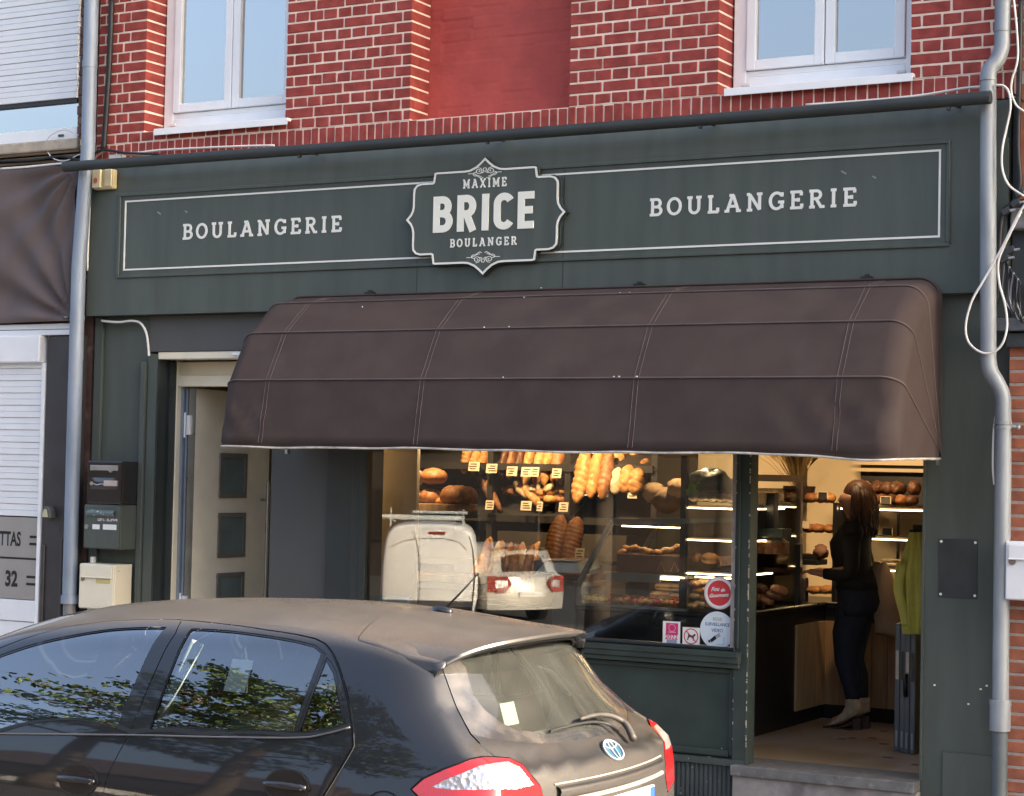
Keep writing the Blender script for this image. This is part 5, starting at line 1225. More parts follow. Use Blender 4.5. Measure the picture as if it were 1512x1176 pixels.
for x0 in (-3.30, -2.62):
    for zz in (1.20, .84): b.box(x0, x0+.46, RY-.004, RY+.2, zz, zz+.20)
b.build('drawer_front', mat('dull_drawer', (.040,.030,.022), .7, var=.15), rk)
G = 'loaves on the upper tier of the back rack'
zt1 = 1.93
def rack_loaf(px, py, l, w, m, label, y=RY+.10, ribs=7, herring=False, lean=.35, h=.11):
    c = P(px, py, y); return loaf(c, l, w, h, m, label, ribs, lean, 0, True, None, herring=herring)
rack_loaf(690, 674, 0.31, .085, 'gold', 'ridged golden loaf standing leftmost on the top tier of the back rack', ribs=9)
rack_loaf(704, 674, 0.32, .085, 'gold', 'ridged golden loaf standing second from left on the top tier of the back rack', ribs=8)
rack_loaf(715, 676, 0.29, .075, 'gold', 'ridged golden loaf standing third from left on the top tier of the back rack', ribs=7)
rack_loaf(727, 674, 0.29, .10, 'brown', 'plain brown loaf on the top tier right of three ridged golden loaves', ribs=0)
rack_loaf(746, 678, 0.35, .07, 'dark', 'dark slim loaf standing on the top tier left of a long brown loaf', ribs=0)
rack_loaf(757, 678, 0.37, .075, 'brown', 'long slim brown loaf standing on the top tier beside a dark one', ribs=0)
rack_loaf(769, 680, 0.33, .07, 'dark', 'dark slim loaf standing on the top tier right of a long brown loaf', ribs=0)
rack_loaf(781, 684, 0.41, .085, 'gold', 'knobbly pale golden loaf standing beside the double price card', ribs=5)
rack_loaf(797, 682, 0.41, .085, 'gold', 'bright golden loaf standing right of the knobbly one on the top tier', ribs=4)
rack_loaf(809, 684, 0.39, .085, 'gold', 'fat bright golden loaf with few ridges on the top tier', ribs=5)
rack_loaf(823, 684, 0.37, .10, 'brown', 'dull tan loaf between bright golden loaves on the top tier', ribs=0)
rack_loaf(834, 688, 0.35, .08, 'pale', 'pale loaf half hidden behind the big ridged golden loaf', y=RY+.2, ribs=6)
rack_loaf(859, 703, 0.47, .13, 'gold', 'big bright ridged golden loaf standing in front on the rack', y=RY-.02, ribs=9)
rack_loaf(879, 700, .42, .11, 'gold', 'golden loaf with herringbone cuts left of another herringbone loaf', y=RY-.02, ribs=8, herring=True)
rack_loaf(895, 701, .42, .11, 'brown', 'brown herringbone cut loaf right of the golden herringbone loaf', y=RY-.02, ribs=9, herring=True)
rack_loaf(856, 676, 0.27, .15, 'brown', 'reddish loaf lying on top behind the big ridged golden loaf', y=RY+.22, ribs=6)
rack_loaf(908, 691, 0.31, .16, 'gold', 'round knotted golden loaf at the top right of the rack', y=RY+.16, ribs=3)
rack_loaf(889, 686, 0.27, .16, 'brown', 'brown cut loaf behind the two herringbone loaves', y=RY+.20, ribs=6)
rack_loaf(912, 710, .24, .11, 'pale', 'pale crusty loaf right of the brown herringbone loaf', y=RY, ribs=3)
rack_loaf(926, 708, .24, .13, 'gold', 'golden crusty loaf in front above the rightmost price card', y=RY-.02, ribs=3)
rack_loaf(940, 711, .22, .13, 'gold', 'rounded golden loaf at the right end of the front tier', y=RY-.03, ribs=4)
rack_loaf(950, 702, .28, .12, 'brown', 'brown loaf at the far right end of the back rack', y=RY+.12, ribs=3)
C1 = 'price cards on the bread rack'
for k, (px, py, w, lab) in enumerate(((700,689,.10,'price card under the leftmost golden loaves'),(726,692,.10,'price card under the plain brown loaf'),(756,696,.095,'greyish price card under the long brown loaf'),(777,697,.09,'left one of two overlapping price cards on the rack'),(790,697,.07,'right one of two overlapping price cards on the rack'),(822,699,.08,'price card under the dull tan loaf'),(865,725,.085,'price card under the big ridged golden loaf'),(891,727,.085,'price card under the herringbone loaves'),(934,729,.08,'rightmost price card of the front tier'),(723,746,.075,'price card under the slanting dark baguette'),(777,747,.095,'price card left on the lower tier with the pale roll'),(797,748,.05,'small price card in the middle of the lower tier'),(832,749,.08,'price card at the right end of the lower tier'))):
    price_card(px, py, RY-.06, w, .075, lab, C1)
# lower tier: baguettes and cut loaves
def lying(px, py, y, l, w, h, m, label, tilt=0, yaw=0, ribs=0, group=None, name='bread_loaf', cat='bread'):
    return loaf(P(px, py, y), l, w, h, m, label, ribs, tilt, yaw, False, group, name, cat)
lying(719, 725, RY+.1, .44, .07, .07, 'dark', 'slanting dark baguette above the lone lower price card', tilt=-1.0, ribs=6, name='baguette')
lying(729, 733, RY+.06, .30, .055, .055, 'brown', 'thin brown baguette leaning beside the dark slanting one', tilt=-1.05, name='baguette')
lying(770, 724, RY+.05, .20, .085, .085, 'pale', 'pale rounded roll end sticking up on the lower tier', tilt=-.8, name='bread_roll')
lying(783, 731, RY+.05, .26, .09, .09, 'gold', 'golden slanting loaf below the pale rounded roll', tilt=-.8)
for k, (px, py, m, lab) in enumerate(((789,722,'pale','small pale piece at the back left of the lower tier'),(797,727,'gold','golden piece in the middle of the lower tier'),(803,734,'brown','brown cut loaf at the front of the lower tier'),(811,722,'pale','pale piece at the back right of the lower tier'),(816,728,'brown','brown piece in front of the pale one on the lower tier'),(825,737,'brown','brown loaf at the right end of the lower tier'),(812,738,'gold','golden loaf at the front right of the lower tier'),(791,737,'gold','golden loaf above the lower left price card'))):
    lying(px, py, RY+.05+.02*(k % 3), .11, .085, .075, m, lab, tilt=rng.uniform(-.6,.4), yaw=rng.uniform(-.5,.5))
BG = 'baguettes leaning in the low rack'
for i in range(11):
    px = 705+i*8.5+rng.uniform(-3,3); loaf(P(px, 842+rng.uniform(-10,8), 2.45+.05*(i % 3)), rng.uniform(.36,.5), rng.uniform(.07,.1), .075, ('gold','brown','gold','pale')[i % 4], 'baguette leaning in the row low on the rack behind the mirrored silver car', 6, rng.uniform(.2,.6), rng.uniform(-.8,.8), True, BG, 'baguette')
LG = 'loaves packed at the back of the top tier'
for i in range(17):
    px = 690+i*15.5; loaf(P(px, 664+.4*i*(i > 9)+rng.uniform(-2,2), RY+.30), rng.uniform(.24,.32), .10, .11, ('brown','gold','dark','pale','brown')[i % 5], 'loaf packed at the back of the top tier, mostly hidden by those in front', (0,5,0,4)[i % 4], .3, rng.uniform(-.3,.3), True, LG)
SG = 'loaves in the second row of the lower tier'
for i in range(12):
    px = 735+i*8.4; loaf(P(px, 726+rng.uniform(-3,3), RY+.20), rng.uniform(.12,.2), .09, .085, ('brown','dark','gold')[i % 3], 'small loaf in the second row of the lower rack tier', 0, rng.uniform(-.7,.2), rng.uniform(-.6,.6), False, SG)
b = MB(); p, q = P(871, 660, 2.95), P(912, 671, 2.95); b.box(p[0], q[0], 2.95, 2.97, q[2], p[2]+.1); o = b.build('shelf_sign', M['paper'], None); tag(o, 'blank cream sign board above the knotted golden loaf', 'sign')
# fluted loaves in the dark baskets
for px, py, lab in ((822,797,'brown ridged loaf standing left in the low basket'),(846,800,'brown ridged loaf standing right in the low basket')):
    c = P(px, py, 2.3); loaf(c, .40, .15, .13, 'brown', lab, 12, .35, 0, True)
T = thing('basket', 'dark basket holding two ridged brown loaves', 'basket', tuple(P(835, 826, 2.35)))
c = P(835, 832, 2.35); b = MB(); b.box(c[0]-.24, c[0]+.24, 2.27, 2.47, c[2]-.4, c[2]+.02); b.build('basket_body', M['rack'], T, bevel=.02)
price_card(856, 818, 2.15, .075, .085, 'orange brown price card in front of the low basket', None)

# left wooden wall shelves with country loaves
for (px0, px1, py, lab) in ((541, 612, 744, 'upper wooden wall shelf at the left end of the shop window'), (541, 640, 846, 'lower wooden wall shelf at the left end of the shop window')):
    y = 1.75; a = P(px0-30, py, y); c = P(px1+60, py, y)
    T = thing('wall_shelf', lab, 'shelf', ((a[0]+c[0])/2, y+.15, a[2])); b = MB(); b.box(a[0], c[0], y, y+.34, a[2]-.035, a[2]+.02); b.build('board', M['wood'], T, bevel=.004)
    b = MB(); b.box(a[0], c[0], y+.01, y+.34, a[2]-.085, a[2]-.036); b.build('underside', M['rack'], T)
for px, py, l, w, h, m, lab in ((566,713,.30,.2,.13,'dark','dark crusty loaf at the left of the top shelf pile'),(600,707,.30,.2,.20,'pale','large floured country loaf on top of the shelf pile'),(640,705,.22,.2,.14,'brown','brown loaf on the pile right of the floured country loaf'),(575,726,.24,.2,.10,'dark','dark loaf under the top shelf pile'),(612,736,.24,.2,.13,'pale','pale round loaf in the lower row of the shelf pile'),(636,735,.17,.2,.14,'brown','brown round loaf beside the pale round one'),(669,733,.20,.2,.17,'brown','glossy brown plaited loaf, left half'),(686,733,.20,.2,.16,'gold','light brown plaited loaf end at the right of the shelf'),(656,741,.13,.15,.07,'gold','small golden roll in front of the plaited loaf'),(556,806,.24,.2,.19,'pale','big greyish loaf on the lower left shelf')):
    lying(px, py, 1.9, l, w, h, m, lab)
for px, py, lab in ((556,829,'small white framed card on the lower left shelf'),(585,830,'second small white framed card on the lower left shelf')):
    price_card(px, py, 1.8, .10, .065, lab, None, 'paper')
T = thing('wall_phone', 'white wall phone hanging above the lower left shelf', 'phone', tuple(P(544, 790, 1.95))); c = P(545, 791, 1.7); b = MB(); b.obox(c, (.05,0,0), (0,.03,0), (0,0,.085)); b.build('handset_base', M['white'], T, bevel=.015); b = MB(); b.tube([c+(.03,-.05,.06), c+(.055,-.05,0), c+(.03,-.05,-.06)], .02, 8); b.build('handset', M['black'], T, smooth=True)
T = thing('label_printer', 'pale blue framed counter screen in the lower left corner of the shop window', 'screen', tuple(P(575, 885, .3))); a, c = P(543, 878, .3), P(606, 900, .3)
b = MB(); b.box(a[0], c[0], .29, .34, c[2]-.06, a[2]); b.build('screen_case', mat('pale_blue_plastic', (.50,.62,.68), .4), T, bevel=.006); b = MB(); b.box(a[0]+.02, c[0]-.02, .284, .2895, c[2]-.05, a[2]-.02); b.build('screen_face', mat('grey_blue_face', (.22,.30,.36), .3), T)
b = MB(); b.box(a[0]-.05, -2.25, .13, .6, .70, c[2]-.062); wd = b.build('window_board', M['counter_black'], None); tag(wd, 'black window board under the pale blue counter screen', 'board')

# ---- counter, in an L: one leg runs in from the window, the other along the back
ct = thing('counter', 'black and oak L shaped bakery counter behind the window and doorway', 'counter', (-.9, 1.6, .17))
CX, CYb = -.46, 2.50
b = MB(); b.box(-2.55, CX, .95, 1.93, .17, .955); b.box(CX-.85, CX-.001, 1.931, 3.2, .17, .955); b.box(CX, 1.28, CYb+.001, 3.2, .17, .955); b.build('carcass', M['counter_black'], ct, bevel=.004)
b = MB(); b.box(CX+.0005, CX+.016, 1.93, CYb, .27, .86); 
for k in range(6): b.box(CX+.0165, CX+.018, 1.935+k*.094, 1.935+k*.094+.090, .271, .859)
b.build('oak_panel', M['wood_light'], ct)
b = MB(); 
for k in range(15): b.box(CX+.018+k*.115, CX+.018+k*.115+.111, CYb-.016, CYb, .27, .86)
b.build('dark_oak_panel', M['wood'], ct)
b = MB(); b.box(-2.60, CX+.02, .93, 1.94, .956, .985); b.box(CX-.85, CX+.02, 1.941, 3.2, .956, .985); b.box(CX+.021, 1.28, CYb-.03, 3.2, .956, .985); b.build('worktop', M['counter_black'], ct, bevel=.004)
b = MB(); b.tube([(CX+.025, .95, .992), (CX+.025, 2.47, .992)], .006, 6); b.tube([(CX+.03, 2.465, .992), (1.27, 2.465, .992)], .006, 6); b.build('edge_strip', M['steel'], ct)

# ---- display cases with lit shelves
def led(b, p, q): b.bar(p, q, .008, .008)
SHELF = (1.665, 1.455, 1.235)
dc = thing('display_case', 'glass display case with lit shelves on the counter leg beside the mullion', 'display case', (CX-.2, 1.5, .985))
b = MB()
for z in SHELF: b.box(CX-.42, CX-.01, 1.0, 1.98, z, z+.012)
b.build('glass_shelf', mat('smoked_shelf', (.10,.075,.055), .3), dc)
b = MB()
for z in SHELF:
    led(b, (CX-.005, 1.02, z-.004), (CX-.005, 1.70 if z > 1.3 else 1.5, z-.004)); led(b, (CX-.40, .993, z-.004), (CX-.02, .993, z-.004))
led(b, (CX-.34, .993, 1.21), (CX-.02, .993, 1.21)); b.build('led_strip', M['led'], dc)
b = MB(); b.box(CX-.002, CX+.003, 1.0, 1.95, .99, 1.80); b.box(CX-.42, CX-.004, .985, .989, .99, 1.78); b.build('glass_front', M['case_glass'], dc)
b = MB(); fw = mat('taupe_frame', (.40,.30,.22), .5); b.box(CX-.02, CX+.018, 1.0, 1.95, 1.845, 1.89); b.box(CX-.02, CX+.018, 1.951, 1.995, 1.42, 1.89); b.build('sneeze_guard', fw, dc, bevel=.004)
b = MB(); b.box(CX-.03, CX+.02, 1.951, 1.995, .986, 1.415); b.box(CX-.445, CX-.405, .97, 1.01, .986, 2.0); b.build('black_post', M['counter_black'], dc)
b = MB(); b.box(CX-.40, CX-.02, 1.96, 1.97, .99, 1.66); b.box(CX-.43, CX-.42, 1.02, 1.95, .99, 1.66); b.build('case_back', mat('case_back', (.20,.14,.09), .6, var=.2), dc)
dc2 = thing('display_case', 'long lit display case on the far counter leg behind the customer', 'display case', (.5, 2.8, .985))
b = MB()
for z in SHELF: b.box(CX+.06, 1.26, 2.62, 3.0, z, z+.012)
b.build('glass_shelf', bpy.data.materials['smoked_shelf'], dc2)
b = MB()
for z in SHELF: led(b, (CX+.07, 2.612, z-.006), (1.25, 2.612, z-.006))
b.build('led_strip', M['led'], dc2)
b = MB(); b.box(CX+.05, 1.26, 2.585, 2.589, .99, 1.60); b.build('glass_front', M['case_glass'], dc2)
b = MB(); b.box(CX+.03, CX+.06, 2.56, 3.0, .986, 1.70); b.box(CX+.36, CX+.375, 3.0, 3.02, .986, 1.66); b.build('case_frame', M['counter_black'], dc2)
b = MB(); b.box(CX+.06, .30, 3.06, 3.08, 1.69, 2.3); b.box(.30, .42, 3.05, 3.12, .99, 2.6); b.build('dark_backing', M['rack'], dc2)
b = MB(); b.box(CX+.0, .28, 3.02, 3.05, 1.98, 2.20); b.box(CX+.0, .28, 3.0, 3.06, 1.93, 1.955); b.build('beige_hood', M['wall_in'], dc2)
# slanted street-side case with tarts
dc3 = thing('display_case', 'slanted dark framed pastry case with a row of tarts behind the window', 'display case', (-1.2, 1.1, .985))
A, Bq, Cc, Dd = P(853, 864, .95), P(904, 770, .95), P(1012, 770, .95), P(1013, 905, .95)
fr = mat('case_grey_frame', (.20,.215,.22), .4)
b = MB(); b.bar(A, Bq, .03); b.bar(Bq+(.01,0,0), Cc, .035); b.bar(A, (A[0], .95, .99), .03); b.bar((A[0], .96, .992), (Dd[0], .96, .992), .03, .015)
A2, B2, C2_ = A+(0,.75,0), Bq+(0,.75,0), Cc+(0,.75,0)
b.bar(A2, B2, .025); b.bar(B2, C2_, .03); b.bar(Bq, B2, .03); b.bar(Cc, C2_, .03); b.bar(A, A2, .03); b.build('frame', fr, dc3)
zsh = P(960, 848, 1.0)[2]; b = MB(); b.box(A[0]+.18, Dd[0], .975, 1.6, zsh-.02, zsh); b.box(A[0]+.2, Dd[0]-.2, .96, .974, zsh-.055, zsh+.002); b.build('shelf', fr, dc3)
b = MB(); led(b, (P(976, 846, .955)[0], .955, zsh-.012), (Dd[0]-.02, .955, zsh-.012)); led(b, (A[0]+.30, 1.02, zsh-.03), (Dd[0]-.05, 1.02, zsh-.03)); led(b, (Bq[0]+.05, 1.0, Bq[2]-.03), (Dd[0]-.03, 1.0, Bq[2]-.03)); b.build('led_strip', M['led'], dc3)
b = MB(); b.add([A+(.01,0,0), Bq, B2, A2+(.01,0,0)], [(0,1,2,3)]); b.add([Bq+(.02,.005,0), Cc+(0,.005,0), (Cc[0], .955, 1.0), (A[0]+.02, .955, 1.0), A+(.02,.005,0)], [(0,1,2,3,4)]); b.build('glass_front', M['case_glass'], dc3)
k = 0
for i in range(13):
    px = 868+i*11.2; y = 1.02+.03*(i % 2); c = P(px, 893, y); c[2] = 1.012
    T = thing('tart', 'small fruit tart in the front row of the slanted pastry case', 'pastry', tuple(c), 'tarts in the slanted case')
    m = 'custard' if i < 3 else ('gold' if i % 3 else 'red'); b = MB(); b.tube([c-(0,0,.02), c+(0,0,.008)], [.034,.044], 14); b.build('crust', bake['brown'], T)
    b = MB(); b.ball(c+(0,0,.012), .038,.038,.026, 10, 6, lambda p, th, ph: 1+.15*math.sin(4*ph+i)); b.build('filling', bake[m], T, smooth=True)
    if i % 2: b = MB(); b.ball(c+(.01,-.005,.036), .014,.014,.012, 8, 5); b.build('berry', bake['red'], T, smooth=True)
for i in range(11):
    px = 905+i*10.5; c = P(px, 878, 1.3); c[2] = 1.02
    loaf(c, .10, .08, .055, 'red' if i % 3 == 0 else 'brown', 'glazed pastry in the second row behind the small tarts', 0, 0, rng.uniform(-.5,.5), False, 'pastries behind the tarts', 'pastry', 'pastry')
T = thing('pastry_box', 'dark red brown cardboard tray heaped with crumbly pastries on the case shelf', 'box', tuple(P(950, 848, 1.0)))
a, c = P(910, 818, 1.02), P(1008, 845, 1.02); b = MB(); b.box(a[0], c[0], 1.02, 1.3, zsh+.004, a[2]); b.build('tray', mat('maroon_card', (.075,.032,.026), .5, var=.1), T, bevel=.004)
b = MB()
for x0 in (.62, .82, .93): 
    xx = a[0]+(c[0]-a[0])*x0; b.bar((xx, 1.017, zsh+.02), (xx+.03, 1.017, zsh+.085), .004, .003); b.bar((xx+.03, 1.017, zsh+.085), (xx+.06, 1.017, zsh+.02), .004, .003)
b.build('printed_peak', mat('tray_print', (.26,.18,.14), .6), T)
for i in range(16):
    px = 918+i*5.9; q = P(px, 814-4*math.sin(i*.55)+rng.uniform(-2,2), 1.06+.05*(i % 3)); loaf(q, .07, .055, .045, ('gold','brown','pale')[i % 3], 'crumbly pastry piece heaped on the red brown tray', 0, rng.uniform(-.5,.5), rng.uniform(-1,1), False, 'pastries heaped on the tray', 'pastry', 'pastry')
for px, py, lab in ((985,867,'wrapped sandwich at the top of the stack in the case'),(978,879,'wrapped sandwich in the middle of the stack in the case'),(990,889,'wrapped sandwich at the bottom of the stack in the case'),(1008,868,'wrapped sandwich right of the stack top'),(1008,882,'wrapped sandwich right of the stack middle')):
    c = P(px, py, 1.25); T = thing('sandwich', lab, 'sandwich', tuple(c)); b = MB(); b.obox(c, (.075,0,0), (0,.05,0), (0,0,.026)); b.build('wrapped_bread', bake['pale'], T, bevel=.018); b = MB(); b.obox(c-(0,.051,0), (.07,0,0), (0,.002,0), (0,0,.006)); b.build('filling', bake['brown'], T)
# scale on the counter
T = thing('shop_scale', 'pale blue shop scale on the counter left of the slanted pastry case', 'scale', tuple(P(825, 856, 1.0)))
q = [P(*v, 1.0) for v in ((787,850),(803,832),(853,832),(857,847),(800,845),(797,850))]
b = MB(); b.add([*q, *[p+(0,.3,.03) for p in q]], [(0,1,2,3,4,5), (11,10,9,8,7,6)]+[(i, i+6, (i+1) % 6+6, (i+1) % 6) for i in range(6)]); b.build('scale_hood', mat('pale_blue_hood', (.80,.90,.90), .4), T, bevel=.003)
a, c = P(804, 830, 1.0), P(852, 829, 1.05); b = MB(); b.box(a[0], c[0], 1.04, 1.3, a[2]+.012, a[2]+.02); b.build('weighing_pan', M['steel'], T)
a, c = P(804, 848, 1.02), P(856, 858, 1.02); b = MB(); b.box(a[0], c[0], 1.02, 1.28, c[2]-.01, a[2]); b.build('scale_base', M['black'], T)
a, c = P(816, 857, .9), P(846, 930, .9); b = MB(); b.box(a[0], c[0], .9, .948, .5, a[2]); o = b.build('grey_board', mat('grey_counter_panel', (.075,.085,.095), .5), None, bevel=.004); tag(o, 'grey upright board under the pale blue shop scale', 'board')
price_card(813, 851, .97, .05, .04, 'small orange card stuck on the shop scale hood', None)
# goods on the lit case by the mullion
lying(1049, 826, 1.06, .12, .13, .085, 'gold', 'golden cut loaf on the lit shelf beside the mullion')
lying(1031, 825, 1.08, .08, .10, .07, 'brown', 'reddish pastry left of the golden cut loaf')
for px, lab in ((1071,'round wicker bread tin on the lit shelf, left of another'),(1081,'round wicker bread tin on the lit shelf, at the mullion')):
    c = P(px, 828, 1.04); T = thing('tin', lab, 'tin', tuple(c)); b = MB(); b.tube([c-(0,0,.03), c+(0,0,.025)], [.035,.042], 14, False); b.tube([c+(0,0,.02), c+(0,0,.028)], [.045,.045], 14, False); b.build('tin_wall', bake['brown'], T)
for i, (px, py) in enumerate(((1027,862),(1040,860),(1033,872),(1047,872),(1028,882),(1042,884),(1056,868),(1034,893),(1048,895),(1024,896))):
    lying(px, py, 1.08+.02*(i % 3), .10, .10, .055, ('gold','pale','gold')[i % 3], 'golden filled roll in the pile behind the two round stickers', 0, rng.uniform(-.3,.3), group='rolls behind the stickers', name='bread_roll')
for i in range(5): lying(1027+i*13.5, 735+.5*i, 1.05, .095, .12, .07, 'pale', 'cream coloured roll in the row under the dark green bag', group='rolls under the green bag', name='bread_roll')
b = MB(); c = P(1049, 716, 1.15); b.ball(c, .165, .12, .105, 18, 10, lambda p, th, ph: 1+.10*math.sin(3*ph+4*th)+.05*math.sin(9*ph)); o = b.build('green_bag', mat('dark_green_bag', (.012,.035,.018), .4, var=.3), None, smooth=True); tag(o, 'dark green bag lying on the cream rolls', 'bag')
b = MB(); c0 = P(1017, 721, 1.02)
for i in range(14): d = rng.normal(0, .03, 3); b.add([c0+d, c0+d+(.03,-.01,.012), c0+d+(.035,0,-.03), c0+d+(.0,.01,-.035)], [(0,1,2,3)])
o = b.build('leaves', mat('leaf_green', (.12,.32,.04), .5), None); tag(o, 'light green leaves hanging from the left end of the green bag', 'leaves')
for px, py, rx, rz, m, lab in ((985,738,.11,.085,'paper_bag_a','crumpled brown paper bag in front on the slanted case top'),(966,728,.07,.07,'paper_bag_b','light brown paper bag left of the crumpled one'),(1003,722,.075,.07,'paper_bag_b','light brown paper bag behind, left of the green bag')):
    mm_ = bpy.data.materials.get(m) or mat(m, (.20,.13,.075) if m[-1] == 'a' else (.30,.20,.10), .8, var=.2, scale=8)
    c = P(px, py, 1.5); b = MB(); b.ball(c, rx, .12, rz, 16, 12, lambda p, th, ph: 1+.10*math.sin(5*ph+3*th)+.07*math.sin(11*ph-6*th)); o = b.build('paper_bag', mm_, None, smooth=True); tag(o, lab, 'bag')
# things in the case part seen through the doorway
c = P(1132, 805, 1.5); T = thing('cake', 'pale iced cake with brown sides in the case left of the doorway post', 'cake', tuple(c)); b = MB(); b.tube([c+(0,0,-.055), c+(0,0,.02)], .15, 22); b.build('cake_side', bake['brown'], T); b = MB(); b.tube([c+(0,0,.021), c+(0,0,.05)], [.155,.11], 22); b.build('icing', bake['pale'], T)
for i, (px, py) in enumerate(((1115,880),(1122,870),(1130,885),(1142,880),(1150,872),(1117,892))): lying(px, py, 1.35, .13, .1, .07, ('brown','dark')[i % 2], 'dark pastry in the lower case left of the doorway post', rng.uniform(-.4,.4), group='dark pastries in the lower case', name='pastry', cat='pastry')
c = P(1140, 777, 1.4); T = thing('till', 'black till screen behind the glass left of the doorway post', 'till', tuple(c)); b = MB(); b.obox(c+(0,0,.10), (.03,0,0), (0,.04,0), (0,0,.12)); b.build('screen', M['black'], T, bevel=.006); b = MB(); b.obox(c-(0,0,.045), (.11,0,0), (0,.08,0), (0,0,.03)); b.build('till_base', mat('green_black', (.015,.035,.030), .4), T, bevel=.006)
# far case: loaves on top, buns, trays, cans
zt = SHELF[0]+.012
tops = [(1198,'brown'),(1212,'gold'),(1224,'gold'),(1262,'gold'),(1276,'brown'),(1290,'dark'),(1304,'dark'),(1318,'dark'),(1332,'brown'),(1346,'dark')]
for i, (px, m) in enumerate(tops): c = P(px, 735, 2.72); c[2] = zt+.05; loaf(c, .10, .14, .085, m, 'crusty bun in the front row on top of the far lit case', group='buns on the far case', name='bread_roll', lump=.09)
for i, (px, m) in enumerate(((1262,'gold'),(1274,'gold'),(1298,'dark'),(1312,'dark'),(1326,'dark'))): c = P(px, 720, 2.88); c[2] = zt+.13; loaf(c, .13, .15, .11, m, ('bright topped ring loaf on the far case right of the customer' if m == 'gold' else 'dark ring loaf in the back row on top of the far lit case'), group=('bright ring loaves' if m == 'gold' else 'dark ring loaves'), lump=.12)
c = P(1350, 722, 2.8); loaf(c, .10, .12, .12, 'dark', 'dark round loaf at the right end of the far case', lump=.1)
for px, py, m, lab in ((1177,735,'card','blank beige card on the far case, leftmost'),(1215,732,'rack','framed dark card on the far case left of the customer'),(1308,739,'rack','framed dark card on the far case right of the customer'),(1188,775,'card','beige card among the buns on the middle shelf'),(1310,785,'rack','framed dark card on the middle shelf right of the customer')):
    c = P(px, py, 2.6); T = thing('price_card', lab, 'price card', tuple(c)); b = MB(); b.obox(c, (.036,0,0), (0,.002,0), (0,.006,.026)); b.build('card', M[m], T)
    if m == 'rack':
        b = MB()
        for dx in (-.036,.036): b.bar(c+(dx,-.003,-.026), c+(dx,-.003,.026), .006)
        b.bar(c+(-.036,-.003,.026), c+(.036,-.003,.026), .006); b.build('card_frame', M['card'], T)
for px, lab in ((1178,'left bun on the middle shelf'),(1194,'second bun on the middle shelf behind the beige card'),(1208,'third bun on the middle shelf'),(1227,'bun on the middle shelf closest to the face of the customer')):
    c = P(px, 783, 2.7); c[2] = SHELF[1]+.05; loaf(c, .12, .12, .075, 'brown', lab, name='bread_roll')
c = P(1188, 820, 2.7); c[2] = SHELF[2]+.03; b = MB(); b.obox(c, (.14,0,0), (0,.1,0), (0,0,.02)); b.obox(c+(.03,0,.04), (.09,0,0), (0,.07,0), (0,0,.018)); o = b.build('black_tray', M['black'], None, bevel=.006); tag(o, 'stacked black trays on the low shelf left of the customer', 'tray')
c = P(1212, 815, 2.66); b = MB(); b.ball(c, .055,.05,.05, 16, 11, lambda p, th, ph: 1+.16*math.sin(4*ph+3*th)+.08*math.sin(9*th)); o = b.build('pink_bag', mat('pink_bag', (.20,.10,.07), .7), None, smooth=True); tag(o, 'pinkish paper bag on the low shelf at the elbow of the customer', 'bag')
for px, m_, lab in ((1168,(.10,.03,.02),'brown drink can at the left of the three cans'),(1178,(.22,.02,.02),'dark red drink can in the middle of the three cans'),(1187,(.06,.05,.06),'blackish drink can at the right of the three cans')):
    c = P(px, 871, 2.62); T = thing('drink_can', lab, 'can', tuple(c)); b = MB(); b.tube([c-(0,0,.085), c+(0,0,.075), c+(0,0,.083)], [.033,.033,.027], 16); b.build('can_wall', mat('can_paint', m_, .25, metal=.6), T, smooth=True, auto=40); b = MB(); b.tube([c+(0,0,.084), c+(0,0,.088)], .027, 16); b.build('can_lid', M['steel'], T)
for px, lab in ((1204,'orange filled sandwich on the counter left of the customer'),(1222,'second orange filled sandwich beside the hip of the customer'),(1322,'orange filled sandwich on the counter left of the hanging jacket')):
    c = P(px, 872 if px < 1300 else 881, 2.62); loaf(c, .14, .10, .07, 'gold', lab, name='sandwich', cat='sandwich', lump=.1)
lying(1318, 830, 2.66, .22, .12, .05, 'pale', 'pale flat bread on the low shelf between customer and hanging jacket')
# wheat sheaf
T = thing('wheat_sheaf', 'dried wheat sheaf standing on the far case at the top left of the doorway', 'plant', tuple(P(1172, 715, 2.7)))
b = MB(); e = MB(); c = P(1178, 712, 2.8)
for i in range(150):
    d = np.array((rng.normal(-.04,.10), rng.normal(0,.07), .30+rng.uniform(-.12,.12))); t = c+d; b.tube([c+(d[0]*.1, d[1]*.1, -.03), c+d*.6, t], .0022, 4, False); q = d/np.linalg.norm(d); e.tube([t-q*.09, t+q*.01+(.01*d[0],0,0), t+q*.075+(d[0]*.2,0,-.02)], [.004,.016,.003], 5)
b.build('stalk', mat('straw', (.30,.20,.08), .7), T, fix=False); e.build('ear', mat('straw_ear', (.36,.25,.10), .7, var=.3), T, fix=False)
c = P(1180, 724, 2.75); b = MB(); b.tube([c-(0,0,.09), c+(0,0,.03)], [.10,.12], 16); b.build('pot', mat('dark_pot', (.03,.018,.014), .5), T)
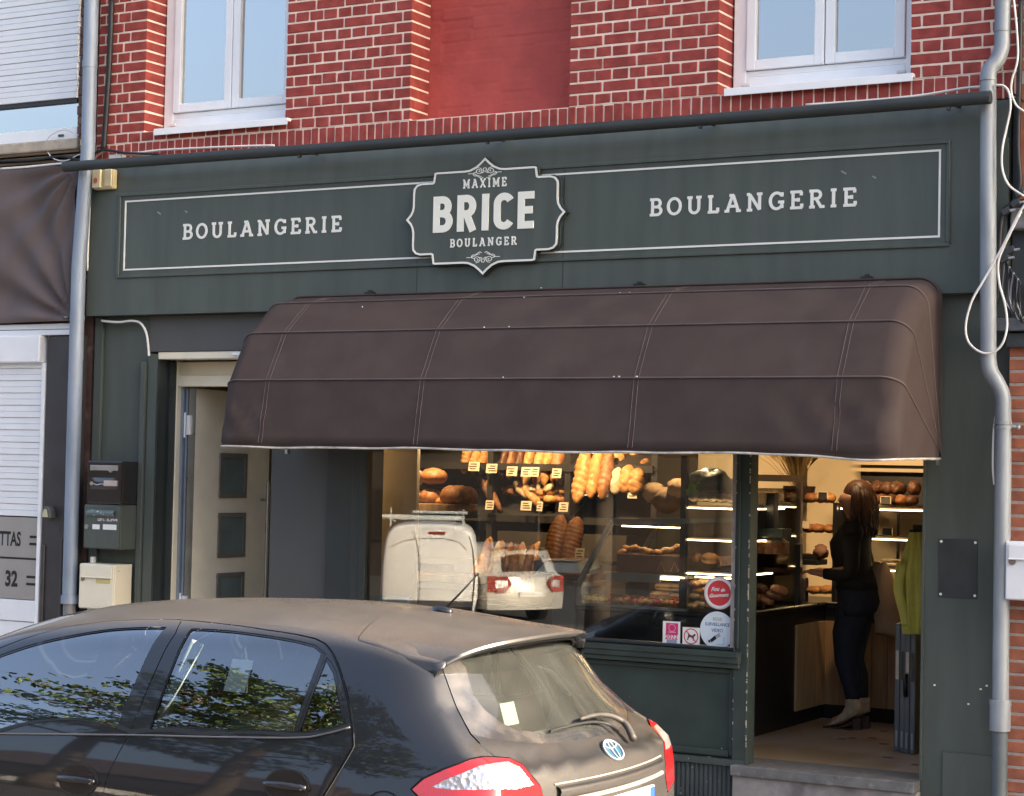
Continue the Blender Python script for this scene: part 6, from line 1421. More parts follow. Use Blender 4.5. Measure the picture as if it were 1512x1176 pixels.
# beige wall panels behind, ceiling lamps that light the bread
for (a, c_, y, lab) in (((944,655),(1090,790),3.3,'beige wall panel behind the green bag'),):
    p, q = P(*a, y), P(*c_, y); b = MB(); b.box(p[0], q[0]+.35, y+.25, y+.30, .17, 2.75); o = b.build('partition', M['wall_in'], None); tag(o, lab, 'wall panel')
sp_m = mat('spot_lens', (1,.85,.6), .3, emit=(1.0,.75,.45), estr=8.0, var=0)
for k, (x, y, tx, ty, tz, e_) in enumerate(((-3.2,1.95,-3.35,2.85,1.95,42),(-2.4,1.95,-2.45,2.8,1.95,52),(-1.2,1.6,-.75,1.15,1.2,32),(-.1,1.7,.0,2.85,1.6,32),(-1.6,1.9,-1.25,3.5,1.95,38),(-2.1,1.35,-2.0,2.35,1.4,12),(-3.15,1.5,-3.85,2.0,1.62,55))):
    T = thing('spot_lamp', 'small black ceiling spot lamp shining on the bread', 'lamp', (x, y, 2.76), 'ceiling spots in the shop')
    p = np.array((x, y, 2.66)); d = np.array((tx, ty, tz))-p; d /= np.linalg.norm(d)
    b = MB(); b.tube([p-d*.05, p+d*.07], .035, 12); b.tube([(x, y, 2.758), p], .008, 6); b.build('lamp_body', M['black'], T)
    b = MB(); b.tube([p+d*.0705, p+d*.0725], .030, 12); b.build('lens', sp_m, T)
    l = bpy.data.lights.new('spot', 'SPOT'); l.energy = e_; l.color = (1.0, .67, .35); l.spot_size = R_(78); l.spot_blend = .8; l.shadow_soft_size = .04
    lo = bpy.data.objects.new('light', l); col.objects.link(lo); lo.parent = T; lo.location = Vector(p+d*.09)-T.location; lo.rotation_euler = Vector(-d).to_track_quat('Z', 'Y').to_euler()

# ---- folded grey metal gate and yellow green jacket just inside the doorway
T = thing('folding_gate', 'folded grey metal gate standing just inside the doorway on the right', 'gate', (.62, 1.15, .17))
gm = mat('gate_grey', (.17,.19,.205), .45, metal=.4, var=.1)
for k, (px, y, h) in enumerate(((1327,1.20,.93),(1335,1.16,.96),(1342,1.13,.94),(1350,1.10,.92))):
    c = P(px, 1000, y); b = MB(); b.box(c[0]-.018, c[0]+.016, y-.03, y+.25, .171, .17+h*.86); o = b.build('leaf', gm, T, bevel=.006)
    b = MB(); b.box(c[0]-.010, c[0]+.010, y-.034, y-.0305, .62, .80); b.build('pale_plate', M['slate'] if k % 2 else M['steel'], o); b = MB(); b.box(c[0]-.006, c[0]+.006, y-.033, y-.0305, .2, .30); b.build('pale_plate', mat('pale_plate', (.40,.43,.45), .4, metal=.3), o)
c = P(1337, 1012, 1.08); b = MB(); b.tube([c-(0,0,.07), c+(.004,-.02,0), c+(0,0,.07)], .013, 8); b.build('handle', M['black'], T, smooth=True)
def jacket():
    T = thing('jacket', 'yellow green jacket hanging above the folded metal gate', 'jacket', tuple(P(1343, 800, 1.0)))
    y = 1.02; rows = [(1343,1348,786),(1337,1352,805),(1330,1356,826),(1322,1358,838),(1324,1358,860),(1327,1358,890),(1330,1358,915),(1334,1356,936)]
    m = mat('yellow_green_cloth', (.62,.60,.13), .8, var=.12, scale=8, bump=.2, bscale=60)
    g = []; n = 21
    for (a, c_, py) in rows:
        p, q = P(a, py, y), P(c_+14, py, y); row = []
        for i in range(n):
            t = i/(n-1); f = .030*math.sin(t*19+py*.01)*(.4+.6*(py-786)/150)+.012*math.sin(t*43); row.append(p+(q-p)*t+(0, f-.05*math.sin(math.pi*t), 0))
        g.append(row)
    gg = []
    for i in range(len(g)-1):
        for k in range(4): gg.append([a*(1-k/4)+b_*(k/4) for a, b_ in zip(g[i], g[i+1])])
    gg.append(g[-1]); back = [[p+(0,.09,0) for p in r] for r in gg]
    b = MB(); b.grid([r+rb[::-1] for r, rb in zip(gg, back)], True); b.build('cloth', m, T, smooth=True)
    s0 = [P(1332, 832, y-.06), P(1327, 870, y-.07), P(1335, 905, y-.06), P(1338, 922, y-.05)]
    b = MB(); b.tube(smooth_path(s0, 4), list(np.linspace(.035, .028, 13)), 10); b.build('sleeve', m, T, smooth=True)
    p = P(1346, 787, y+.03); b = MB(); b.box(p[0]-.01, p[0]+.02, y+.02, y+.05, p[2]-.02, p[2]+.02); b.box(p[0]+.0, p[0]+.9, y+.051, y+.08, p[2]-.03, p[2]+.05); b.build('hook', M['rack'], T)
jacket()

# ---- customer
def skin_mesh(name, verts, edges, radii, m, parent, sub=2, root=0):
    me = bpy.data.meshes.new(name); off = wloc(parent); me.from_pydata([tuple(Vector(v)-off) for v in verts], edges, [])
    o = bpy.data.objects.new(name, me); col.objects.link(o)
    md = o.modifiers.new('skin', 'SKIN'); md.use_smooth_shade = True; md.branch_smoothing = .4
    for i, r in enumerate(radii):
        sv_ = me.skin_vertices[0].data[i]; sv_.radius = (r, r) if not isinstance(r, tuple) else r; sv_.use_root = (i == root)
    s = o.modifiers.new('sub', 'SUBSURF'); s.levels = s.render_levels = sub
    bpy.context.view_layer.update(); dg = bpy.context.evaluated_depsgraph_get(); nm = bpy.data.meshes.new_from_object(o.evaluated_get(dg)); bpy.data.objects.remove(o)
    nm.materials.clear(); nm.materials.append(m)
    for p in nm.polygons: p.use_smooth = True
    o = bpy.data.objects.new(name, nm); col.objects.link(o); o.parent = parent; return o
def loft(rings, closed_ends=True):
    """rings: list of (centre, axis a, axis b) ellipses"""
    g = [[np.array(c)+np.array(a)*math.cos(t)+np.array(bb)*math.sin(t) for t in np.linspace(0, 2*math.pi, 25)[:-1]] for c, a, bb in rings]
    b = MB(); b.grid(g, True); n = 24; b.f.append(tuple(range(n-1, -1, -1))); b.f.append(tuple((len(g)-1)*n+i for i in range(n))); return b
def woman():
    FX, FY, FZ = -.10, 2.08, .17
    T = thing('person', 'woman with long brown hair, black top and dark jeans standing at the counter', 'person', (FX, FY, FZ))
    skin_m = mat('skin', (.42,.22,.15), .55, var=.05); top = mat('black_top', (.008,.009,.012), .8, var=.1); jean = mat('dark_jeans', (.012,.016,.032), .8, var=.15, scale=20); boot = mat('beige_suede', (.46,.37,.26), .8, var=.3, scale=30); hair_m = mat('brown_hair', (.045,.018,.010), .5, var=.5, scale=45, stretch=(1,1,.25))
    # f: facing direction (towards the left and a little inward), s: her right side
    f = np.array((-.985, -.17, 0.)); s = np.array((-.17, .985, 0.)); z = np.array((0, 0, 1.0)); O = np.array((FX, FY, FZ))
    at = lambda a, b_, c: O+f*a*.95+s*b_*.93+z*c*.965
    # body: one continuous skinned surface (feet, legs, trunk, neck, head, arms, hands)
    v = []; e = []; r = []
    def nd(p, rad, par=None):
        v.append(p); r.append(rad)
        if par is not None: e.append((par, len(v)-1))
        return len(v)-1
    pel = nd(at(-.03, 0, .96), (.09,.11)); wst = nd(at(0, 0, 1.10), (.085,.10), pel); rib = nd(at(.0, 0, 1.25), (.09,.11), wst); che = nd(at(-.01, 0, 1.37), (.09,.12), rib); nb = nd(at(-.015, 0, 1.465), (.055,.06), che); nk = nd(at(.0, 0, 1.51), .050, nb); hd = nd(at(.022, 0, 1.595), (.112,.100), nk); hc = nd(at(.012, 0, 1.675), (.118,.104), hd)
    for sg, fwd in ((-1, .02), (1, -.02)):
        hip = nd(at(-.03, sg*.082, .88), .070, pel); th = nd(at(.0+fwd, sg*.088, .70), .062, hip); kn = nd(at(.012+fwd, sg*.082, .50), .046, th); cf = nd(at(-.02+fwd, sg*.074, .36), .042, kn); an = nd(at(-.045+fwd, sg*.062, .14), .040, cf); ft = nd(at(.02+fwd, sg*.062, .075), .036, an); toe = nd(at(.12+fwd, sg*.062, .035), .030, ft)
        sh = nd(at(-.01, sg*.172, 1.39), .046, che); el = nd(at(-.02, sg*.21, 1.13), .036, sh); wr = nd(at(.19, sg*.17, 1.09), .030, el); hn = nd(at(.255, sg*.155, 1.10), (.018,.036), wr)
        for k in range(4):
            a = nd(at(.30, sg*(.155+.028-.018*k), 1.105), .0095, hn); a2 = nd(at(.335+.006*(1.5-abs(k-1.5)), sg*(.155+.026-.018*k), 1.095), .0085, a); nd(at(.355, sg*(.15+.024-.017*k), 1.075), .0075, a2)
        t1 = nd(at(.262, sg*.115, 1.105), .010, hn); nd(at(.30, sg*.10, 1.10), .0085, t1)
    skin_mesh('body', v, e, r, skin_m, T, 2)
    # face
    b = MB(); c = at(.105, 0, 1.615); b.ball(c, .016, .012, .022, 10, 7); b.build('nose', skin_m, T, smooth=True)
    for sg in (-1, 1):
        b = MB(); b.ball(at(.083, sg*.032, 1.645), .012, .012, .009, 10, 6); b.build('eye', M['white'], T, smooth=True)
        b = MB(); b.ball(at(.094, sg*.032, 1.645), .005, .005, .005, 8, 5); b.build('iris', hair_m, T, smooth=True)
        b = MB(); b.ball(at(.0, sg*.077, 1.63), .020, .010, .030, 10, 6); b.build('ear', skin_m, T, smooth=True)
    b = MB(); b.tube([at(.088, -.024, 1.572), at(.100, 0, 1.572), at(.088, .024, 1.572)], [.004,.007,.004], 6); b.build('mouth', mat('lips', (.30,.09,.08), .5), T, smooth=True)
    # jeans: hips and two legs
    b = loft([(at(-.025,0,1.06), f*.120, s*.150), (at(-.035,0,.98), f*.142, s*.170), (at(-.045,0,.90), f*.150, s*.180), (at(-.035,0,.84), f*.138, s*.176), (at(-.02,0,.80), f*.105, s*.165)])
    for sg, fw in ((-1, .02), (1, -.02)):
        q = loft([(at(-.03+fw*.4, sg*.074, .90), f*.115, s*.092), (at(-.015+fw*.7, sg*.0628, .80), f*.110, s*.088), (at(.01+fw, sg*.09, .68), f*.096, s*.080), (at(.02+fw, sg*.0628, .56), f*.080, s*.070), (at(.022+fw, sg*.074, .48), f*.070, s*.064), (at(-.01+fw, sg*.074, .38), f*.069, s*.063), (at(-.03+fw, sg*.068, .27), f*.055, s*.052), (at(-.04+fw, sg*.062, .185), f*.048, s*.046)]); b.add(q.v, q.f)
    b.build('jeans', jean, T, smooth=True)
    # top with sleeves
    b = loft([(at(-.03,0,.985), f*.150, s*.178), (at(-.02,0,1.06), f*.140, s*.165), (at(.005,0,1.13), f*.128, s*.148), (at(.02,0,1.23), f*.138, s*.155), (at(.025,0,1.31), f*.142, s*.168), (at(.0,0,1.38), f*.128, s*.185), (at(-.012,0,1.425), f*.10, s*.165), (at(-.012,0,1.46), f*.075, s*.10), (at(-.008,0,1.485), f*.062, s*.065)])
    for sg in (-1, 1):
        q = MB().ball(at(-.012, sg*.172, 1.395), .080, .066, .070, 24, 9); b.add(q.v, q.f); q = loft([(at(-.01, sg*.15, 1.41), f*.065+z*.01, z*.06+s*sg*.02), (at(-.012, sg*.195, 1.37), f*.068, s*.052), (at(-.015, sg*.208, 1.27), f*.060, s*.052), (at(-.02, sg*.214, 1.16), f*.056, s*.050), (at(-.01, sg*.212, 1.105), f*.046+z*.03, s*.048), (at(.05, sg*.20, 1.09), z*.046, s*.045), (at(.12, sg*.185, 1.09), z*.042, s*.040), (at(.185, sg*.172, 1.092), z*.036, s*.036)]); b.add(q.v, q.f)
    b.build('top', top, T, smooth=True)
    # hair: skull cap plus many long wavy locks
    b = MB(); b.ball(at(-.030, 0, 1.660), .104, .100, .098, 22, 14, lambda p, th, ph: 1+.03*math.sin(9*ph+6*th)); b.build('hair', hair_m, T, smooth=True)
    b = MB()
    for i in range(340):
        a = rng.uniform(-2.75, 2.75); ang = math.pi+a*.60; rad = rng.uniform(.085, .112)
        p0 = at(-.01+rad*.6*math.cos(ang), rad*.6*math.sin(ang), 1.735-rng.uniform(0,.02)); L = rng.uniform(.22, .33)*(1 if abs(a) < 2.0 else .8); ph = rng.uniform(0, 6); pts = []
        for k in range(12):
            t = k/11; rr = rad*(1+.30*t+.18*math.sin(t*3)); w = .009*math.sin(t*16+ph)*t**.7; w2 = .009*math.cos(t*14+ph)*t**.7
            zz = 1.735-.11*(t*3 if t < .33 else 1)**2*.5-L*t; pts.append(at(-.015+(rr+w)*math.cos(ang)*min(1, .55+2*t), (rr+w2)*math.sin(ang)*min(1, .55+2*t), zz))
        b.tube(pts, list(.008*np.sin(np.linspace(.5, 2.9, 12))+.003), 5)
    b.build('hair_lock', hair_m, T, smooth=True, fix=False)
    # heeled ankle boots
    for sg, fw in ((-1, .02), (1, -.02)):
        bo = loft([(at(-.042+fw, sg*.062, .215), f*.055, s*.052), (at(-.045+fw, sg*.062, .16), f*.056, s*.050), (at(-.035+fw, sg*.062, .115), f*.068, s*.048), (at(.0+fw, sg*.062, .085), f*.095+z*-.03, s*.046), (at(.05+fw, sg*.062, .052), f*.10+z*-.035, s*.044), (at(.10+fw, sg*.062, .028), f*.07+z*-.018, s*.038)]).build('boot', boot, T, smooth=True)
        b = MB(); b.prism([(-.105,.0),(-.050,.0),(-.040,.075),(-.100,.085)], lambda a, c, d: tuple(at(a+fw, sg*.062+d, c)), -.03, .03); b.prism([(-.045,.03),(.06,.0),(.17,.0),(.17,.012),(.06,.012),(-.045,.06)], lambda a, c, d: tuple(at(a+fw, sg*.062+d, c)), -.038, .038); b.build('heel', mat('dark_heel', (.05,.018,.012), .5), bo, bevel=.004)
    # canvas bag hanging from the shoulder behind her
    B = thing('tote_bag', 'beige canvas tote bag hanging behind the hip of the woman', 'bag', tuple(at(-.2, -.05, .9)))
    cm = mat('beige_canvas', (.38,.27,.18), .85, var=.12, scale=8, bump=.2, bscale=90); g = []
    for t in np.linspace(0, 1, 14):
        hw = .05+.070*t+.02*math.sin(t*5); th = .035+.03*math.sin(math.pi*t); ctr = at(-.185-.075*t, .03, 1.17-.50*t)
        g.append([ctr+f*hw*math.cos(a)*(1+.08*math.sin(3*a+4*t))+s*th*math.sin(a)+z*.012*math.sin(2*a+3*t) for a in np.linspace(0, 2*math.pi, 21)[:-1]])
    b = MB(); b.grid(g, True); b.f.append(tuple(range(13*20, 14*20))); b.build('bag_body', cm, B, smooth=True)
    b = MB(); b.tube(smooth_path([at(-.14,.03,1.16), at(-.07,.13,1.36), at(-.01,.15,1.47), at(.05,.16,1.34), at(-.10,.10,1.10)], 5), .010, 6); b.build('strap', cm, B, smooth=True)
woman()

# ---- stickers on the shop glass
def disc(name, px, py, r, y, rings, label, cat='sticker'):
    c = P(px, py, y); T = thing(name, label, cat, tuple(c))
    for k, (rr, m, nm) in enumerate(rings):
        b = MB(); b.prism(arc(0, 0, rr, rr, 0, 360, 44)[:-1], lambda a, q, d: (c[0]+a, d, c[2]+q), y-.0006*(k+1), y-.0006*k-.0001); b.build(nm, m, T)
    return T, c
gy = .055
red = mat('sticker_red', (.62,.045,.055), .4, var=.02); pink = mat('sticker_rim', (.62,.50,.52), .5, var=.03); navy = mat('sticker_navy', (.07,.13,.30), .5); gold = mat('sticker_gold', (.40,.33,.15), .5); skyw = mat('sticker_white', (.66,.74,.80), .5, var=.02)
T, c = disc('round_sticker', 1062, 876, .098, gy, ((.098, pink, 'rim'), (.090, M['paper'], 'inner_rim'), (.076, red, 'red_field')), 'round red sticker with white handwriting in the lower right of the shop window')
for s_, dx, dz, sz in (('Fou', -.024, .022, .034), ('de', .026, .020, .028), ('Gourmets', .0, -.014, .030)):
    text_mesh('handwriting', s_, M['paper'], lambda a, q, dx=dx, dz=dz: (c[0]+dx+a+.28*q, gy-.0024, c[2]+dz+q+.10*a), sz, T, bold=.0012)
T, c2_ = disc('round_sticker', 1059, 931, .112, gy, ((.112, skyw, 'white_field'),), 'round white video surveillance sticker below the red one in the shop window')
for s_, dz, sz, m in (('SOUS', .066, .027, gold), ('SURVEILLANCE', .034, .027, navy), ('VIDEO', -.002, .029, navy)):
    text_mesh('lettering', s_, m, lambda a, q, dz=dz: (c2_[0]+a*.88, gy-.0012, c2_[2]+dz+q), sz, T, bold=.0006)
b = MB(); pl2 = lambda a, q, d: (c2_[0]+a, d, c2_[2]+q)
b.prism([(-.045,-.058),(-.012,-.030),(-.002,-.050),(-.036,-.076)], pl2, gy-.0016, gy-.0008); b.prism([(-.058,-.064),(-.046,-.058),(-.042,-.072),(-.052,-.078)], pl2, gy-.0016, gy-.0008); b.build('camera_pictogram', M['black'], T)
b = MB(); b.prism([(-.010,-.029),(.014,-.014),(.024,-.034),(.0,-.048)], pl2, gy-.0016, gy-.0008); b.build('camera_lens', mat('picto_grey', (.35,.37,.40), .5), T)
b = MB(); stroke(b, [(-.005,-.083),(.045,-.083),(.045,-.035)], .0025, pl2, gy-.0008, gy-.0016); b.build('camera_arm', mat('picto_line', (.25,.28,.32), .5), T)
def rect_sticker(px0, py0, px1, py1, m, name, label):
    a, d = P(px0, py0, gy), P(px1, py1, gy); T = thing(name, label, 'sticker', ((a[0]+d[0])/2, gy, d[2])); b = MB(); b.box(a[0], d[0], gy-.0007, gy-.0001, d[2], a[2]); b.build('sheet', m, T); return T, a, d
T, a, d = rect_sticker(1008, 926, 1033, 954, M['paper'], 'no_dogs_sticker', 'square white no dogs sticker with a red ring in the shop window')
cx_, cz_, rr = (a[0]+d[0])/2, (a[2]+d[2])/2, .045; p3 = lambda u, q, dd: (cx_+u, dd, cz_+q)
b = MB(); b.prism([(-.026,-.022),(-.020,-.024),(-.012,-.004),(.010,-.008),(.016,-.026),(.021,-.025),(.018,-.002),(.028,.006),(.030,.014),(.020,.016),(.012,.006),(-.010,.010),(-.020,.024),(-.024,.022),(-.018,.008)], p3, gy-.0012, gy-.0008); b.build('dog_pictogram', M['black'], T)
b = MB(); o = arc(0, 0, rr, rr, 0, 360, 40); stroke(b, o, .0065, p3, gy-.0008, gy-.0014); stroke(b, [(-.031,.031),(.031,-.031)], .0055, p3, gy-.0008, gy-.0017); b.build('red_ring', red, T)
mg = mat('sticker_magenta', (.60,.03,.16), .4)
T, a, d = rect_sticker(979, 917, 1004, 955, M['paper'], 'award_sticker', 'tall white and magenta sticker left of the no dogs sticker')
w_, h_ = d[0]-a[0], a[2]-d[2]; b = MB(); b.box(a[0]+.18*w_, d[0]-.12*w_, gy-.0013, gy-.0008, d[2]+.46*h_, a[2]-.01); b.box(a[0], d[0], gy-.0013, gy-.0008, d[2], d[2]+.06*h_); b.build('magenta_field', mg, T)
text_mesh('year', '2022', mg, lambda u, q: ((a[0]+d[0])/2+u, gy-.0012, d[2]+.36*h_+q), .042, T, bold=.001)
b = MB(); b.box(a[0]+.24*w_, d[0]-.18*w_, gy-.0013, gy-.0008, d[2]+.12*h_, d[2]+.26*h_); b.build('grey_mark', mat('picto_blue', (.30,.30,.42), .5), T)
b = MB(); o = arc((a[0]+d[0])/2+.004, d[2]+.74*h_, .022, .022, 0, 360, 24); stroke(b, o, .004, lambda u, q, dd: (u, dd, q), gy-.0014, gy-.0019); b.box(a[0]+.30*w_, d[0]-.24*w_, gy-.0019, gy-.0014, d[2]+.54*h_, d[2]+.58*h_); b.build('white_mark', mat('picto_pink', (.72,.35,.42), .5), T)
# ------------------------------------------------------------------ across the street (what the shop window and the car reflect)
GB = -1.05
def vehicle_frame(c, n):
    n = np.array((n[0], n[1], 0.0)); n /= np.linalg.norm(n); r = np.array((n[1], -n[0], 0.0)); c = np.array(c, float)
    return lambda a, b_, h: tuple(c+r*a+n*b_+np.array((0, 0, h)))       # a: to the right in the mirror, b: out of the rear, h: up
def panel_van():
    c = (-14.65, -20.0, GB); fr = vehicle_frame(c, (.50, .866)); T = thing('panel_van', 'white panel van with a roof rack parked across the street, mirrored in the shop window', 'van', c)
    wp = mat('van_white', (.76,.75,.73), .35, var=.03, coat=.4)
    def outline(k, dome=0.0, dy=0):
        o = []; W, H = .90*k, 1.93
        for h, w in ((.28,.93),(.55,1.0),(.9,1.0),(1.2,.985),(1.45,.955),(1.65,.92),(1.78,.86),(1.86,.77),(1.90,.62),(1.925,.35),(1.93,0)): o.append((W*w, h))
        return o+[(-a, h) for a, h in reversed(o[:-1])]
    g = []
    for b_, k, hs in ((-4.3,.72,.42),(-3.9,.90,.50),(-3.3,.98,.62),(-2.7,.99,.98),(-2.2,1,1.0),(-1,1,1.0),(-.25,1,1.0),(-.10,.985,.995),(-.03,.955,.985),(0.0,.90,.965)):
        g.append([fr(a*k, b_, .28+(h-.28)*hs) for a, h in outline(1)])
    b = MB(); b.grid(g); b.add([*g[-1]], [tuple(range(len(g[-1])))]); b.build('van_body', wp, T, smooth=True, auto=35)
    b = MB(); S = lambda pts, t=.012: stroke(b, pts, t, lambda a, h, d: fr(a, d, h), .0, .006)
    S([(-.18,.35),(-.17,.9),(-.19,1.3),(-.25,1.62),(-.33,1.80)]); S([(-.70,1.50),(-.5,1.60),(-.2,1.66),(.25,1.66),(.55,1.60),(.68,1.45)], .010); b.build('door_seam', M['rubber'], T)
    b = MB(); b.prism([(-.02,1.735),(.27,1.735),(.28,1.76),(.27,1.785),(-.02,1.785),(-.03,1.76)], lambda a, h, d: fr(a, d, h), -.03, .012); b.build('brake_lamp', mat('dull_red_lamp', (.22,.03,.02), .3), T)
    b = MB(); b.tube([fr(.80, .0, .35), fr(.845, -.01, 1.0), fr(.80, -.01, 1.45), fr(.72, -.01, 1.72)], .014, 6); b.build('door_seal', M['rubber'], T)
    b = MB(); b.tube([fr(-.9,-.3,2.03), fr(.62,-.35,2.03)], .045, 10); b.tube([fr(-.35,-.5,2.13), fr(.68,-.5,2.13)], .028, 8); b.tube([fr(-.95,-1.2,2.03), fr(.62,-1.2,2.03)], .03, 8)
    for a in (-.75, .6): b.bar(fr(a,-.3,1.85), fr(a,-.3,2.2), .025); b.bar(fr(a,-2.2,1.9), fr(a,-.25,2.0), .03)
    b.build('roof_rack', mat('rack_grey', (.55,.58,.56), .4, metal=.3), T)
    for a, b_ in ((-.78,-.9),(.78,-.9),(-.78,-3.5),(.78,-3.5)): b = MB(); b.tube([fr(a-.1,b_,.32), fr(a+.1,b_,.32)], .32, 18); b.build('wheel', M['rubber'], T)
    b = MB(); b.tube([fr(-.8,.02,.42), fr(.8,.02,.42)], .10, 10); b.build('bumper', M['darkmetal'], T)
panel_van()
def silver_car():
    c = (-14.0, -22.35, GB); fr = vehicle_frame(c, (.88, .47)); T = thing('parked_car', 'silver estate car parked behind the white van across the street, mirrored in the shop window', 'car', c)
    sm = mat('silver_paint', (.52,.50,.46), .35, metal=.4, coat=.5, var=.04)
    sec = [(-4.1,.5,.62),(-3.6,.72,.80),(-2.9,.84,.92),(-2.4,.86,1.12),(-1.9,.87,1.42),(-1.2,.88,1.53),(-.6,.88,1.52),(-.25,.87,1.46)]
    g = []
    for b_, w, H in sec:
        row = [];
        for t in np.linspace(-1, 1, 21):
            a = abs(t); y = w*math.copysign(1, t)*(1 if a > .62 else (a/.62)**.9*(1-.14*max(0,(H-.95)/.6)) if H > .95 else (1 if a > .62 else (a/.62)**.8)); h = .25+(.70)*(1-a)/.38 if a > .62 else (.95+(H-.95)*(1-(a/.62)**3.5) if H > .95 else .25+(H-.25)*(1-.12*(a/.62)**3))
            row.append(fr(y, b_, min(h, H)))
        g.append(row)
    b = MB(); b.grid(g)
    # rear: roof edge, glass plane and tailgate
    rear = [[fr(a*.62, -.25+.0*a, 1.45-.05*a*a) for a in np.linspace(-1,1,11)], [fr(a*.76, .18-.12*a*a, .98) for a in np.linspace(-1,1,11)], [fr(a*.87, .28-.16*a*a, .90) for a in np.linspace(-1,1,11)], [fr(a*.88, .34-.18*a*a, .60) for a in np.linspace(-1,1,11)], [fr(a*.86, .33-.18*a*a, .28) for a in np.linspace(-1,1,11)]]
    b.grid(rear)
    for s in (-1, 1):
        b.grid([[fr(s*.75,-.25,1.40), fr(s*.62,-.25,1.40)], [fr(s*.87,-.25,.95), fr(s*.77,.06,.98)], [fr(s*.88,-.25,.9), fr(s*.87,.12,.90)], [fr(s*.88,-.25,.6), fr(s*.88,.16,.6)], [fr(s*.87,-.25,.28), fr(s*.86,.15,.28)]])
    b.build('body', sm, T, smooth=True, auto=40)
    b = MB(); b.grid([[fr(a*.60, -.235+.44*t-.10*a*a*t, 1.42-.42*t-.04*a*a) for a in np.linspace(-1,1,11)] for t in np.linspace(.06,.95,6)]); b.build('rear_window', mat('dark_tinted_glass', (.02,.018,.015), .1, coat=.5), T, smooth=True)
    b = MB(); b.grid([[fr(a*.64, -.28+.22*t-.05*a*a, 1.47+.02*t-.05*a*a) for a in np.linspace(-1,1,11)] for t in (0,1)]); b.build('spoiler', sm, T, smooth=True)
    b = MB(); b.prism([(-.14,1.455),(.14,1.455),(.14,1.49),(-.14,1.49)], lambda a, h, d: fr(a, d, h), -.09, -.045); b.build('brake_lamp', mat('brake_red', (.35,.02,.02), .3), T)
    for s in (-1, 1):
        b = MB(); b.grid([[fr(s*(.40+.12*abs(h-.78)/.14+(.47-.12*abs(h-.78)/.14)*t), .335-.18*(.47+.53*t)**2*1.0+.012, h) for t in np.linspace(0,1,8)] for h in (.62,.68,.78,.86,.92)]); tl = b.build('tail_lamp', mat('far_lamp_red', (.30,.05,.04), .3, coat=.5), T, smooth=True)
        b = MB(); b.grid([[fr(s*(.50+.24*t), .335-.18*(.58+.27*t)**2+.022, h) for t in np.linspace(0,1,5)] for h in (.70,.75,.80,.85)]); b.build('reflector', M['chrome_lens'], tl)
    b = MB(); b.prism([(-.26,.52),(.26,.52),(.26,.62),(-.26,.62)], lambda a, h, d: fr(a, d, h), .30, .36); b.build('number_plate', M['paper'], T)
    for a, b_ in ((-.76,-.6),(.76,-.6),(-.76,-3.2),(.76,-3.2)): b = MB(); b.tube([fr(a-.1,b_,.31), fr(a+.1,b_,.31)], .31, 18); b.build('wheel', M['rubber'], T)
silver_car()

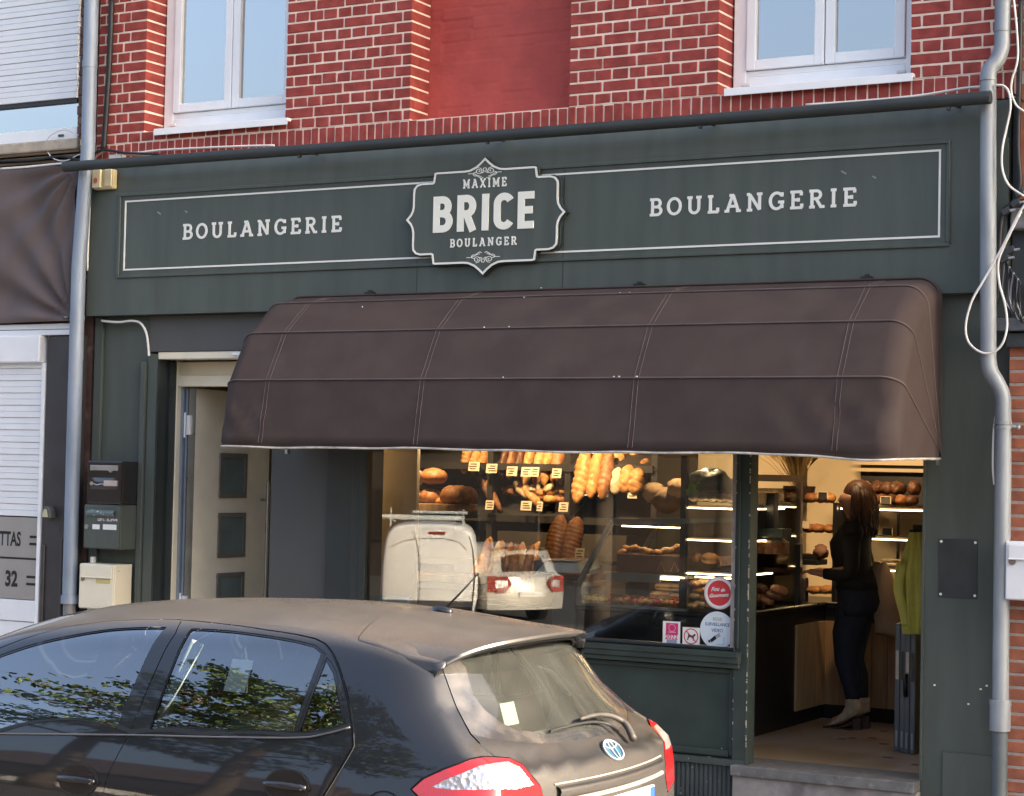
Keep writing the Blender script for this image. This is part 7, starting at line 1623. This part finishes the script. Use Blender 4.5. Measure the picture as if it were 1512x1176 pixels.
bark = mat('bark', (.10,.075,.055), .9, var=.3, scale=10, bump=.6, bscale=30)
leaf_m = mat('leaves', (.085,.125,.022), .55, var=.45, scale=1.3, c2=(.045,.085,.018), c2scale=.9, c2lo=.45, c2hi=.6)
def tree(H, Rm, seed, label, x, y, zb):
    r = np.random.default_rng(seed); T = thing('street_tree', label, 'tree', (x, y, zb))
    b = MB(); trunk = [(x+.05*math.sin(t*5), y+.05*math.cos(t*4), zb+H*t) for t in np.linspace(0, .95, 9)]; b.tube(trunk, list(np.linspace(.17, .02, 9)), 8)
    lv = MB(); h = 3.2
    while h < H*.97:
        k = 1-((h-2.6)/(H-2.6))**1.5; nb = int(5+r.integers(0, 3)*(k > .3))
        for i in range(nb):
            a = r.uniform(0, 6.28); L = Rm*k*r.uniform(.55, 1.15)+.25; pz = h+r.uniform(-.2, .2); pts = []
            for t in np.linspace(0, 1, 6): pts.append(np.array((x+math.cos(a+.2*t)*L*t, y+math.sin(a+.2*t)*L*t, zb+pz+.30*L*t-.25*L*t*t+.06*math.sin(6*t))))
            b.tube(pts, list(np.linspace(.035, .008, 6)), 4, False)
            for j in range(int(60+80*L/Rm)):
                t = r.uniform(.2, 1.05)**.8; p = np.array([np.interp(t, np.linspace(0,1,6), [q[m] for q in pts]) for m in range(3)])+r.normal(0, 1, 3)*np.array((.18,.18,.07))*(1.1-.5*t)
                s = r.uniform(.035, .075); u = r.normal(0, 1, 3); u[2] *= .5; u /= np.linalg.norm(u); w = np.cross(u, (r.normal(0,.5), r.normal(0,.5), 1)); w /= np.linalg.norm(w)
                lv.add([p-u*s, p+w*s*.5, p+u*s, p-w*s*.5], [(0,1,2,3)])
        h += r.uniform(.34, .6)
    b.build('trunk', bark, T, smooth=True, fix=False); lv.build('crown', leaf_m, T, fix=False); return T
tree(6.9, 1.9, 3, 'green street tree with layered branches across the street, leftmost of the row', -10.6, -10.4, -.15)
tree(6.75, 1.55, 5, 'green street tree across the street, second from the left in the row', -6.25, -10.3, -.15)
tree(6.6, 1.35, 9, 'green street tree across the street, third from the left in the row', -4.6, -10.2, -.15)
tree(6.2, 1.1, 12, 'green street tree across the street, rightmost of the row', -3.45, -10.2, -.15)

def far_house(x0, x1, y, H, wall_c, label):
    T = thing('house', label, 'house', ((x0+x1)/2, y, GB)); wm = mat('far_wall', wall_c, .85, var=.2, scale=2); b = MB(); b.box(x0, x1, y-8, y, GB, GB+H); b.build('wall', wm, T)
    b = MB(); b.add([(x0-.3,y+.3,GB+H),(x1+.3,y+.3,GB+H),(x1+.3,y-4,GB+H+3),(x0-.3,y-4,GB+H+3),(x0-.3,y-8.3,GB+H),(x1+.3,y-8.3,GB+H)], [(0,1,2,3),(3,2,5,4),(0,3,4),(1,5,2)]); b.build('roof', mat('far_roof', (.075,.05,.045), .8, var=.25, scale=3), T)
    n = int((x1-x0)/2.2)
    for i in range(n):
        for zz in (1.0, 3.7):
            if zz+1.5 > H: continue
            xx = x0+.8+i*(x1-x0-1.2)/n; b = MB(); b.box(xx, xx+1.0, y, y+.04, GB+zz, GB+zz+1.4); w = b.build('window', M['darkmetal'], T); b = MB(); b.box(xx+.08, xx+.92, y+.041, y+.045, GB+zz+.08, GB+zz+1.32); b.build('pane', mat('far_pane', (.03,.03,.03), .95, spec=0), w)
far_house(-60, -33.5, -34, 8.6, (.06,.04,.033), 'brown brick house across the street, leftmost of the three mirrored houses')
far_house(-33, -20, -34, 8.9, (.05,.042,.036), 'dull brown house across the street, middle of the three mirrored houses')
far_house(-19.5, 12, -34, 8.4, (.065,.045,.035), 'dark brick house across the street, rightmost of the three mirrored houses')
